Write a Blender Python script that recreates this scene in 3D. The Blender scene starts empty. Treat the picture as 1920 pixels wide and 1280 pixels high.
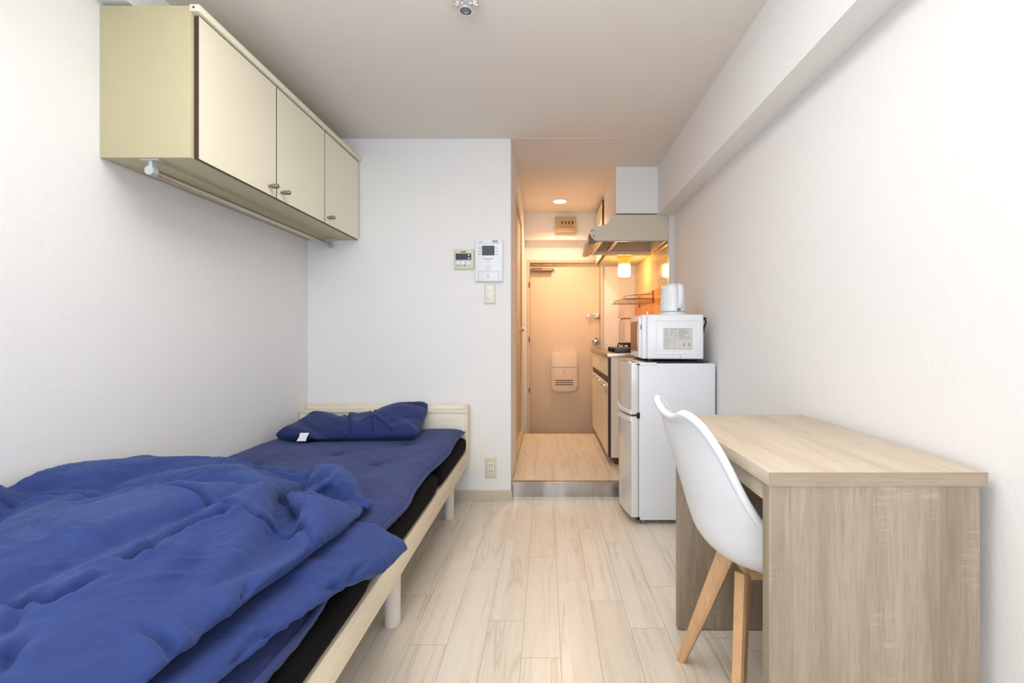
import bpy, bmesh, math, random
import numpy as np
from mathutils import Vector, Matrix, noise
PI = math.pi
random.seed(7)
scene = bpy.context.scene
col = scene.collection

# ---------------------------------------------------------------- camera
cd = bpy.data.cameras.new('camera')
cam = bpy.data.objects.new('camera', cd); col.objects.link(cam)
cam.location = (0, 0, 1.05); cam.rotation_euler = (PI/2, 0, 0)
cd.sensor_fit = 'HORIZONTAL'; cd.sensor_width = 36.0; cd.lens = 860/1920*36.0
cd.shift_x = -65/1920; cd.shift_y = -12/1920
cd.clip_start = 0.05; cd.clip_end = 50
scene.camera = cam

# ---------------------------------------------------------------- world, daylight, exposure
w = bpy.data.worlds.new('world'); scene.world = w; w.use_nodes = True
w.node_tree.nodes['Background'].inputs[0].default_value = (0.75, 0.85, 1.0, 1)
w.node_tree.nodes['Background'].inputs[1].default_value = 1.0
scene.view_settings.view_transform = 'Standard'
scene.view_settings.look = 'None'
scene.view_settings.gamma = 1.0
scene.view_settings.use_curve_mapping = False
scene.view_settings.exposure = 0.0

def area_light(name, loc, rot, sx, sy, power, color, spread=180):
    l = bpy.data.lights.new(name, 'AREA'); l.shape = 'RECTANGLE'
    l.size = sx; l.size_y = sy; l.energy = power; l.color = color; l.spread = math.radians(spread)
    o = bpy.data.objects.new(name, l); col.objects.link(o)
    o.location = loc; o.rotation_euler = rot
    return o
# daylight entering by the balcony window in the wall behind the camera
area_light('window_daylight', (-0.30, -2.12, 1.20), (math.radians(84), 0, 0), 2.25, 1.95, 46.0, (0.83, 0.915, 1.0))
# unseen fill light added under the ceiling to even out the room
area_light('fill_light_down', (-0.34, 1.00, 2.27), (0, 0, 0), 1.1, 1.25, 16.0, (1.0, 0.985, 0.97))
area_light('fill_light_up', (-0.25, 0.60, 1.98), (PI, 0, 0), 0.9, 0.9, 14.0, (1.0, 0.98, 0.955))  # second added fill light, out of view, brightens the ceiling

# ---------------------------------------------------------------- helpers
def lin(c):
    c = c/255.0
    return c/12.92 if c <= 0.04045 else ((c+0.055)/1.055)**2.4
def rgb(r, g, b): return (lin(r), lin(g), lin(b), 1.0)

class NT:
    """tiny node-tree writer"""
    def __init__(s, name):
        s.m = bpy.data.materials.new(name); s.m.use_nodes = True
        s.t = s.m.node_tree; s.t.nodes.clear()
        s.out = s.n('ShaderNodeOutputMaterial'); s.p = s.n('ShaderNodeBsdfPrincipled')
        s.l(s.p.outputs[0], s.out.inputs[0])
    def n(s, kind, **kw):
        x = s.t.nodes.new(kind)
        for k, v in kw.items(): setattr(x, k, v)
        return x
    def l(s, a, b): s.t.links.new(a, b)
    def math(s, op, a, b=None, c=None):
        x = s.n('ShaderNodeMath', operation=op)
        for i, v in enumerate((a, b, c)):
            if v is None: continue
            if isinstance(v, (int, float)): x.inputs[i].default_value = v
            else: s.l(v, x.inputs[i])
        return x.outputs[0]
    def mix(s, fac, a, b, blend='MIX'):
        x = s.n('ShaderNodeMix', data_type='RGBA', blend_type=blend)
        for sock, v in ((x.inputs[0], fac), (x.inputs[6], a), (x.inputs[7], b)):
            if isinstance(v, (int, float)): sock.default_value = v
            elif isinstance(v, tuple): sock.default_value = v
            else: s.l(v, sock)
        return x.outputs[2]
    def ramp(s, fac, stops):
        x = s.n('ShaderNodeValToRGB')
        els = x.color_ramp.elements
        while len(els) < len(stops): els.new(0.5)
        for e, (p, c) in zip(els, stops): e.position = p; e.color = c
        s.l(fac, x.inputs[0]); return x.outputs[0]
    def coord(s, scale=(1, 1, 1), rot=(0, 0, 0), kind='Object'):
        tc = s.n('ShaderNodeTexCoord'); mp = s.n('ShaderNodeMapping')
        mp.inputs['Scale'].default_value = scale; mp.inputs['Rotation'].default_value = rot
        s.l(tc.outputs[kind], mp.inputs[0]); return mp.outputs[0]
    def noise(s, vec, scale, detail=3, rough=0.5, dist=0.0):
        x = s.n('ShaderNodeTexNoise'); x.inputs['Scale'].default_value = scale
        x.inputs['Detail'].default_value = detail; x.inputs['Roughness'].default_value = rough
        x.inputs['Distortion'].default_value = dist
        s.l(vec, x.inputs['Vector']); return x.outputs[0]
    def bump(s, height, strength, dist=0.001):
        x = s.n('ShaderNodeBump'); x.inputs['Strength'].default_value = strength
        x.inputs['Distance'].default_value = dist
        s.l(height, x.inputs['Height']); s.l(x.outputs[0], s.p.inputs['Normal'])
    def set(s, **kw):
        names = dict(color='Base Color', rough='Roughness', metal='Metallic', coat='Coat Weight', sheen='Sheen Weight',
                     spec='Specular IOR Level', emis='Emission Color', estr='Emission Strength', trans='Transmission Weight')
        for k, v in kw.items():
            i = s.p.inputs[names[k]]
            if isinstance(v, (int, float, tuple)): i.default_value = v
            else: s.l(v, i)
        return s

def plain(name, c, rough=0.5, metal=0.0, coat=0.0, var=0.03, spec=0.5):
    """plain paint/plastic/metal with a faint procedural mottling"""
    t = NT(name); v = t.coord()
    f = t.noise(v, 6.0, 2)
    dark = tuple(max(0, x*(1-var)) for x in c[:3])+(1,)
    t.set(color=t.mix(f, dark, c), rough=rough, metal=metal, coat=coat, spec=spec)
    return t.m

def wallpaper(name, c, strength=0.6):
    t = NT(name); v = t.coord()
    a = t.noise(v, 260.0, 3, 0.6)
    v2 = t.coord(scale=(1, 1, 2.2)); b = t.noise(v2, 140.0, 2, 0.5)
    h = t.math('ADD', a, b)
    big = t.noise(v, 1.2, 2)
    c2 = tuple(x*0.975 for x in c[:3])+(1,)
    t.set(color=t.mix(big, c2, c), rough=0.85, spec=0.25); t.bump(h, strength, 0.0012)
    return t.m

def wood_plain(name, c1, c2, c3, axis='Y', scale=1.0, rough=0.5, saw=0.0):
    """printed wood grain running along an axis"""
    t = NT(name)
    st = {'X': (0.06, 1, 1), 'Y': (1, 0.06, 1), 'Z': (1, 1, 0.06)}[axis]
    v = t.coord(scale=tuple(x*scale for x in st))
    warp = t.noise(v, 9.0, 4, 0.6, 0.8)
    fine = t.noise(v, 170.0, 3, 0.7)
    mid = t.noise(v, 38.0, 4, 0.65, 0.6)
    base = t.ramp(t.math('ADD', t.math('MULTIPLY', warp, 0.55), t.math('MULTIPLY', mid, 0.45)), [(0.36, c1), (0.52, c2), (0.68, c3)])
    darkc = tuple(x*0.80 for x in c1[:3])+(1,)
    k = t.ramp(fine, [(0.50, (0, 0, 0, 1)), (0.72, (1, 1, 1, 1))])
    base = t.mix(t.math('MULTIPLY', k, 0.5), base, darkc)
    if saw:
        st2 = {'X': (1, 0.10, 0.10), 'Y': (0.10, 1, 0.10), 'Z': (0.10, 0.10, 1)}[axis]
        v2 = t.coord(scale=tuple(q*scale for q in st2)); sn = t.noise(v2, 150.0, 2, 0.5)
        v3 = t.coord(scale=tuple(q*scale for q in ((1, 1, .45) if axis == 'Z' else (1, .45, 1)))); msk = t.noise(v3, 9.0, 2, 0.5, 0.4)
        mm = t.ramp(msk, [(0.56, (0, 0, 0, 1)), (0.66, (1, 1, 1, 1))])
        ss = t.ramp(sn, [(0.52, (0, 0, 0, 1)), (0.62, (1, 1, 1, 1))])
        light = tuple(min(1, x*1.25) for x in c3[:3])+(1,)
        base = t.mix(t.math('MULTIPLY', t.math('MULTIPLY', mm, ss), saw), base, light)
    t.set(color=base, rough=rough); t.bump(fine, 0.15, 0.0006)
    return t.m

def floor_material(name, tint=(1, 1, 1)):
    t = NT(name)
    tc = t.n('ShaderNodeTexCoord'); sp = t.n('ShaderNodeSeparateXYZ'); t.l(tc.outputs['Object'], sp.inputs[0])
    W, L = 0.1277, 0.675
    u = t.math('DIVIDE', t.math('SUBTRACT', sp.outputs[0], 0.045), W)
    row = t.math('FLOOR', u)
    ends = {-4: 1.555, -3: 2.054, -2: 1.688, -1: 1.493, 0: 1.972, 1: 2.488, 2: 2.318, 3: 1.917, 4: 1.590, 5: 2.2, -5: 1.85}
    off = t.math('MULTIPLY', row, 0.2374)
    for k, e in ends.items():
        hit = t.math('COMPARE', row, float(k), 0.25)
        off = t.math('ADD', off, t.math('MULTIPLY', hit, e - k*0.2374))
    vv = t.math('DIVIDE', t.math('SUBTRACT', sp.outputs[1], off), L)
    pl = t.math('FLOOR', vv)
    fu = t.math('FRACT', u); fv = t.math('FRACT', vv)
    du = t.math('MULTIPLY', t.math('MINIMUM', fu, t.math('SUBTRACT', 1.0, fu)), W)
    dv = t.math('MULTIPLY', t.math('MINIMUM', fv, t.math('SUBTRACT', 1.0, fv)), L)
    d = t.math('MINIMUM', du, dv)
    seam = t.math('LESS_THAN', d, 0.0011)
    cb = t.n('ShaderNodeCombineXYZ'); t.l(row, cb.inputs[0]); t.l(pl, cb.inputs[1])
    wn = t.n('ShaderNodeTexWhiteNoise', noise_dimensions='3D'); t.l(cb.outputs[0], wn.inputs['Vector'])
    rnd = wn.outputs['Value']
    cv = t.n('ShaderNodeCombineXYZ')
    t.l(t.math('ADD', sp.outputs[0], t.math('MULTIPLY', rnd, 37.0)), cv.inputs[0])
    t.l(t.math('MULTIPLY', sp.outputs[1], 0.055), cv.inputs[1]); t.l(t.math('MULTIPLY', rnd, 11.0), cv.inputs[2])
    grain = t.noise(cv.outputs[0], 22.0, 4, 0.6, 0.9)
    fine = t.noise(cv.outputs[0], 150.0, 3, 0.6)
    streak = t.noise(cv.outputs[0], 13.0, 3, 0.55, 1.4)
    c = t.ramp(grain, [(0.30, rgb(224, 211, 193)), (0.5, rgb(235, 226, 212)), (0.72, rgb(240, 233, 222))])
    sk = t.ramp(streak, [(0.555, (0, 0, 0, 1)), (0.60, (1, 1, 1, 1)), (0.635, (0, 0, 0, 1))])
    c = t.mix(t.math('MULTIPLY', sk, 0.30), c, rgb(168, 142, 110))
    c = t.mix(t.math('MULTIPLY', t.math('SUBTRACT', fine, 0.35), 0.30), c, rgb(180, 156, 126))
    c = t.mix(t.math('MULTIPLY', rnd, 0.30), c, rgb(216, 200, 176))
    c = t.mix(t.math('MULTIPLY', seam, 0.50), c, rgb(120, 98, 74))
    t.set(color=c, rough=t.math('ADD', 0.20, t.math('MULTIPLY', fine, 0.12)), spec=0.45)
    t.bump(t.math('SUBTRACT', t.math('MULTIPLY', grain, 0.25), seam), 0.25, 0.0006)
    return t.m

# bmesh shape helpers -------------------------------------------------------
def box(bm, lo, hi, bev=0.0, seg=2, mi=0):
    v = [bm.verts.new((x, y, z)) for x in (lo[0], hi[0]) for y in (lo[1], hi[1]) for z in (lo[2], hi[2])]
    fs = [(0, 1, 3, 2), (4, 6, 7, 5), (0, 4, 5, 1), (2, 3, 7, 6), (0, 2, 6, 4), (1, 5, 7, 3)]
    faces = [bm.faces.new([v[i] for i in f]) for f in fs]
    for f in faces: f.material_index = mi
    if bev > 0:
        es = list({e for f in faces for e in f.edges})
        r = bmesh.ops.bevel(bm, geom=es, offset=bev, segments=seg, profile=0.5, affect='EDGES', clamp_overlap=True)
        for f in r['faces']: f.material_index = mi
    return faces

def ring(bm, c, ax, r, n, squash=1.0, ref=None):
    ax = Vector(ax).normalized()
    ref = Vector(ref) if ref else (Vector((0, 0, 1)) if abs(ax.z) < 0.9 else Vector((1, 0, 0)))
    a = ax.cross(ref).normalized(); b = ax.cross(a).normalized()
    return [bm.verts.new(Vector(c) + a*math.cos(2*PI*i/n)*r + b*math.sin(2*PI*i/n)*r*squash) for i in range(n)]

def loft(bm, rings, cap=True, mi=0):
    n = len(rings[0])
    for r0, r1 in zip(rings, rings[1:]):
        for i in range(n):
            f = bm.faces.new((r0[i], r0[(i+1) % n], r1[(i+1) % n], r1[i])); f.material_index = mi
    if cap:
        for r in (rings[0][::-1], rings[-1]):
            f = bm.faces.new(r); f.material_index = mi

def cyl(bm, p0, p1, r0, r1=None, n=24, mi=0, cap=True):
    r1 = r0 if r1 is None else r1
    ax = Vector(p1)-Vector(p0)
    loft(bm, [ring(bm, p0, ax, r0, n), ring(bm, p1, ax, r1, n)], cap, mi)

def lathe(bm, prof, c=(0, 0, 0), axis='Z', n=32, mi=0, cap=True):
    """prof: list of (radius, height)"""
    ax = {'X': Vector((1, 0, 0)), 'Y': Vector((0, 1, 0)), 'Z': Vector((0, 0, 1)), '-Y': Vector((0, -1, 0)), '-Z': Vector((0, 0, -1))}[axis]
    rs = [ring(bm, Vector(c)+ax*h, ax, max(r, 1e-4), n) for r, h in prof]
    loft(bm, rs, cap, mi)

def tube(bm, pts, r, n=10, mi=0, cap=True):
    pts = [Vector(p) for p in pts]; rs = []
    ref = None
    for i, p in enumerate(pts):
        d = (pts[min(i+1, len(pts)-1)] - pts[max(i-1, 0)]).normalized()
        if ref is None: ref = Vector((0, 0, 1)) if abs(d.z) < 0.9 else Vector((1, 0, 0))
        a = d.cross(ref).normalized(); b = a.cross(d).normalized(); ref = b
        rr = r[i] if isinstance(r, (list, tuple)) else r
        rs.append([bm.verts.new(p + a*math.cos(2*PI*k/n)*rr + b*math.sin(2*PI*k/n)*rr) for k in range(n)])
    loft(bm, rs, cap, mi)

def smooth_path(pts, k=6):
    """Catmull-Rom through points"""
    P = [Vector(p) for p in pts]; out = []
    for i in range(len(P)-1):
        a = P[max(i-1, 0)]; b = P[i]; c = P[i+1]; d = P[min(i+2, len(P)-1)]
        for j in range(k):
            t = j/k
            out.append(0.5*((2*b)+(c-a)*t+(2*a-5*b+4*c-d)*t*t+(3*b-a-3*c+d)*t**3))
    out.append(P[-1]); return out

def prism(bm, poly, a0, a1, axis='Y', bev=0.0, mi=0):
    """poly of 2-D points extruded along axis: Y -> points (x,z); Z -> (x,y); X -> (y,z)"""
    def mk(p, a):
        return {'Y': (p[0], a, p[1]), 'Z': (p[0], p[1], a), 'X': (a, p[0], p[1])}[axis]
    A = [bm.verts.new(mk(p, a0)) for p in poly]; B = [bm.verts.new(mk(p, a1)) for p in poly]
    n = len(poly); fs = [bm.faces.new(A[::-1]), bm.faces.new(B)]
    for i in range(n): fs.append(bm.faces.new((A[i], A[(i+1) % n], B[(i+1) % n], B[i])))
    for f in fs: f.material_index = mi
    if bev:
        es = list({e for f in fs[:2] for e in f.edges})
        bmesh.ops.bevel(bm, geom=es, offset=bev, segments=2, profile=0.5, affect='EDGES', clamp_overlap=True)

def obj(name, bm, mats, parent=None, smooth=False, world=True, angle=35):
    """link a bmesh as ONE mesh object; world coordinates are rebased on the parent chain"""
    bmesh.ops.recalc_face_normals(bm, faces=bm.faces[:])
    me = bpy.data.meshes.new(name); o = bpy.data.objects.new(name, me)
    if parent and world:
        off = Vector((0, 0, 0)); p = parent
        while p: off += p.location; p = p.parent
        bmesh.ops.translate(bm, vec=-off, verts=bm.verts[:])
    bm.to_mesh(me); bm.free()
    for m in (mats if isinstance(mats, (list, tuple)) else [mats]): me.materials.append(m)
    if smooth:
        for p in me.polygons: p.use_smooth = True
        me.set_sharp_from_angle(angle=math.radians(angle))
    col.objects.link(o)
    if parent: o.parent = parent
    return o
def B(): return bmesh.new()
def tag(o, label, cat, group=None, kind=None):
    o['label'] = label; o['category'] = cat
    if group: o['group'] = group
    if kind: o['kind'] = kind
    return o
def thing(name, label, cat, loc, group=None):
    o = bpy.data.objects.new(name, None); col.objects.link(o); o.location = loc
    o.empty_display_size = 0.05
    return tag(o, label, cat, group)
def struct(name, bm, m, parent=None, smooth=False):
    o = obj(name, bm, m, parent, smooth)
    if not parent: o['kind'] = 'structure'
    return o
def sbox(name, lo, hi, m, parent=None, bev=0.0):
    bm = B(); box(bm, lo, hi, bev); return struct(name, bm, m, parent)
def pbox(name, lo, hi, m, parent, bev=0.0, label=None):
    bm = B(); box(bm, lo, hi, bev); o = obj(name, bm, m, parent, smooth=bev > 0)
    if label: o['label'] = label
    return o

# ---------------------------------------------------------------- materials
M = {}
M['wall'] = wallpaper('wallpaper_white', rgb(242, 241, 240))
M['ceiling'] = wallpaper('wallpaper_ceiling', rgb(236, 230, 223), 0.4)
M['floor'] = floor_material('floor_planks')
M['skirt'] = plain('skirting_beige', rgb(205, 196, 172), 0.5)
M['steel'] = plain('brushed_steel', rgb(205, 203, 200), 0.28, 1.0)
def stained_steel():
    t = NT('stained_steel'); v = t.coord(scale=(1, 1, 0.3)); f = t.noise(v, 6.0, 3, 0.5)
    t.set(color=t.ramp(f, [(0.35, rgb(150, 144, 138)), (0.55, rgb(190, 186, 182)), (0.75, rgb(214, 212, 210))]), metal=0.92, rough=0.26)
    return t.m
M['step'] = stained_steel()
M['chrome'] = plain('chrome', rgb(225, 225, 225), 0.12, 1.0)
M['cream_lam'] = plain('cream_laminate', rgb(240, 235, 212), 0.42)
M['cream_lam_shaded'] = plain('cream_laminate_shaded', rgb(198, 189, 152), 0.5)  # same laminate as the fronts, shade of the end face put into the colour
M['brown'] = plain('dark_brown_edge', rgb(72, 48, 42), 0.45)
M['black'] = plain('black_plastic', rgb(24, 24, 26), 0.5)
M['white'] = plain('white_plastic', rgb(240, 242, 246), 0.3, coat=0.2)
M['fridge_w'] = plain('white_enamel', rgb(232, 236, 242), 0.38)
M['fridge_door'] = plain('fridge_door_gloss', rgb(228, 226, 224), 0.16, coat=0.5)
M['grey'] = plain('grey_plastic', rgb(120, 124, 128), 0.45)
M['bedwood'] = wood_plain('pale_bed_wood', rgb(228, 214, 186), rgb(236, 224, 199), rgb(241, 231, 210), 'Y', 1.0, 0.5)
M['bedwoodx'] = wood_plain('pale_bed_wood_cross', rgb(228, 219, 198), rgb(236, 228, 210), rgb(240, 234, 219), 'X', 1.0, 0.5)
M['bedleg'] = plain('white_bed_leg', rgb(232, 224, 214), 0.4)
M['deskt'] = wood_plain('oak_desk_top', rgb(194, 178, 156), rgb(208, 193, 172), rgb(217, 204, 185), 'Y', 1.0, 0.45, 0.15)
M['deskv_shaded'] = wood_plain('oak_desk_panel_shaded', rgb(142, 125, 106), rgb(166, 149, 129), rgb(184, 168, 147), 'Z', 1.0, 0.5, 0.30)  # same oak as the top, darkened to paint in the side's shade
M['deskx_shaded'] = wood_plain('oak_desk_band_shaded', rgb(152, 134, 113), rgb(172, 155, 133), rgb(186, 170, 148), 'X', 1.0, 0.5)  # near edge of that oak, its shade mixed into the colour
M['beech'] = wood_plain('beech_leg', rgb(206, 158, 112), rgb(219, 174, 128), rgb(228, 187, 144), 'Z', 1.0, 0.42)
M['shell'] = plain('white_shell', rgb(236, 240, 244), 0.35)
M['plate'] = plain('ivory_plate', rgb(222, 217, 190), 0.4)
M['plate_w'] = plain('pale_switch', rgb(238, 240, 232), 0.4)
M['screen'] = plain('dark_screen', rgb(66, 74, 88), 0.15)
M['ink'] = plain('dark_ink', rgb(60, 60, 62), 0.6)
M['inklight'] = plain('grey_ink', rgb(160, 166, 172), 0.6)
M['door'] = plain('door_paint', rgb(226, 208, 184), 0.45)
M['frame'] = plain('door_frame_paint', rgb(216, 198, 172), 0.45)
M['mail'] = plain('mailbox_cream', rgb(232, 212, 190), 0.35)
M['hood'] = plain('hood_cream', rgb(214, 206, 184), 0.35)
M['hoodb'] = plain('hood_brown', rgb(108, 78, 52), 0.35, coat=0.3)
M['bathdoor'] = plain('bath_door', rgb(196, 180, 158), 0.4)
M['worktop'] = plain('worktop_steel', rgb(180, 165, 150), 0.3, 1.0)
M['iron'] = plain('cast_iron', rgb(26, 24, 24), 0.5)
M['breaker'] = plain('breaker_beige', rgb(196, 172, 138), 0.45)
M['paper'] = plain('label_paper', rgb(214, 214, 206), 0.6)
def emis(name, c, s):
    t = NT(name); t.set(color=(0.9, 0.85, 0.75, 1), emis=c, estr=s, rough=0.4); return t.m
M['lampglass'] = emis('lamp_glow', (1.0, 0.60, 0.29, 1), 36.0)
M['downglow'] = emis('downlight_glow', (1.0, 0.74, 0.46, 1), 9.0)
def amber():
    t = NT('amber_shade'); t.set(color=rgb(240, 180, 60), rough=0.4, emis=(1.0, 0.5, 0.08, 1), estr=0.6); return t.m
M['amber'] = amber()
def tile(name, c, g, sy, sz, rough):
    t = NT(name); tc = t.n('ShaderNodeTexCoord'); sp = t.n('ShaderNodeSeparateXYZ'); t.l(tc.outputs['Object'], sp.inputs[0])
    fy = t.math('FRACT', t.math('DIVIDE', sp.outputs[1], sy)); fz = t.math('FRACT', t.math('DIVIDE', sp.outputs[2], sz))
    a = t.math('LESS_THAN', t.math('MULTIPLY', fy, sy), 0.003); b = t.math('LESS_THAN', t.math('MULTIPLY', fz, sz), 0.003)
    k = t.math('MAXIMUM', a, b)
    t.set(color=t.mix(k, c, g), rough=rough, spec=0.6); t.bump(t.math('SUBTRACT', 1.0, k), 0.3, 0.001); return t.m
M['hoodin_lit'] = plain('hood_inside_lit', rgb(242, 224, 186), 0.25, 0.1)  # cream brightened: lamp light inside the hood is painted into it
M['tile'] = tile('cream_tile', rgb(236, 206, 150), rgb(190, 150, 105), 0.1, 0.1, 0.12)
M['tile_o'] = tile('orange_tile', rgb(246, 158, 22), rgb(212, 118, 16), 0.1, 0.1, 0.18)
def glassy(name, c, rough=0.1):
    t = NT(name); t.set(color=c, rough=rough, spec=0.7, coat=0.5); return t.m
M['mwin_reflection'] = plain('microwave_window_reflection', rgb(150, 104, 66), 0.35, spec=0.3)  # brown reflection of the hall painted as the window's colour
def fabric(name, c1, c2, rough=0.75, sheen=0.35, wr=0.5):
    t = NT(name); v = t.coord()
    big = t.noise(v, 5.0, 3, 0.55)
    fold = t.noise(v, 26.0, 4, 0.6, 1.6)
    weave = t.noise(v, 700.0, 1)
    t.set(color=t.mix(big, c1, c2), rough=rough, sheen=sheen*0.5, spec=0.22)
    try:
        t.p.inputs['Sheen Tint'].default_value = (0.45, 0.6, 1.0, 1); t.p.inputs['Sheen Roughness'].default_value = 0.5
    except Exception: pass
    h = t.math('ADD', t.math('MULTIPLY', fold, 1.3), t.math('MULTIPLY', weave, 0.06))
    t.bump(h, wr, 0.006); return t.m
M['duvet'] = fabric('navy_duvet_cotton', rgb(38, 55, 112), rgb(48, 68, 128), wr=0.45)
M['futon'] = fabric('navy_futon_cotton', rgb(46, 54, 100), rgb(54, 62, 112), wr=0.35)
M['pillow'] = fabric('navy_pillow_cotton', rgb(32, 44, 94), rgb(38, 52, 106), wr=0.3)
M['mattress'] = plain('black_mattress_fabric', rgb(10, 10, 12), 0.95, spec=0.15)

# ================================================================ THE SETTING
XL, XR, YB, ZC = -1.522, 0.945, 2.922, 2.30      # left wall, right wall, back wall, ceiling
YW = -2.2                                        # window wall behind the camera
HX, YD = -0.228, 4.80                            # hall left wall, entrance wall
HZ = 0.094                                       # raised hall floor
sbox('floor', (XL-0.1, YW-0.1, -0.1), (XR+0.1, 2.985, 0), M['floor'])
sbox('floor_hall', (HX-0.1, 2.985, -0.1), (XR+0.1, 4.45, HZ), M['floor'])
sbox('floor_entrance', (HX-0.1, 4.45, -0.1), (XR+0.1, 4.95, 0.005), plain('entrance_tile', rgb(170, 150, 130), 0.6))
sbox('ceiling', (XL-0.1, YW-0.1, ZC), (XR+0.1, 4.95, ZC+0.1), M['ceiling'])
sbox('wall_left', (XL-0.1, YW-0.1, 0), (XL, YB+0.1, ZC), M['wall'])
sbox('wall_right', (XR, YW-0.1, 0), (XR+0.1, 4.95, ZC), M['wall'])
sbox('wall_back', (XL, YB, 0), (HX, YB+0.1, ZC), M['wall'])
# hall left wall with the bathroom door opening
bm = B(); x0, x1 = HX-0.1, HX
box(bm, (x0, YB+0.1, 0), (x1, 3.36, ZC)); box(bm, (x0, 4.20, 0), (x1, 4.95, ZC))
box(bm, (x0, 3.36, 2.08), (x1, 4.20, ZC)); box(bm, (x0, 3.36, 0), (x1, 4.20, 0.155))
struct('wall_hall', bm, M['wall'])
# wall behind the camera with the balcony window
bm = B()
box(bm, (XL-0.1, YW-0.1, 0), (-1.45, YW, ZC)); box(bm, (0.85, YW-0.1, 0), (XR+0.1, YW, ZC))
box(bm, (-1.45, YW-0.1, 2.18), (0.85, YW, ZC)); box(bm, (-1.45, YW-0.1, 0), (0.85, YW, 0.18))
struct('wall_front', bm, M['wall'])
bm = B()
for a, b in (((-1.45, 0.18), (-1.41, 2.18)), ((0.81, 0.18), (0.85, 2.18)), ((-1.41, 0.18), (0.81, 0.22)), ((-1.41, 2.14), (0.81, 2.18)), ((-0.32, 0.22), (-0.28, 2.14))):
    box(bm, (a[0], YW-0.08, a[1]), (b[0], YW-0.03, b[1]))
w1 = struct('window_1', bm, M['steel'])
# ceiling beams
sbox('beam_right', (0.825, YW, 1.941), (XR, YD, ZC), M['wall'])
sbox('beam_left', (XL, YW, 2.185), (-1.425, YB, ZC), M['wall'])
sbox('wall_duct_box', (0.517, 3.41, 1.955), (0.825, 4.13, ZC), M['wall'])
# entrance wall: opening for the door, beam above
bm = B()
DX0, DX1, DZ = -0.205, 0.590, 1.835
box(bm, (HX, YD, 0), (DX0, YD+0.15, ZC)); box(bm, (DX1, YD, 0), (XR, YD+0.15, ZC)); box(bm, (DX0, YD, DZ), (DX1, YD+0.15, ZC))
struct('wall_entrance', bm, M['wall'])
sbox('beam_entrance', (HX, 4.70, 2.025), (0.825, YD, ZC), M['wall'])
sbox('trim_pillar', (0.60, 4.745, 0.005), (0.745, YD, 1.76), M['wall'])
# trims
sbox('baseboard_back', (XL+0.012, YB-0.012, 0), (HX+0.008, YB, 0.062), M['skirt'], bev=0.002)
sbox('baseboard_left', (XL, YW, 0), (XL+0.012, YB, 0.062), M['skirt'], bev=0.002)
sbox('baseboard_right', (XR-0.012, YW, 0), (XR, 2.985, 0.062), M['skirt'], bev=0.002)
sbox('baseboard_hall', (HX, 3.01, HZ), (HX+0.008, 4.45, HZ+0.055), M['skirt'], bev=0.002)
bm = B(); box(bm, (HX+0.002, 2.978, 0.0), (XR, 2.985, HZ)); box(bm, (HX+0.002, 2.972, HZ-0.004), (XR, 3.012, HZ+0.003), 0.001)
struct('trim_step', bm, M['step'])
sbox('trim_ceiling', (HX+0.004, YB-0.008, ZC-0.002), (0.60, YB+0.006, ZC), plain('seam_strip', rgb(232, 214, 196), 0.4))
sbox('trim_tile_edge', (0.905, 3.395, HZ), (XR, 3.428, 1.941), plain('edge_strip', rgb(226, 224, 224), 0.35, 0.2))
# entrance door with its frame and fittings
bm = B()
box(bm, (DX0, 4.79, 0.005), (DX0+0.028, 4.88, DZ), 0.002); box(bm, (DX1-0.028, 4.79, 0.005), (DX1, 4.88, DZ), 0.002)
box(bm, (DX0+0.028, 4.79, DZ-0.03), (DX1-0.028, 4.88, DZ), 0.002)
door = struct('door_1', bm, M['frame'])
pbox('door_leaf', (DX0+0.030, 4.832, 0.012), (DX1-0.030, 4.872, DZ-0.032), M['door'], door, 0.002)
yd = 4.832
bm = B()     # door closer
box(bm, (-0.165, yd-0.012, 1.728), (0.07, yd-0.001, 1.752), 0.002); cyl(bm, (-0.155, yd-0.033, 1.727), (0.055, yd-0.033, 1.727), 0.019, n=20)
box(bm, (-0.072, yd-0.055, 1.705), (-0.058, yd-0.01, 1.76), 0.003)
box(bm, (-0.15, yd-0.062, 1.773), (0.09, yd-0.046, 1.783), 0.002); box(bm, (-0.158, yd-0.066, 1.766), (-0.10, yd-0.03, 1.775), 0.002)
obj('door_closer', bm, plain('closer_bronze', rgb(150, 122, 96), 0.35, 0.8), door, True)
bm = B(); lathe(bm, [(0.006, 0), (0.009, 0.002), (0.009, 0.006), (0.004, 0.007)], (0.183, yd, 1.353), '-Y', 16)
obj('peephole', bm, M['chrome'], door, True)
bm = B()     # guard latch
box(bm, (0.505, yd-0.02, 1.225), (0.552, yd-0.001, 1.275), 0.003); tube(bm, [(0.545, yd-0.025, 1.262), (0.44, yd-0.03, 1.262)], 0.006); tube(bm, [(0.545, yd-0.025, 1.245), (0.44, yd-0.03, 1.245)], 0.006)
lathe(bm, [(0.014, 0), (0.014, 0.02)], (0.435, yd-0.04, 1.253), 'Y', 16); obj('guard_latch', bm, M['steel'], door, True)
bm = B(); lathe(bm, [(0.040, 0), (0.040, 0.006), (0.02, 0.012), (0.014, 0.04), (0.028, 0.05), (0.034, 0.066), (0.028, 0.08), (0.010, 0.086)], (0.515, yd, 0.985), '-Y', 28)
obj('door_knob', bm, M['chrome'], door, True)
pts = []
for qx, qz, a0 in ((0.278, 0.832, 0), (0.088, 0.832, 1), (0.088, 0.512, 2), (0.278, 0.512, 3)):     # rounded rectangle
    for k in range(9): pts.append((qx+0.040*math.cos((a0+k/8)*PI/2), qz+0.045*math.sin((a0+k/8)*PI/2)))
bm = B(); prism(bm, pts, yd-0.065, yd, 'Y', 0.012)
mb = obj('mail_receiver', bm, M['mail'], door, True)
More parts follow.
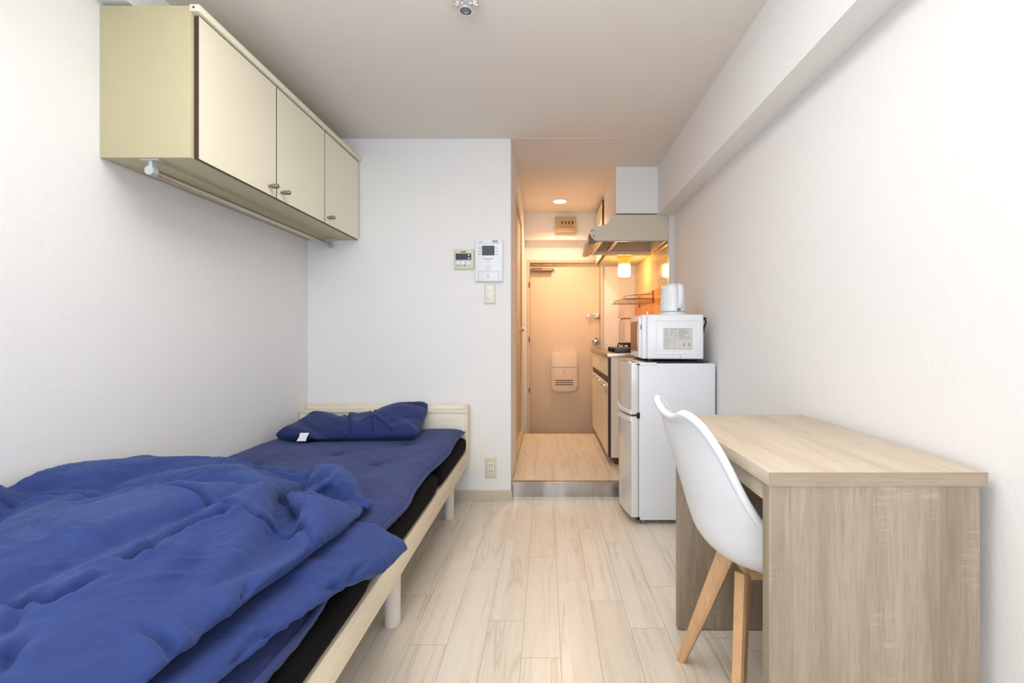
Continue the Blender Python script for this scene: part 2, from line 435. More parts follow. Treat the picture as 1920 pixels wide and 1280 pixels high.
bm = B(); box(bm, (0.056, yd-0.0657, 0.712), (0.310, yd-0.064, 0.716)); obj('lid_seam', bm, M['hoodb'], mb)
bm = B()
for z in (0.575, 0.553, 0.531): box(bm, (0.090, yd-0.0665, z), (0.275, yd-0.064, z+0.008))
obj('vent_slot', bm, M['ink'], mb)
bm = B(); lathe(bm, [(0.010, 0), (0.010, 0.006)], (0.183, yd-0.065, 0.728), '-Y', 16); box(bm, (0.172, yd-0.072, 0.672), (0.194, yd-0.065, 0.705), 0.003)
obj('mailbox_catch', bm, M['mail'], mb, True)
for z in (0.45, 0.98, 1.55):
    bm = B(); cyl(bm, (DX0+0.024, 4.786, z), (DX0+0.024, 4.786, z+0.05), 0.006, n=12); obj('hinge', bm, M['hoodb'], door, True)
# bathroom door in the hall's left wall
bm = B(); 
box(bm, (HX-0.07, 3.36, 0.155), (HX+0.006, 3.395, 2.08), 0.002); box(bm, (HX-0.07, 4.165, 0.155), (HX+0.006, 4.20, 2.08), 0.002)
box(bm, (HX-0.07, 3.395, 2.045), (HX+0.006, 4.165, 2.08), 0.002); box(bm, (HX-0.07, 3.395, 0.155), (HX+0.006, 4.165, 0.18), 0.002)
door2 = struct('door_2', bm, M['frame'])
pbox('door_panel', (HX-0.045, 3.395, 0.18), (HX-0.012, 4.165, 2.045), M['bathdoor'], door2, 0.002)
bm = B(); lathe(bm, [(0.022, 0), (0.022, 0.006), (0.010, 0.012), (0.010, 0.022), (0.020, 0.03), (0.018, 0.04)], (HX-0.012, 4.09, 1.10), 'X', 20); obj('door_knob', bm, M['steel'], door2, True)

# ================================================================ WALL CABINET (left)
CX, CY0, CY1, CZ0, CZ1 = -1.200, 1.562, 2.918, 1.654, 2.172
cab = thing('wall_cabinet', 'long cream wall cabinet with three doors hung high above the bed', 'cabinet', (XL, CY0, CZ0))
bm = B(); box(bm, (XL+0.001, CY0, CZ0), (CX-0.012, CY1, CZ1), 0.0015); obj('cabinet_body', bm, M['cream_lam_shaded'], cab, True)
bm = B(); box(bm, (CX-0.016, CY0-0.002, CZ1-0.020), (CX+0.018, CY1, CZ1+0.004), 0.002); obj('top_trim', bm, M['cream_lam'], cab, True)
ys = [1.572, 2.027, 2.468, 2.914]
knobs = [(1.972, 1.690), (2.062, 1.690), (2.500, 1.690)]
for i in range(3):
    bm = B(); box(bm, (CX-0.010, ys[i]+0.0028, CZ0+0.001), (CX+0.006, ys[i+1]-0.0028, CZ1-0.027), 0)
    for f in bm.faces:
        f.normal_update()
        if f.calc_center_median().x > CX+0.005: f.material_index = 1
    d = obj('door', bm, [M['brown'], M['cream_lam']], cab)
    ky, kz = knobs[i]; bm = B(); lathe(bm, [(0.006, 0), (0.006, 0.012), (0.0095, 0.013), (0.0100, 0.016), (0.0100, 0.038), (0.0085, 0.041)], (CX+0.006, ky, kz), 'X', 20)
    obj('knob', bm, plain('satin_nickel', rgb(150, 142, 130), 0.35, 0.9), d, True)
rx, rz = -1.362, 1.615
rail = bm = B(); cyl(bm, (rx, 1.585, rz), (rx, 2.89, rz), 0.0125, n=20); r_ = obj('clothes_rail', bm, plain('rail_chrome', rgb(185, 175, 165), 0.22, 0.9), cab, True)
for y in (1.580, 2.885):
    bm = B(); cyl(bm, (rx, y-0.010, rz), (rx, y+0.012, rz), 0.0155, n=24); box(bm, (rx-0.006, y-0.004, rz+0.010), (rx+0.006, y+0.014, CZ0-0.004)); box(bm, (rx-0.032, y-0.010, CZ0-0.005), (rx+0.032, y+0.03, CZ0), 0.001)
    obj('rail_bracket', bm, plain('bracket_grey', rgb(196, 202, 204), 0.4, 0.3), cab, True)
bm = B(); lathe(bm, [(0.003, 0), (0.003, 0.003)], (CX+0.000, CY0-0.002, CZ1-0.008), '-Y', 10); obj('screw', bm, M['ink'], cab)

# ================================================================ CEILING FITTING
cf = thing('ceiling_fitting', 'small chrome fitting with round lens hanging from the ceiling', 'ceiling fitting', (-0.30, 1.70, ZC))
bm = B(); lathe(bm, [(0.046, 0), (0.046, 0.004), (0.038, 0.010), (0.024, 0.013)], (-0.30, 1.70, ZC), '-Z', 36); obj('base', bm, M['chrome'], cf, True)
for a in range(4):
    bm = B(); t = PI/4+a*PI/2; box(bm, (-0.30+0.024*math.cos(t)-0.003, 1.70+0.024*math.sin(t)-0.003, ZC-0.042), (-0.30+0.024*math.cos(t)+0.003, 1.70+0.024*math.sin(t)+0.003, ZC-0.011), 0.001)
    obj('support', bm, M['chrome'], cf, True)
bm = B(); lathe(bm, [(0.0215, 0), (0.026, 0), (0.027, 0.005), (0.026, 0.012), (0.0215, 0.012), (0.0205, 0.006)], (-0.30, 1.70, ZC-0.038), '-Z', 36, cap=False)
obj('ring', bm, M['chrome'], cf, True)
bm = B(); lathe(bm, [(0.021, 0), (0.021, 0.004), (0.012, 0.008), (0.004, 0.009)], (-0.30, 1.70, ZC-0.040), '-Z', 30); obj('lens', bm, plain('smoky_lens', rgb(130, 128, 126), 0.15), cf, True)
for s in (-1, 1):
    bm = B(); box(bm, (-0.30+s*0.036-0.012, 1.696, ZC-0.030), (-0.30+s*0.036+0.012, 1.704, ZC-0.010), 0.003); obj('side_tab', bm, M['chrome'], cf, True)

# ================================================================ WALL DEVICES ON BACK WALL
y0 = YB
def wx(px): return (px-1025)/294.3
def wz(py): return 1.05-(py-628)/294.3
hc = thing('heater_controller', 'square beige water heater controller with dark display, left of the intercom', 'control panel', (wx(870), y0, wz(486)))
pbox('housing', (wx(852), y0-0.018, wz(505)), (wx(889), y0, wz(467.5)), M['plate'], hc, 0.003)
pbox('display', (wx(855.5), y0-0.0195, wz(488)), (wx(884.5), y0-0.0175, wz(476)), plain('display_navy', rgb(44, 52, 72), 0.2), hc)
for (px, py) in ((880, 479), (880, 485)): pbox('button', (wx(px-1.4), y0-0.0215, wz(py+1.4)), (wx(px+1.4), y0-0.019, wz(py-1.4)), M['white'], hc, 0.0008)
pbox('lower_panel', (wx(855.5), y0-0.0192, wz(500)), (wx(884.5), y0-0.0175, wz(489)), plain('panel_grey', rgb(206, 210, 212), 0.4), hc)
for px in (860, 868.5, 879.5): pbox('button', (wx(px-3), y0-0.021, wz(496)), (wx(px+3), y0-0.019, wz(491.5)), M['white'], hc, 0.0008)
for a in ((865, 474, 875, 472, 0.0185), (871, 499.5, 873.5, 497.5, 0.0198), (856, 499, 864, 498.3, 0.0198)):
    pbox('lettering', (wx(a[0]), y0-a[4], wz(a[1])), (wx(a[2]), y0-a[4]+0.0010, wz(a[3])), M['ink'], hc)

ic = thing('video_intercom', 'tall white video intercom with small grey screen on the back wall', 'intercom', (wx(917), y0, wz(488)))
pbox('housing', (wx(892), y0-0.026, wz(528)), (wx(943), y0, wz(448.5)), M['white'], ic, 0.003)
pbox('screen', (wx(905), y0-0.0275, wz(480)), (wx(928), y0-0.0255, wz(462)), M['screen'], ic)
def mark(p0, p1): pbox('printed_mark', p0, p1, M['inklight'], ic)
for s in (-1, 1):
    for k in range(3): mark((wx(916.5+s*15.5-3), y0-0.0268, wz(467+k*5.7)), (wx(916.5+s*15.5+3), y0-0.0258, wz(465.6+k*5.7)))
mark((wx(899), y0-0.0268, wz(455)), (wx(907), y0-0.0258, wz(454))); mark((wx(924), y0-0.0268, wz(456)), (wx(934), y0-0.0258, wz(452)))
mark((wx(913), y0-0.0268, wz(517)), (wx(919), y0-0.0258, wz(515.8))); mark((wx(915), y0-0.0268, wz(522)), (wx(918), y0-0.0258, wz(520)))
mark((wx(912), y0-0.0268, wz(492.8)), (wx(920), y0-0.0258, wz(492)))
bm = B(); prism(bm, [(wx(905), wz(485)), (wx(928), wz(485)), (wx(923), wz(488)), (wx(917), wz(489)), (wx(910), wz(488))], y0-0.0275, y0-0.0255); obj('button', bm, plain('button_grey', rgb(205, 212, 218), 0.4), ic)
for a in ((896.5, 510.6, 937, 510.0), (898.2, 527, 898.8, 510), (935.2, 527, 935.8, 510), (898, 458.2, 937, 457.7)):
    pbox('seam_line', (wx(a[0]), y0-0.0266, wz(a[1])), (wx(a[2]), y0-0.0256, wz(a[3])), M['inklight'], ic)
bm = B()
for k in range(8): box(bm, (wx(911), y0-0.0266, wz(498+k*1.4)), (wx(922), y0-0.0256, wz(497.4+k*1.4)))
obj('speaker_grille', bm, plain('grille_pale', rgb(205, 216, 222), 0.5), ic)

sw = thing('light_switch', 'ivory double light switch plate just below the intercom', 'switch', (wx(918.5), y0, wz(551)))
pbox('plate', (wx(908.5), y0-0.008, wz(569.5)), (wx(929), y0, wz(533)), M['plate'], sw, 0.002)
pbox('insert', (wx(911), y0-0.0095, wz(567)), (wx(926.5), y0-0.0075, wz(535.5)), M['plate_w'], sw, 0.0008)
for py in (542.5, 557): pbox('rocker', (wx(914.3), y0-0.0125, wz(py+3.5)), (wx(922.5), y0-0.009, wz(py-3.5)), M['plate_w'], sw, 0.001); pbox('indicator', (wx(914.0), y0-0.0100, wz(py+4)), (wx(915.2), y0-0.009, wz(py-4)), M['grey'], sw)
ol = thing('wall_outlet', 'ivory double power outlet low on the back wall beside the bed', 'outlet', (wx(920.5), y0, wz(876)))
pbox('plate', (wx(910), y0-0.007, wz(895)), (wx(931), y0, wz(858)), M['plate'], ol, 0.002)
pbox('insert', (wx(915), y0-0.0085, wz(888)), (wx(926), y0-0.0065, wz(866)), plain('outlet_insert', rgb(234, 232, 216), 0.4), ol, 0.0008)
for py in (871.5, 882.5):
    bm = B()
    for dx in (-2, 2): box(bm, (wx(920.5+dx-.5), y0-0.009, wz(py+2.2)), (wx(920.5+dx+.5), y0-0.0083, wz(py-2.2)))
    obj('socket_slot', bm, M['ink'], ol)

# breaker box above the entrance door
def ex(px): return (px-1025)/183.0
def ez(py): return 1.05-(py-628)/183.0
bk = thing('breaker_box', 'beige breaker cover with four dark slots above the entrance door', 'breaker box', (ex(1060), 4.70, ez(423)))
pbox('cover', (ex(1041), 4.655, ez(438)), (ex(1080), 4.70, ez(408)), M['breaker'], bk, 0.008)
for px in (1053.5, 1060, 1066.5, 1073): pbox('breaker_switch', (ex(px-1.2), 4.650, ez(422.5)), (ex(px+1.2), 4.656, ez(416.5)), M['ink'], bk)
pbox('label_strip', (ex(1051), 4.652, ez(427.5)), (ex(1075), 4.656, ez(425.5)), plain('strip_brown', rgb(170, 130, 84), 0.5), bk)
# hall downlight
dl = thing('downlight', 'round recessed downlight glowing in the hall ceiling', 'ceiling light', (0.125, 4.28, ZC))
bm = B(); lathe(bm, [(0.058, 0), (0.080, 0), (0.080, 0.004), (0.060, 0.008), (0.058, 0.004)], (0.125, 4.28, ZC), '-Z', 40, cap=False); obj('rim', bm, M['white'], dl, True)
bm = B(); lathe(bm, [(0.0575, 0.000), (0.0575, 0.004), (0.0575, 0.0045)], (0.125, 4.28, ZC), '-Z', 40); obj('diffuser', bm, M['downglow'], dl, True)
area_light('downlight_beam', (0.125, 4.28, ZC-0.012), (0, 0, 0), 0.10, 0.10, 9.5, (1.0, 0.63, 0.37), 135)

# ================================================================ KITCHEN
tp = B(); box(tp, (0.925, 3.428, 1.44), (XR-0.001, YD-0.003, 1.940)); tag(obj('wall_tiling', tp, M['tile']), 'glossy cream wall tiling behind the kitchen, below the range hood', 'tiling')
tp = B(); box(tp, (0.922, 3.428, HZ+0.78), (XR-0.001, YD-0.003, 1.4395)); tag(obj('splash_panel', tp, M['tile_o']), 'glossy orange splash panel on the wall behind the cooker', 'splashback')

KX, KY0, KY1 = 0.455, 3.372, 4.55
kc = thing('kitchen_unit', 'low cream kitchen base unit with brown edges standing in the hall', 'kitchen cabinet', (KX, KY0, HZ))
bm = B(); box(bm, (KX+0.018, KY0+0.0, HZ+0.055), (0.92, KY1, 0.885)); obj('carcass', bm, plain('carcass_cream', rgb(236, 224, 206), 0.5), kc)
bm = B(); box(bm, (KX+0.05, KY0+0.02, HZ), (0.92, KY1, HZ+0.055)); obj('toe_kick', bm, M['brown'], kc)
bm = B(); box(bm, (KX-0.002, KY0-0.002, HZ+0.06), (KX+0.018, KY0+0.022, 0.885)); obj('edge_strip', bm, M['brown'], kc)
bm = B(); box(bm, (KX+0.006, KY0+0.02, 0.700), (KX+0.018, KY1, 0.742)); obj('grip_channel', bm, M['brown'], kc)
yk = [KY0+0.022, 3.79, 4.12, KY1]
for i in range(3):
    bm = B(); box(bm, (KX-0.002, yk[i]+0.003, HZ+0.062), (KX+0.016, yk[i+1]-0.003, 0.698), 0)
    for f in bm.faces:
        if f.calc_center_median().x < KX: f.material_index = 1
    d = obj('door', bm, [M['brown'], M['cream_lam']], kc)
    hy = yk[i]+0.10 if i == 0 else (yk[i]+0.07)
    bm = B(); tube(bm, smooth_path([(KX-0.002, hy-0.035, 0.672), (KX-0.030, hy-0.03, 0.678), (KX-0.038, hy, 0.680), (KX-0.030, hy+0.03, 0.678), (KX-0.002, hy+0.035, 0.672)]), 0.007, 10)
    obj('handle', bm, M['chrome'], d, True)
for a, b in ((KY0+0.022, 3.85), (3.85, KY1)):
    bm = B(); box(bm, (KX-0.002, a+0.003, 0.744), (KX+0.016, b-0.003, 0.880), 0)
    for f in bm.faces:
        if f.calc_center_median().x < KX: f.material_index = 1
    obj('fascia_panel', bm, [M['brown'], M['cream_lam']], kc)
# louvre lines on the near door
bm = B()
for k in range(4): box(bm, (KX-0.0026, KY0+0.06, 0.600+k*0.012), (KX-0.0018, KY0+0.24, 0.603+k*0.012))
obj('vent_slot', bm, M['hoodb'], kc)
bm = B(); box(bm, (KX-0.012, KY0-0.006, 0.885), (0.922, KY1+0.01, 0.915), 0.003); 
wt = tag(obj('worktop', bm, M['worktop'], None, True), 'thin metal worktop covering the kitchen unit', 'worktop')
# cooker
ck = thing('gas_cooker', 'black gas cooker with pan support on the metal worktop', 'cooker', (0.62, 3.62, 0.915))
pbox('hob_body', (0.52, 3.46, 0.915), (0.88, 3.84, 0.955), plain('hob_enamel', rgb(40, 36, 34), 0.3), ck, 0.006)
bm = B(); lathe(bm, [(0.055, 0), (0.055, 0.012), (0.035, 0.022), (0.01, 0.024)], (0.70, 3.65, 0.955), 'Z', 24); obj('burner', bm, M['iron'], ck, True)
bm = B()
tube(bm, [(0.70+0.115*math.cos(t), 3.65+0.115*math.sin(t), 0.978) for t in [2*PI*i/24 for i in range(25)]], 0.006, 8)
for i in range(6):
    t = 2*PI*i/6; tube(bm, [(0.70+0.135*math.cos(t), 3.65+0.135*math.sin(t), 0.956), (0.70+0.128*math.cos(t), 3.65+0.128*math.sin(t), 0.985), (0.70+0.045*math.cos(t), 3.65+0.045*math.sin(t), 0.985)], 0.006, 8)
obj('pan_support', bm, M['iron'], ck, True)
for y in (3.54, 3.70): 
    bm = B(); lathe(bm, [(0.018, 0), (0.016, 0.022), (0.013, 0.024)], (0.52, y, 0.937), 'X', 16); bmesh.ops.translate(bm, vec=(-0.023, 0, 0), verts=bm.verts[:]); obj('control_knob', bm, M['black'], ck, True)
# tap
tpx = thing('kitchen_tap', 'thin chrome wall tap with a long bent spout over the sink', 'tap', (0.91, 4.02, 1.185))
bm = B(); tube(bm, smooth_path([(0.90, 4.06, 1.19), (0.82, 4.05, 1.195), (0.72, 4.02, 1.197), (0.655, 4.0, 1.195), (0.632, 4.0, 1.175), (0.630, 4.0, 1.135)], 6), 0.009, 12); obj('spout', bm, M['chrome'], tpx, True)
bm = B(); lathe(bm, [(0.028, 0), (0.028, 0.006), (0.018, 0.02), (0.016, 0.045)], (0.877, 4.06, 1.19), 'X', 20); obj('tap_body', bm, M['chrome'], tpx, True)
bm = B(); box(bm, (0.885, 4.045, 1.215), (0.90, 4.075, 1.26), 0.004); obj('handle', bm, M['chrome'], tpx, True)
M['rack'] = plain('rack_wire', rgb(170, 140, 112), 0.3, 0.85)
# wire rack on the wall
rk = thing('wire_rack', 'wall-mounted chrome wire dish rack beside the hanging lamp', 'rack', (0.915, 4.1, 1.36))
bm = B(); z = 1.362
A = [(0.660, 3.93, z), (0.905, 3.93, z), (0.905, 4.60, z), (0.660, 4.60, z), (0.660, 3.93, z)]
tube(bm, A, 0.006, 8)
for i in range(1, 6):
    x = 0.660+0.245*i/6; tube(bm, [(x, 3.93, z), (x, 4.60, z)], 0.0048, 6)
obj('shelf_grid', bm, M['rack'], rk, True)
for y in (3.97, 4.56):
    bm = B(); tube(bm, [(0.917, y, z-0.04), (0.917, y, z+0.075)], 0.005, 8); tube(bm, [(0.917, y, z+0.045), (0.68, y, z+0.030), (0.662, y, z)], 0.0035, 8)
    obj('wall_support', bm, M['rack'], rk, True)
# overhead cabinet
oc = thing('overhead_cabinet', 'cream overhead cabinet with dark edge beyond the range hood', 'cabinet', (0.505, 4.135, 1.765))
oy1 = 4.695
bm = B(); box(bm, (0.5275, 4.137, 1.765), (0.825, oy1, 2.275)); box(bm, (0.825, 4.137, 1.765), (0.92, oy1, 1.939)); obj('cabinet_body', bm, M['cream_lam_shaded'], oc)
bm = B(); box(bm, (0.503, 4.132, 1.765), (0.527, 4.158, 2.265)); obj('edge_strip', bm, M['brown'], oc)
for a, b in ((4.16, 4.43), (4.43, oy1)):
    bm = B(); box(bm, (0.503, a+0.002, 1.768), (0.521, b-0.002, 2.262))
    for f in bm.faces:
        if f.calc_center_median().x < 0.504: f.material_index = 1
    obj('door', bm, [M['brown'], M['cream_lam']], oc)
# lamp
kl = thing('kitchen_lamp', 'glowing round glass lamp under the overhead cabinet', 'lamp', (0.712, 4.205, 1.765))
bm = B(); lathe(bm, [(0.050, 0), (0.054, 0.006), (0.054, 0.068), (0.050, 0.070)], (0.712, 4.205, 1.765), '-Z', 32); obj('lamp_base', bm, M['amber'], kl, True)
bm = B(); lathe(bm, [(0.048, 0.070), (0.053, 0.076), (0.056, 0.14), (0.055, 0.168), (0.046, 0.178), (0.03, 0.180)], (0.712, 4.205, 1.765), '-Z', 32); obj('lamp_globe', bm, M['lampglass'], kl, True)
# range hood
hd = thing('range_hood', 'cream range hood with brown front visor over the cooker', 'range hood', (0.90, 3.41, 1.75))
Y0h, Y1h = 3.413, 4.005
prof = [(0.913, 1.750), (0.913, 1.945), (0.496, 1.945), (0.470, 1.905), (0.452, 1.882), (0.425, 1.870), (0.345, 1.848), (0.334, 1.838), (0.336, 1.800), (0.350, 1.772), (0.376, 1.752)]
for a in (Y0h, Y1h-0.012):
    bm = B(); prism(bm, prof, a, a+0.012); obj('side_plate', bm, M['hood'], hd)
bm = B()    # skin: top, back and front
sk = [(0.905, 1.760), (0.905, 1.943), (0.498, 1.943), (0.472, 1.905), (0.454, 1.882), (0.427, 1.869), (0.345, 1.846)]
inn = [(0.893, 1.760), (0.893, 1.931), (0.505, 1.931), (0.482, 1.898), (0.462, 1.872), (0.432, 1.858), (0.350, 1.835)]
for i in range(len(sk)-1): prism(bm, [sk[i], sk[i+1], inn[i+1], inn[i]], Y0h+0.012, Y1h-0.012)
obj('top_shell', bm, M['hoodin_lit'], hd)
bm = B(); prism(bm, [(0.334, 1.840), (0.322, 1.822), (0.330, 1.790), (0.352, 1.762), (0.380, 1.750), (0.384, 1.760), (0.352, 1.785), (0.345, 1.83)], Y0h+0.012, Y0h+0.05, bev=0.001); obj('end_cap', bm, M['cream_lam'], hd)
for p in ((0.326, 1.828), (0.342, 1.832), (0.345, 1.79)):
    bm = B(); lathe(bm, [(0.004, 0), (0.004, 0.004)], (p[0]+0.008, Y0h+0.000, p[1]-0.004), '-Y', 10); obj('screw', bm, M['ink'], hd)
bm = B(); prism(bm, [(0.318, 1.808), (0.312, 1.745), (0.325, 1.728), (0.368, 1.738), (0.384, 1.752), (0.350, 1.775), (0.336, 1.800)], Y0h+0.02, Y1h, bev=0.001); obj('visor', bm, M['hoodb'], hd)
# flange and inner chamber
bm = B()
box(bm, (0.376, Y0h+0.012, 1.750), (0.90, Y0h+0.024, 1.79)); box(bm, (0.386, Y1h-0.03, 1.745), (0.90, Y1h-0.012, 1.775))
prism(bm, [(0.386, 1.752), (0.50, 1.875), (0.512, 1.870), (0.40, 1.745)], Y0h+0.024, Y1h-0.04)
obj('inner_chamber', bm, M['hoodin_lit'], hd)
bm = B(); prism(bm, [(0.52, 1.765), (0.54, 1.765), (0.62, 1.85), (0.86, 1.85), (0.86, 1.86), (0.61, 1.86)], Y0h+0.03, Y1h-0.12); obj('filter', bm, plain('filter_steel', rgb(214, 190, 150), 0.25, 0.9), hd)
bm = B(); box(bm, (0.512, Y0h+0.03, 1.758), (0.530, Y1h-0.12, 1.775)); obj('filter_rail', bm, M['hoodb'], hd)
bm = B(); box(bm, (0.592, Y0h-0.0015, 1.765), (0.908, Y0h+0.001, 1.925), 0.0004); pl = obj('access_plate', bm, M['hood'], hd)
for x in (0.602, 0.755, 0.898):
    for z in (1.782, 1.908):
        bm = B(); lathe(bm, [(0.004, 0), (0.004, 0.001), (0.002, 0.0015)], (x, Y0h-0.0015, z), '-Y', 10); obj('screw', bm, M['inklight'], pl)
bm = B(); box(bm, (0.380, Y0h-0.001, 1.748), (0.913, Y0h+0.010, 1.752)); obj('rim_strip', bm, M['grey'], hd)

# ================================================================ FRIDGE
FX0, FX1, FY0, FY1 = 0.508, 0.932, 2.531, 2.965
fr = thing('refrigerator', 'small white two-door refrigerator beside the step', 'refrigerator', (0.72, 2.75, 0))
bm = B(); box(bm, (FX0, FY0, 0.028), (FX1, FY1, 0.893), 0.006); obj('body', bm, M['fridge_w'], fr, True)
bm = B(); box(bm, (FX0-0.002, FY0-0.002, 0.882), (FX0+0.10, FY1+0.002, 0.898), 0.002); obj('hinge_cover', bm, M['white'], fr, True)
def bow(z0, z1, name):
    pts = [(FX0-0.004, FY0-0.001), (FX0-0.034, FY0-0.001)]
    n = 16
    for i in range(n+1):
        t = i/n; y = FY0 + (FY1-FY0)*t
        pts.append((FX0-0.040-0.028*math.sin(PI*t)*1.0, y))
    pts += [(FX0-0.034, FY1+0.001), (FX0-0.004, FY1+0.001)]
    bm = B(); prism(bm, pts, z0, z1, 'Z', 0.003); return obj(name, bm, M['fridge_door'], fr, True)
d1 = bow(0.612, 0.898, 'freezer_door'); d2 = bow(0.045, 0.600, 'refrigerator_door')
for zz0, zz1, d, curve in ((0.612, 0.630, d1, 1), (0.570, 0.597, d2, -1)):
    bm = B(); pts = []; n = 16
    for i in range(n+1):
        t = i/n; pts.append((FX0-0.047-0.032*math.sin(PI*t), FY0 + (FY1-FY0)*t))
    for i in range(n, -1, -1):
        t = i/n; pts.append((FX0-0.036-0.026*math.sin(PI*t), FY0 + (FY1-FY0)*t))
    prism(bm, pts, zz0, zz1, 'Z', 0.002); obj('handle', bm, M['white'], d, True)
for z0, z1 in ((0.05, 0.60), (0.615, 0.88)): pbox('door_gasket', (FX0-0.006, FY0+0.004, z0), (FX0+0.002, FY1-0.004, z1), plain('gasket_grey', rgb(120, 130, 150), 0.6), fr)
for z0, z1 in ((0.590, 0.622), (0.885, 0.892), (0.030, 0.045)): pbox('hinge', (FX0-0.012, FY0-0.003, z0), (FX0+0.006, FY0+0.01, z1), M['black'], fr)
for x in (FX0+0.03, FX1-0.03):
    for y in (FY0+0.03, FY1-0.03):
        bm = B(); cyl(bm, (x, y, 0), (x, y, 0.03), 0.016, n=16); obj('foot', bm, M['grey'], fr, True)

# ================================================================ MICROWAVE (slightly turned)
bm = B(); box(bm, (0.560, 2.553, 0.8985), (0.905, 2.955, 0.9035), 0.001); tag(obj('dark_mat', bm, plain('dark_mat_rubber', rgb(34, 42, 44), 0.5), None, True), 'thin dark mat lying between microwave and refrigerator', 'mat')
mw = thing('microwave', 'white microwave oven standing on top of the refrigerator', 'microwave', (0.720, 2.775, 0.9035)); mw.rotation_euler = (0, 0, math.radians(-2.2))
def mp(name, bm, m, parent=mw, smooth=True): return obj(name, bm, m, parent, smooth, world=False)
# local frame: x -0.165..0.165 (door at -x), y -0.225..0.225, z 0.012..0.262
bm = B(); box(bm, (-0.150, -0.218, 0.012), (0.163, 0.218, 0.262), 0.010, 3); mp('body', bm, M['white'])
bm = B(); box(bm, (-0.180, -0.218, 0.014), (-0.150, 0.218, 0.260), 0.008, 3); fd = mp('door', bm, M['white'])
bm = B(); box(bm, (-0.1815, -0.160, 0.050), (-0.179, 0.205, 0.228), 0.0008); mp('window', bm, M['mwin_reflection'], fd)
bm = B(); n = 14
prof = []
for i in range(n+1):
    t = i/n; z = 0.022+0.230*t; prof.append((z, 0.028*math.sin(PI*t)))
poly = [(-0.150+b, z) for z, b in prof] + [(-0.178, z) for z, b in prof[::-1]]
prism(bm, [(-0.172+0*b, z) for z, b in prof[:1]] and [(y, z) for (y, z) in [(-0.170+0.052*math.sin(PI*(i/n)), 0.022+0.230*i/n) for i in range(n+1)] + [(-0.186-0.010*math.sin(PI*(i/n)), 0.022+0.230*i/n) for i in range(n, -1, -1)]], -0.192, -0.180, 'X', 0.003)
mp('handle', bm, M['white'], fd)
bm = B(); box(bm, (-0.183, -0.212, 0.180), (-0.179, -0.192, 0.205), 0.001); mp('door_button', bm, M['grey'], fd)
bm = B()   # pressed frame on the side
for a, b in (((-0.105, 0.040), (0.140, 0.050)), ((-0.105, 0.226), (0.140, 0.236)), ((-0.105, 0.050), (-0.095, 0.226)), ((0.130, 0.050), (0.140, 0.226))):
    box(bm, (a[0], -0.2205, a[1]), (b[0], -0.2165, b[1]), 0.0015)
mp('side_emboss', bm, M['white'])
bm = B(); box(bm, (-0.060, -0.2186, 0.068), (0.098, -0.2174, 0.184)); lb = mp('rating_label', bm, M['paper'], mw, False)
bm = B(); yl = -0.2190
def lbar(x0, z0, x1, z1): box(bm, (x0, yl, z0), (x1, yl+0.0006, z1))
lbar(-0.060, 0.183, 0.098, 0.1845); lbar(-0.060, 0.068, 0.098, 0.0695); lbar(-0.060, 0.068, -0.059, 0.184); lbar(0.097, 0.068, 0.098, 0.184)
lbar(0.0, 0.068, 0.001, 0.184); lbar(-0.06, 0.132, 0.0, 0.133); lbar(0.001, 0.123, 0.098, 0.1243); lbar(-0.06, 0.104, 0.0, 0.105)
random.seed(3)
for k in range(9):
    z = 0.177-0.0058*k
    lbar(0.022, z, 0.055+random.random()*0.04, z+0.0018)
    if k % 3 == 0: lbar(0.006, z-0.001, 0.016, z+0.002)
for k in range(6):
    z = 0.176-0.0066*k; lbar(-0.052, z, -0.052+0.012+random.random()*0.012, z+0.0015); lbar(-0.024, z, -0.024+0.008+random.random()*0.012, z+0.0015)
for k in range(3):
    z = 0.124-0.007*k; lbar(-0.054, z, -0.054+0.02+random.random()*0.02, z+0.0015)
for k in range(3):
    z = 0.095-0.008*k; lbar(-0.056, z, -0.030, z+0.0015)
for x in (0.050, 0.078): lbar(x, 0.080, x+0.003, 0.105); lbar(x+0.006, 0.084, x+0.009, 0.100)
mp('label_print', bm, plain('print_grey', rgb(128, 130, 128), 0.6), lb, False)
lb.children[0].location = (0, 0, 0)
for x in (-0.13, 0.14):
    for y in (-0.19, 0.19):
        bm = B(); cyl(bm, (x, y, 0), (x, y, 0.014), 0.014, n=14); mp('foot', bm, M['black'])
bm = B(); lathe(bm, [(0.003, 0), (0.003, 0.002)], (0.033, -0.218, 0.026), '-Y', 10); mp('screw', bm, M['grey'])
bm = B(); tube(bm, smooth_path([(0.160, -0.19, 0.235), (0.176, -0.192, 0.236), (0.180, -0.195, 0.215), (0.175, -0.18, 0.19), (0.178, -0.16, 0.165)]), 0.005, 8); box(bm, (0.162, -0.205, 0.238), (0.182, -0.190, 0.246)); mp('power_cord', bm, M['black'])

# ================================================================ KETTLE
kt = thing('electric_kettle', 'white electric kettle on top of the microwave', 'kettle', (0.748, 2.720, 1.1657)); 
kt.rotation_euler = (0, 0, math.radians(-78))
bm = B(); lathe(bm, [(0.070, 0), (0.074, 0.004), (0.074, 0.016), (0.066, 0.020)], (0, 0, 0), 'Z', 40); kb = obj('power_base', bm, M['white'], kt, True, world=False)
bm = B(); rs = []
for h, r, sp_ in ((0.022, 0.066, 0), (0.028, 0.072, 0), (0.06, 0.0725, 0), (0.10, 0.071, 0), (0.140, 0.068, 0.004), (0.168, 0.0655, 0.012), (0.176, 0.060, 0.012), (0.180, 0.045, 0.004), (0.183, 0.020, 0)):
    rg = []
    for i in range(44):
        a = 2*PI*i/44; rr = r + sp_*max(0, math.cos(a-PI))**8
        rg.append(bm.verts.new((rr*math.cos(a), rr*math.sin(a), h)))
    rs.append(rg)
loft(bm, rs); obj('body', bm, M['white'], kt, True, world=False)
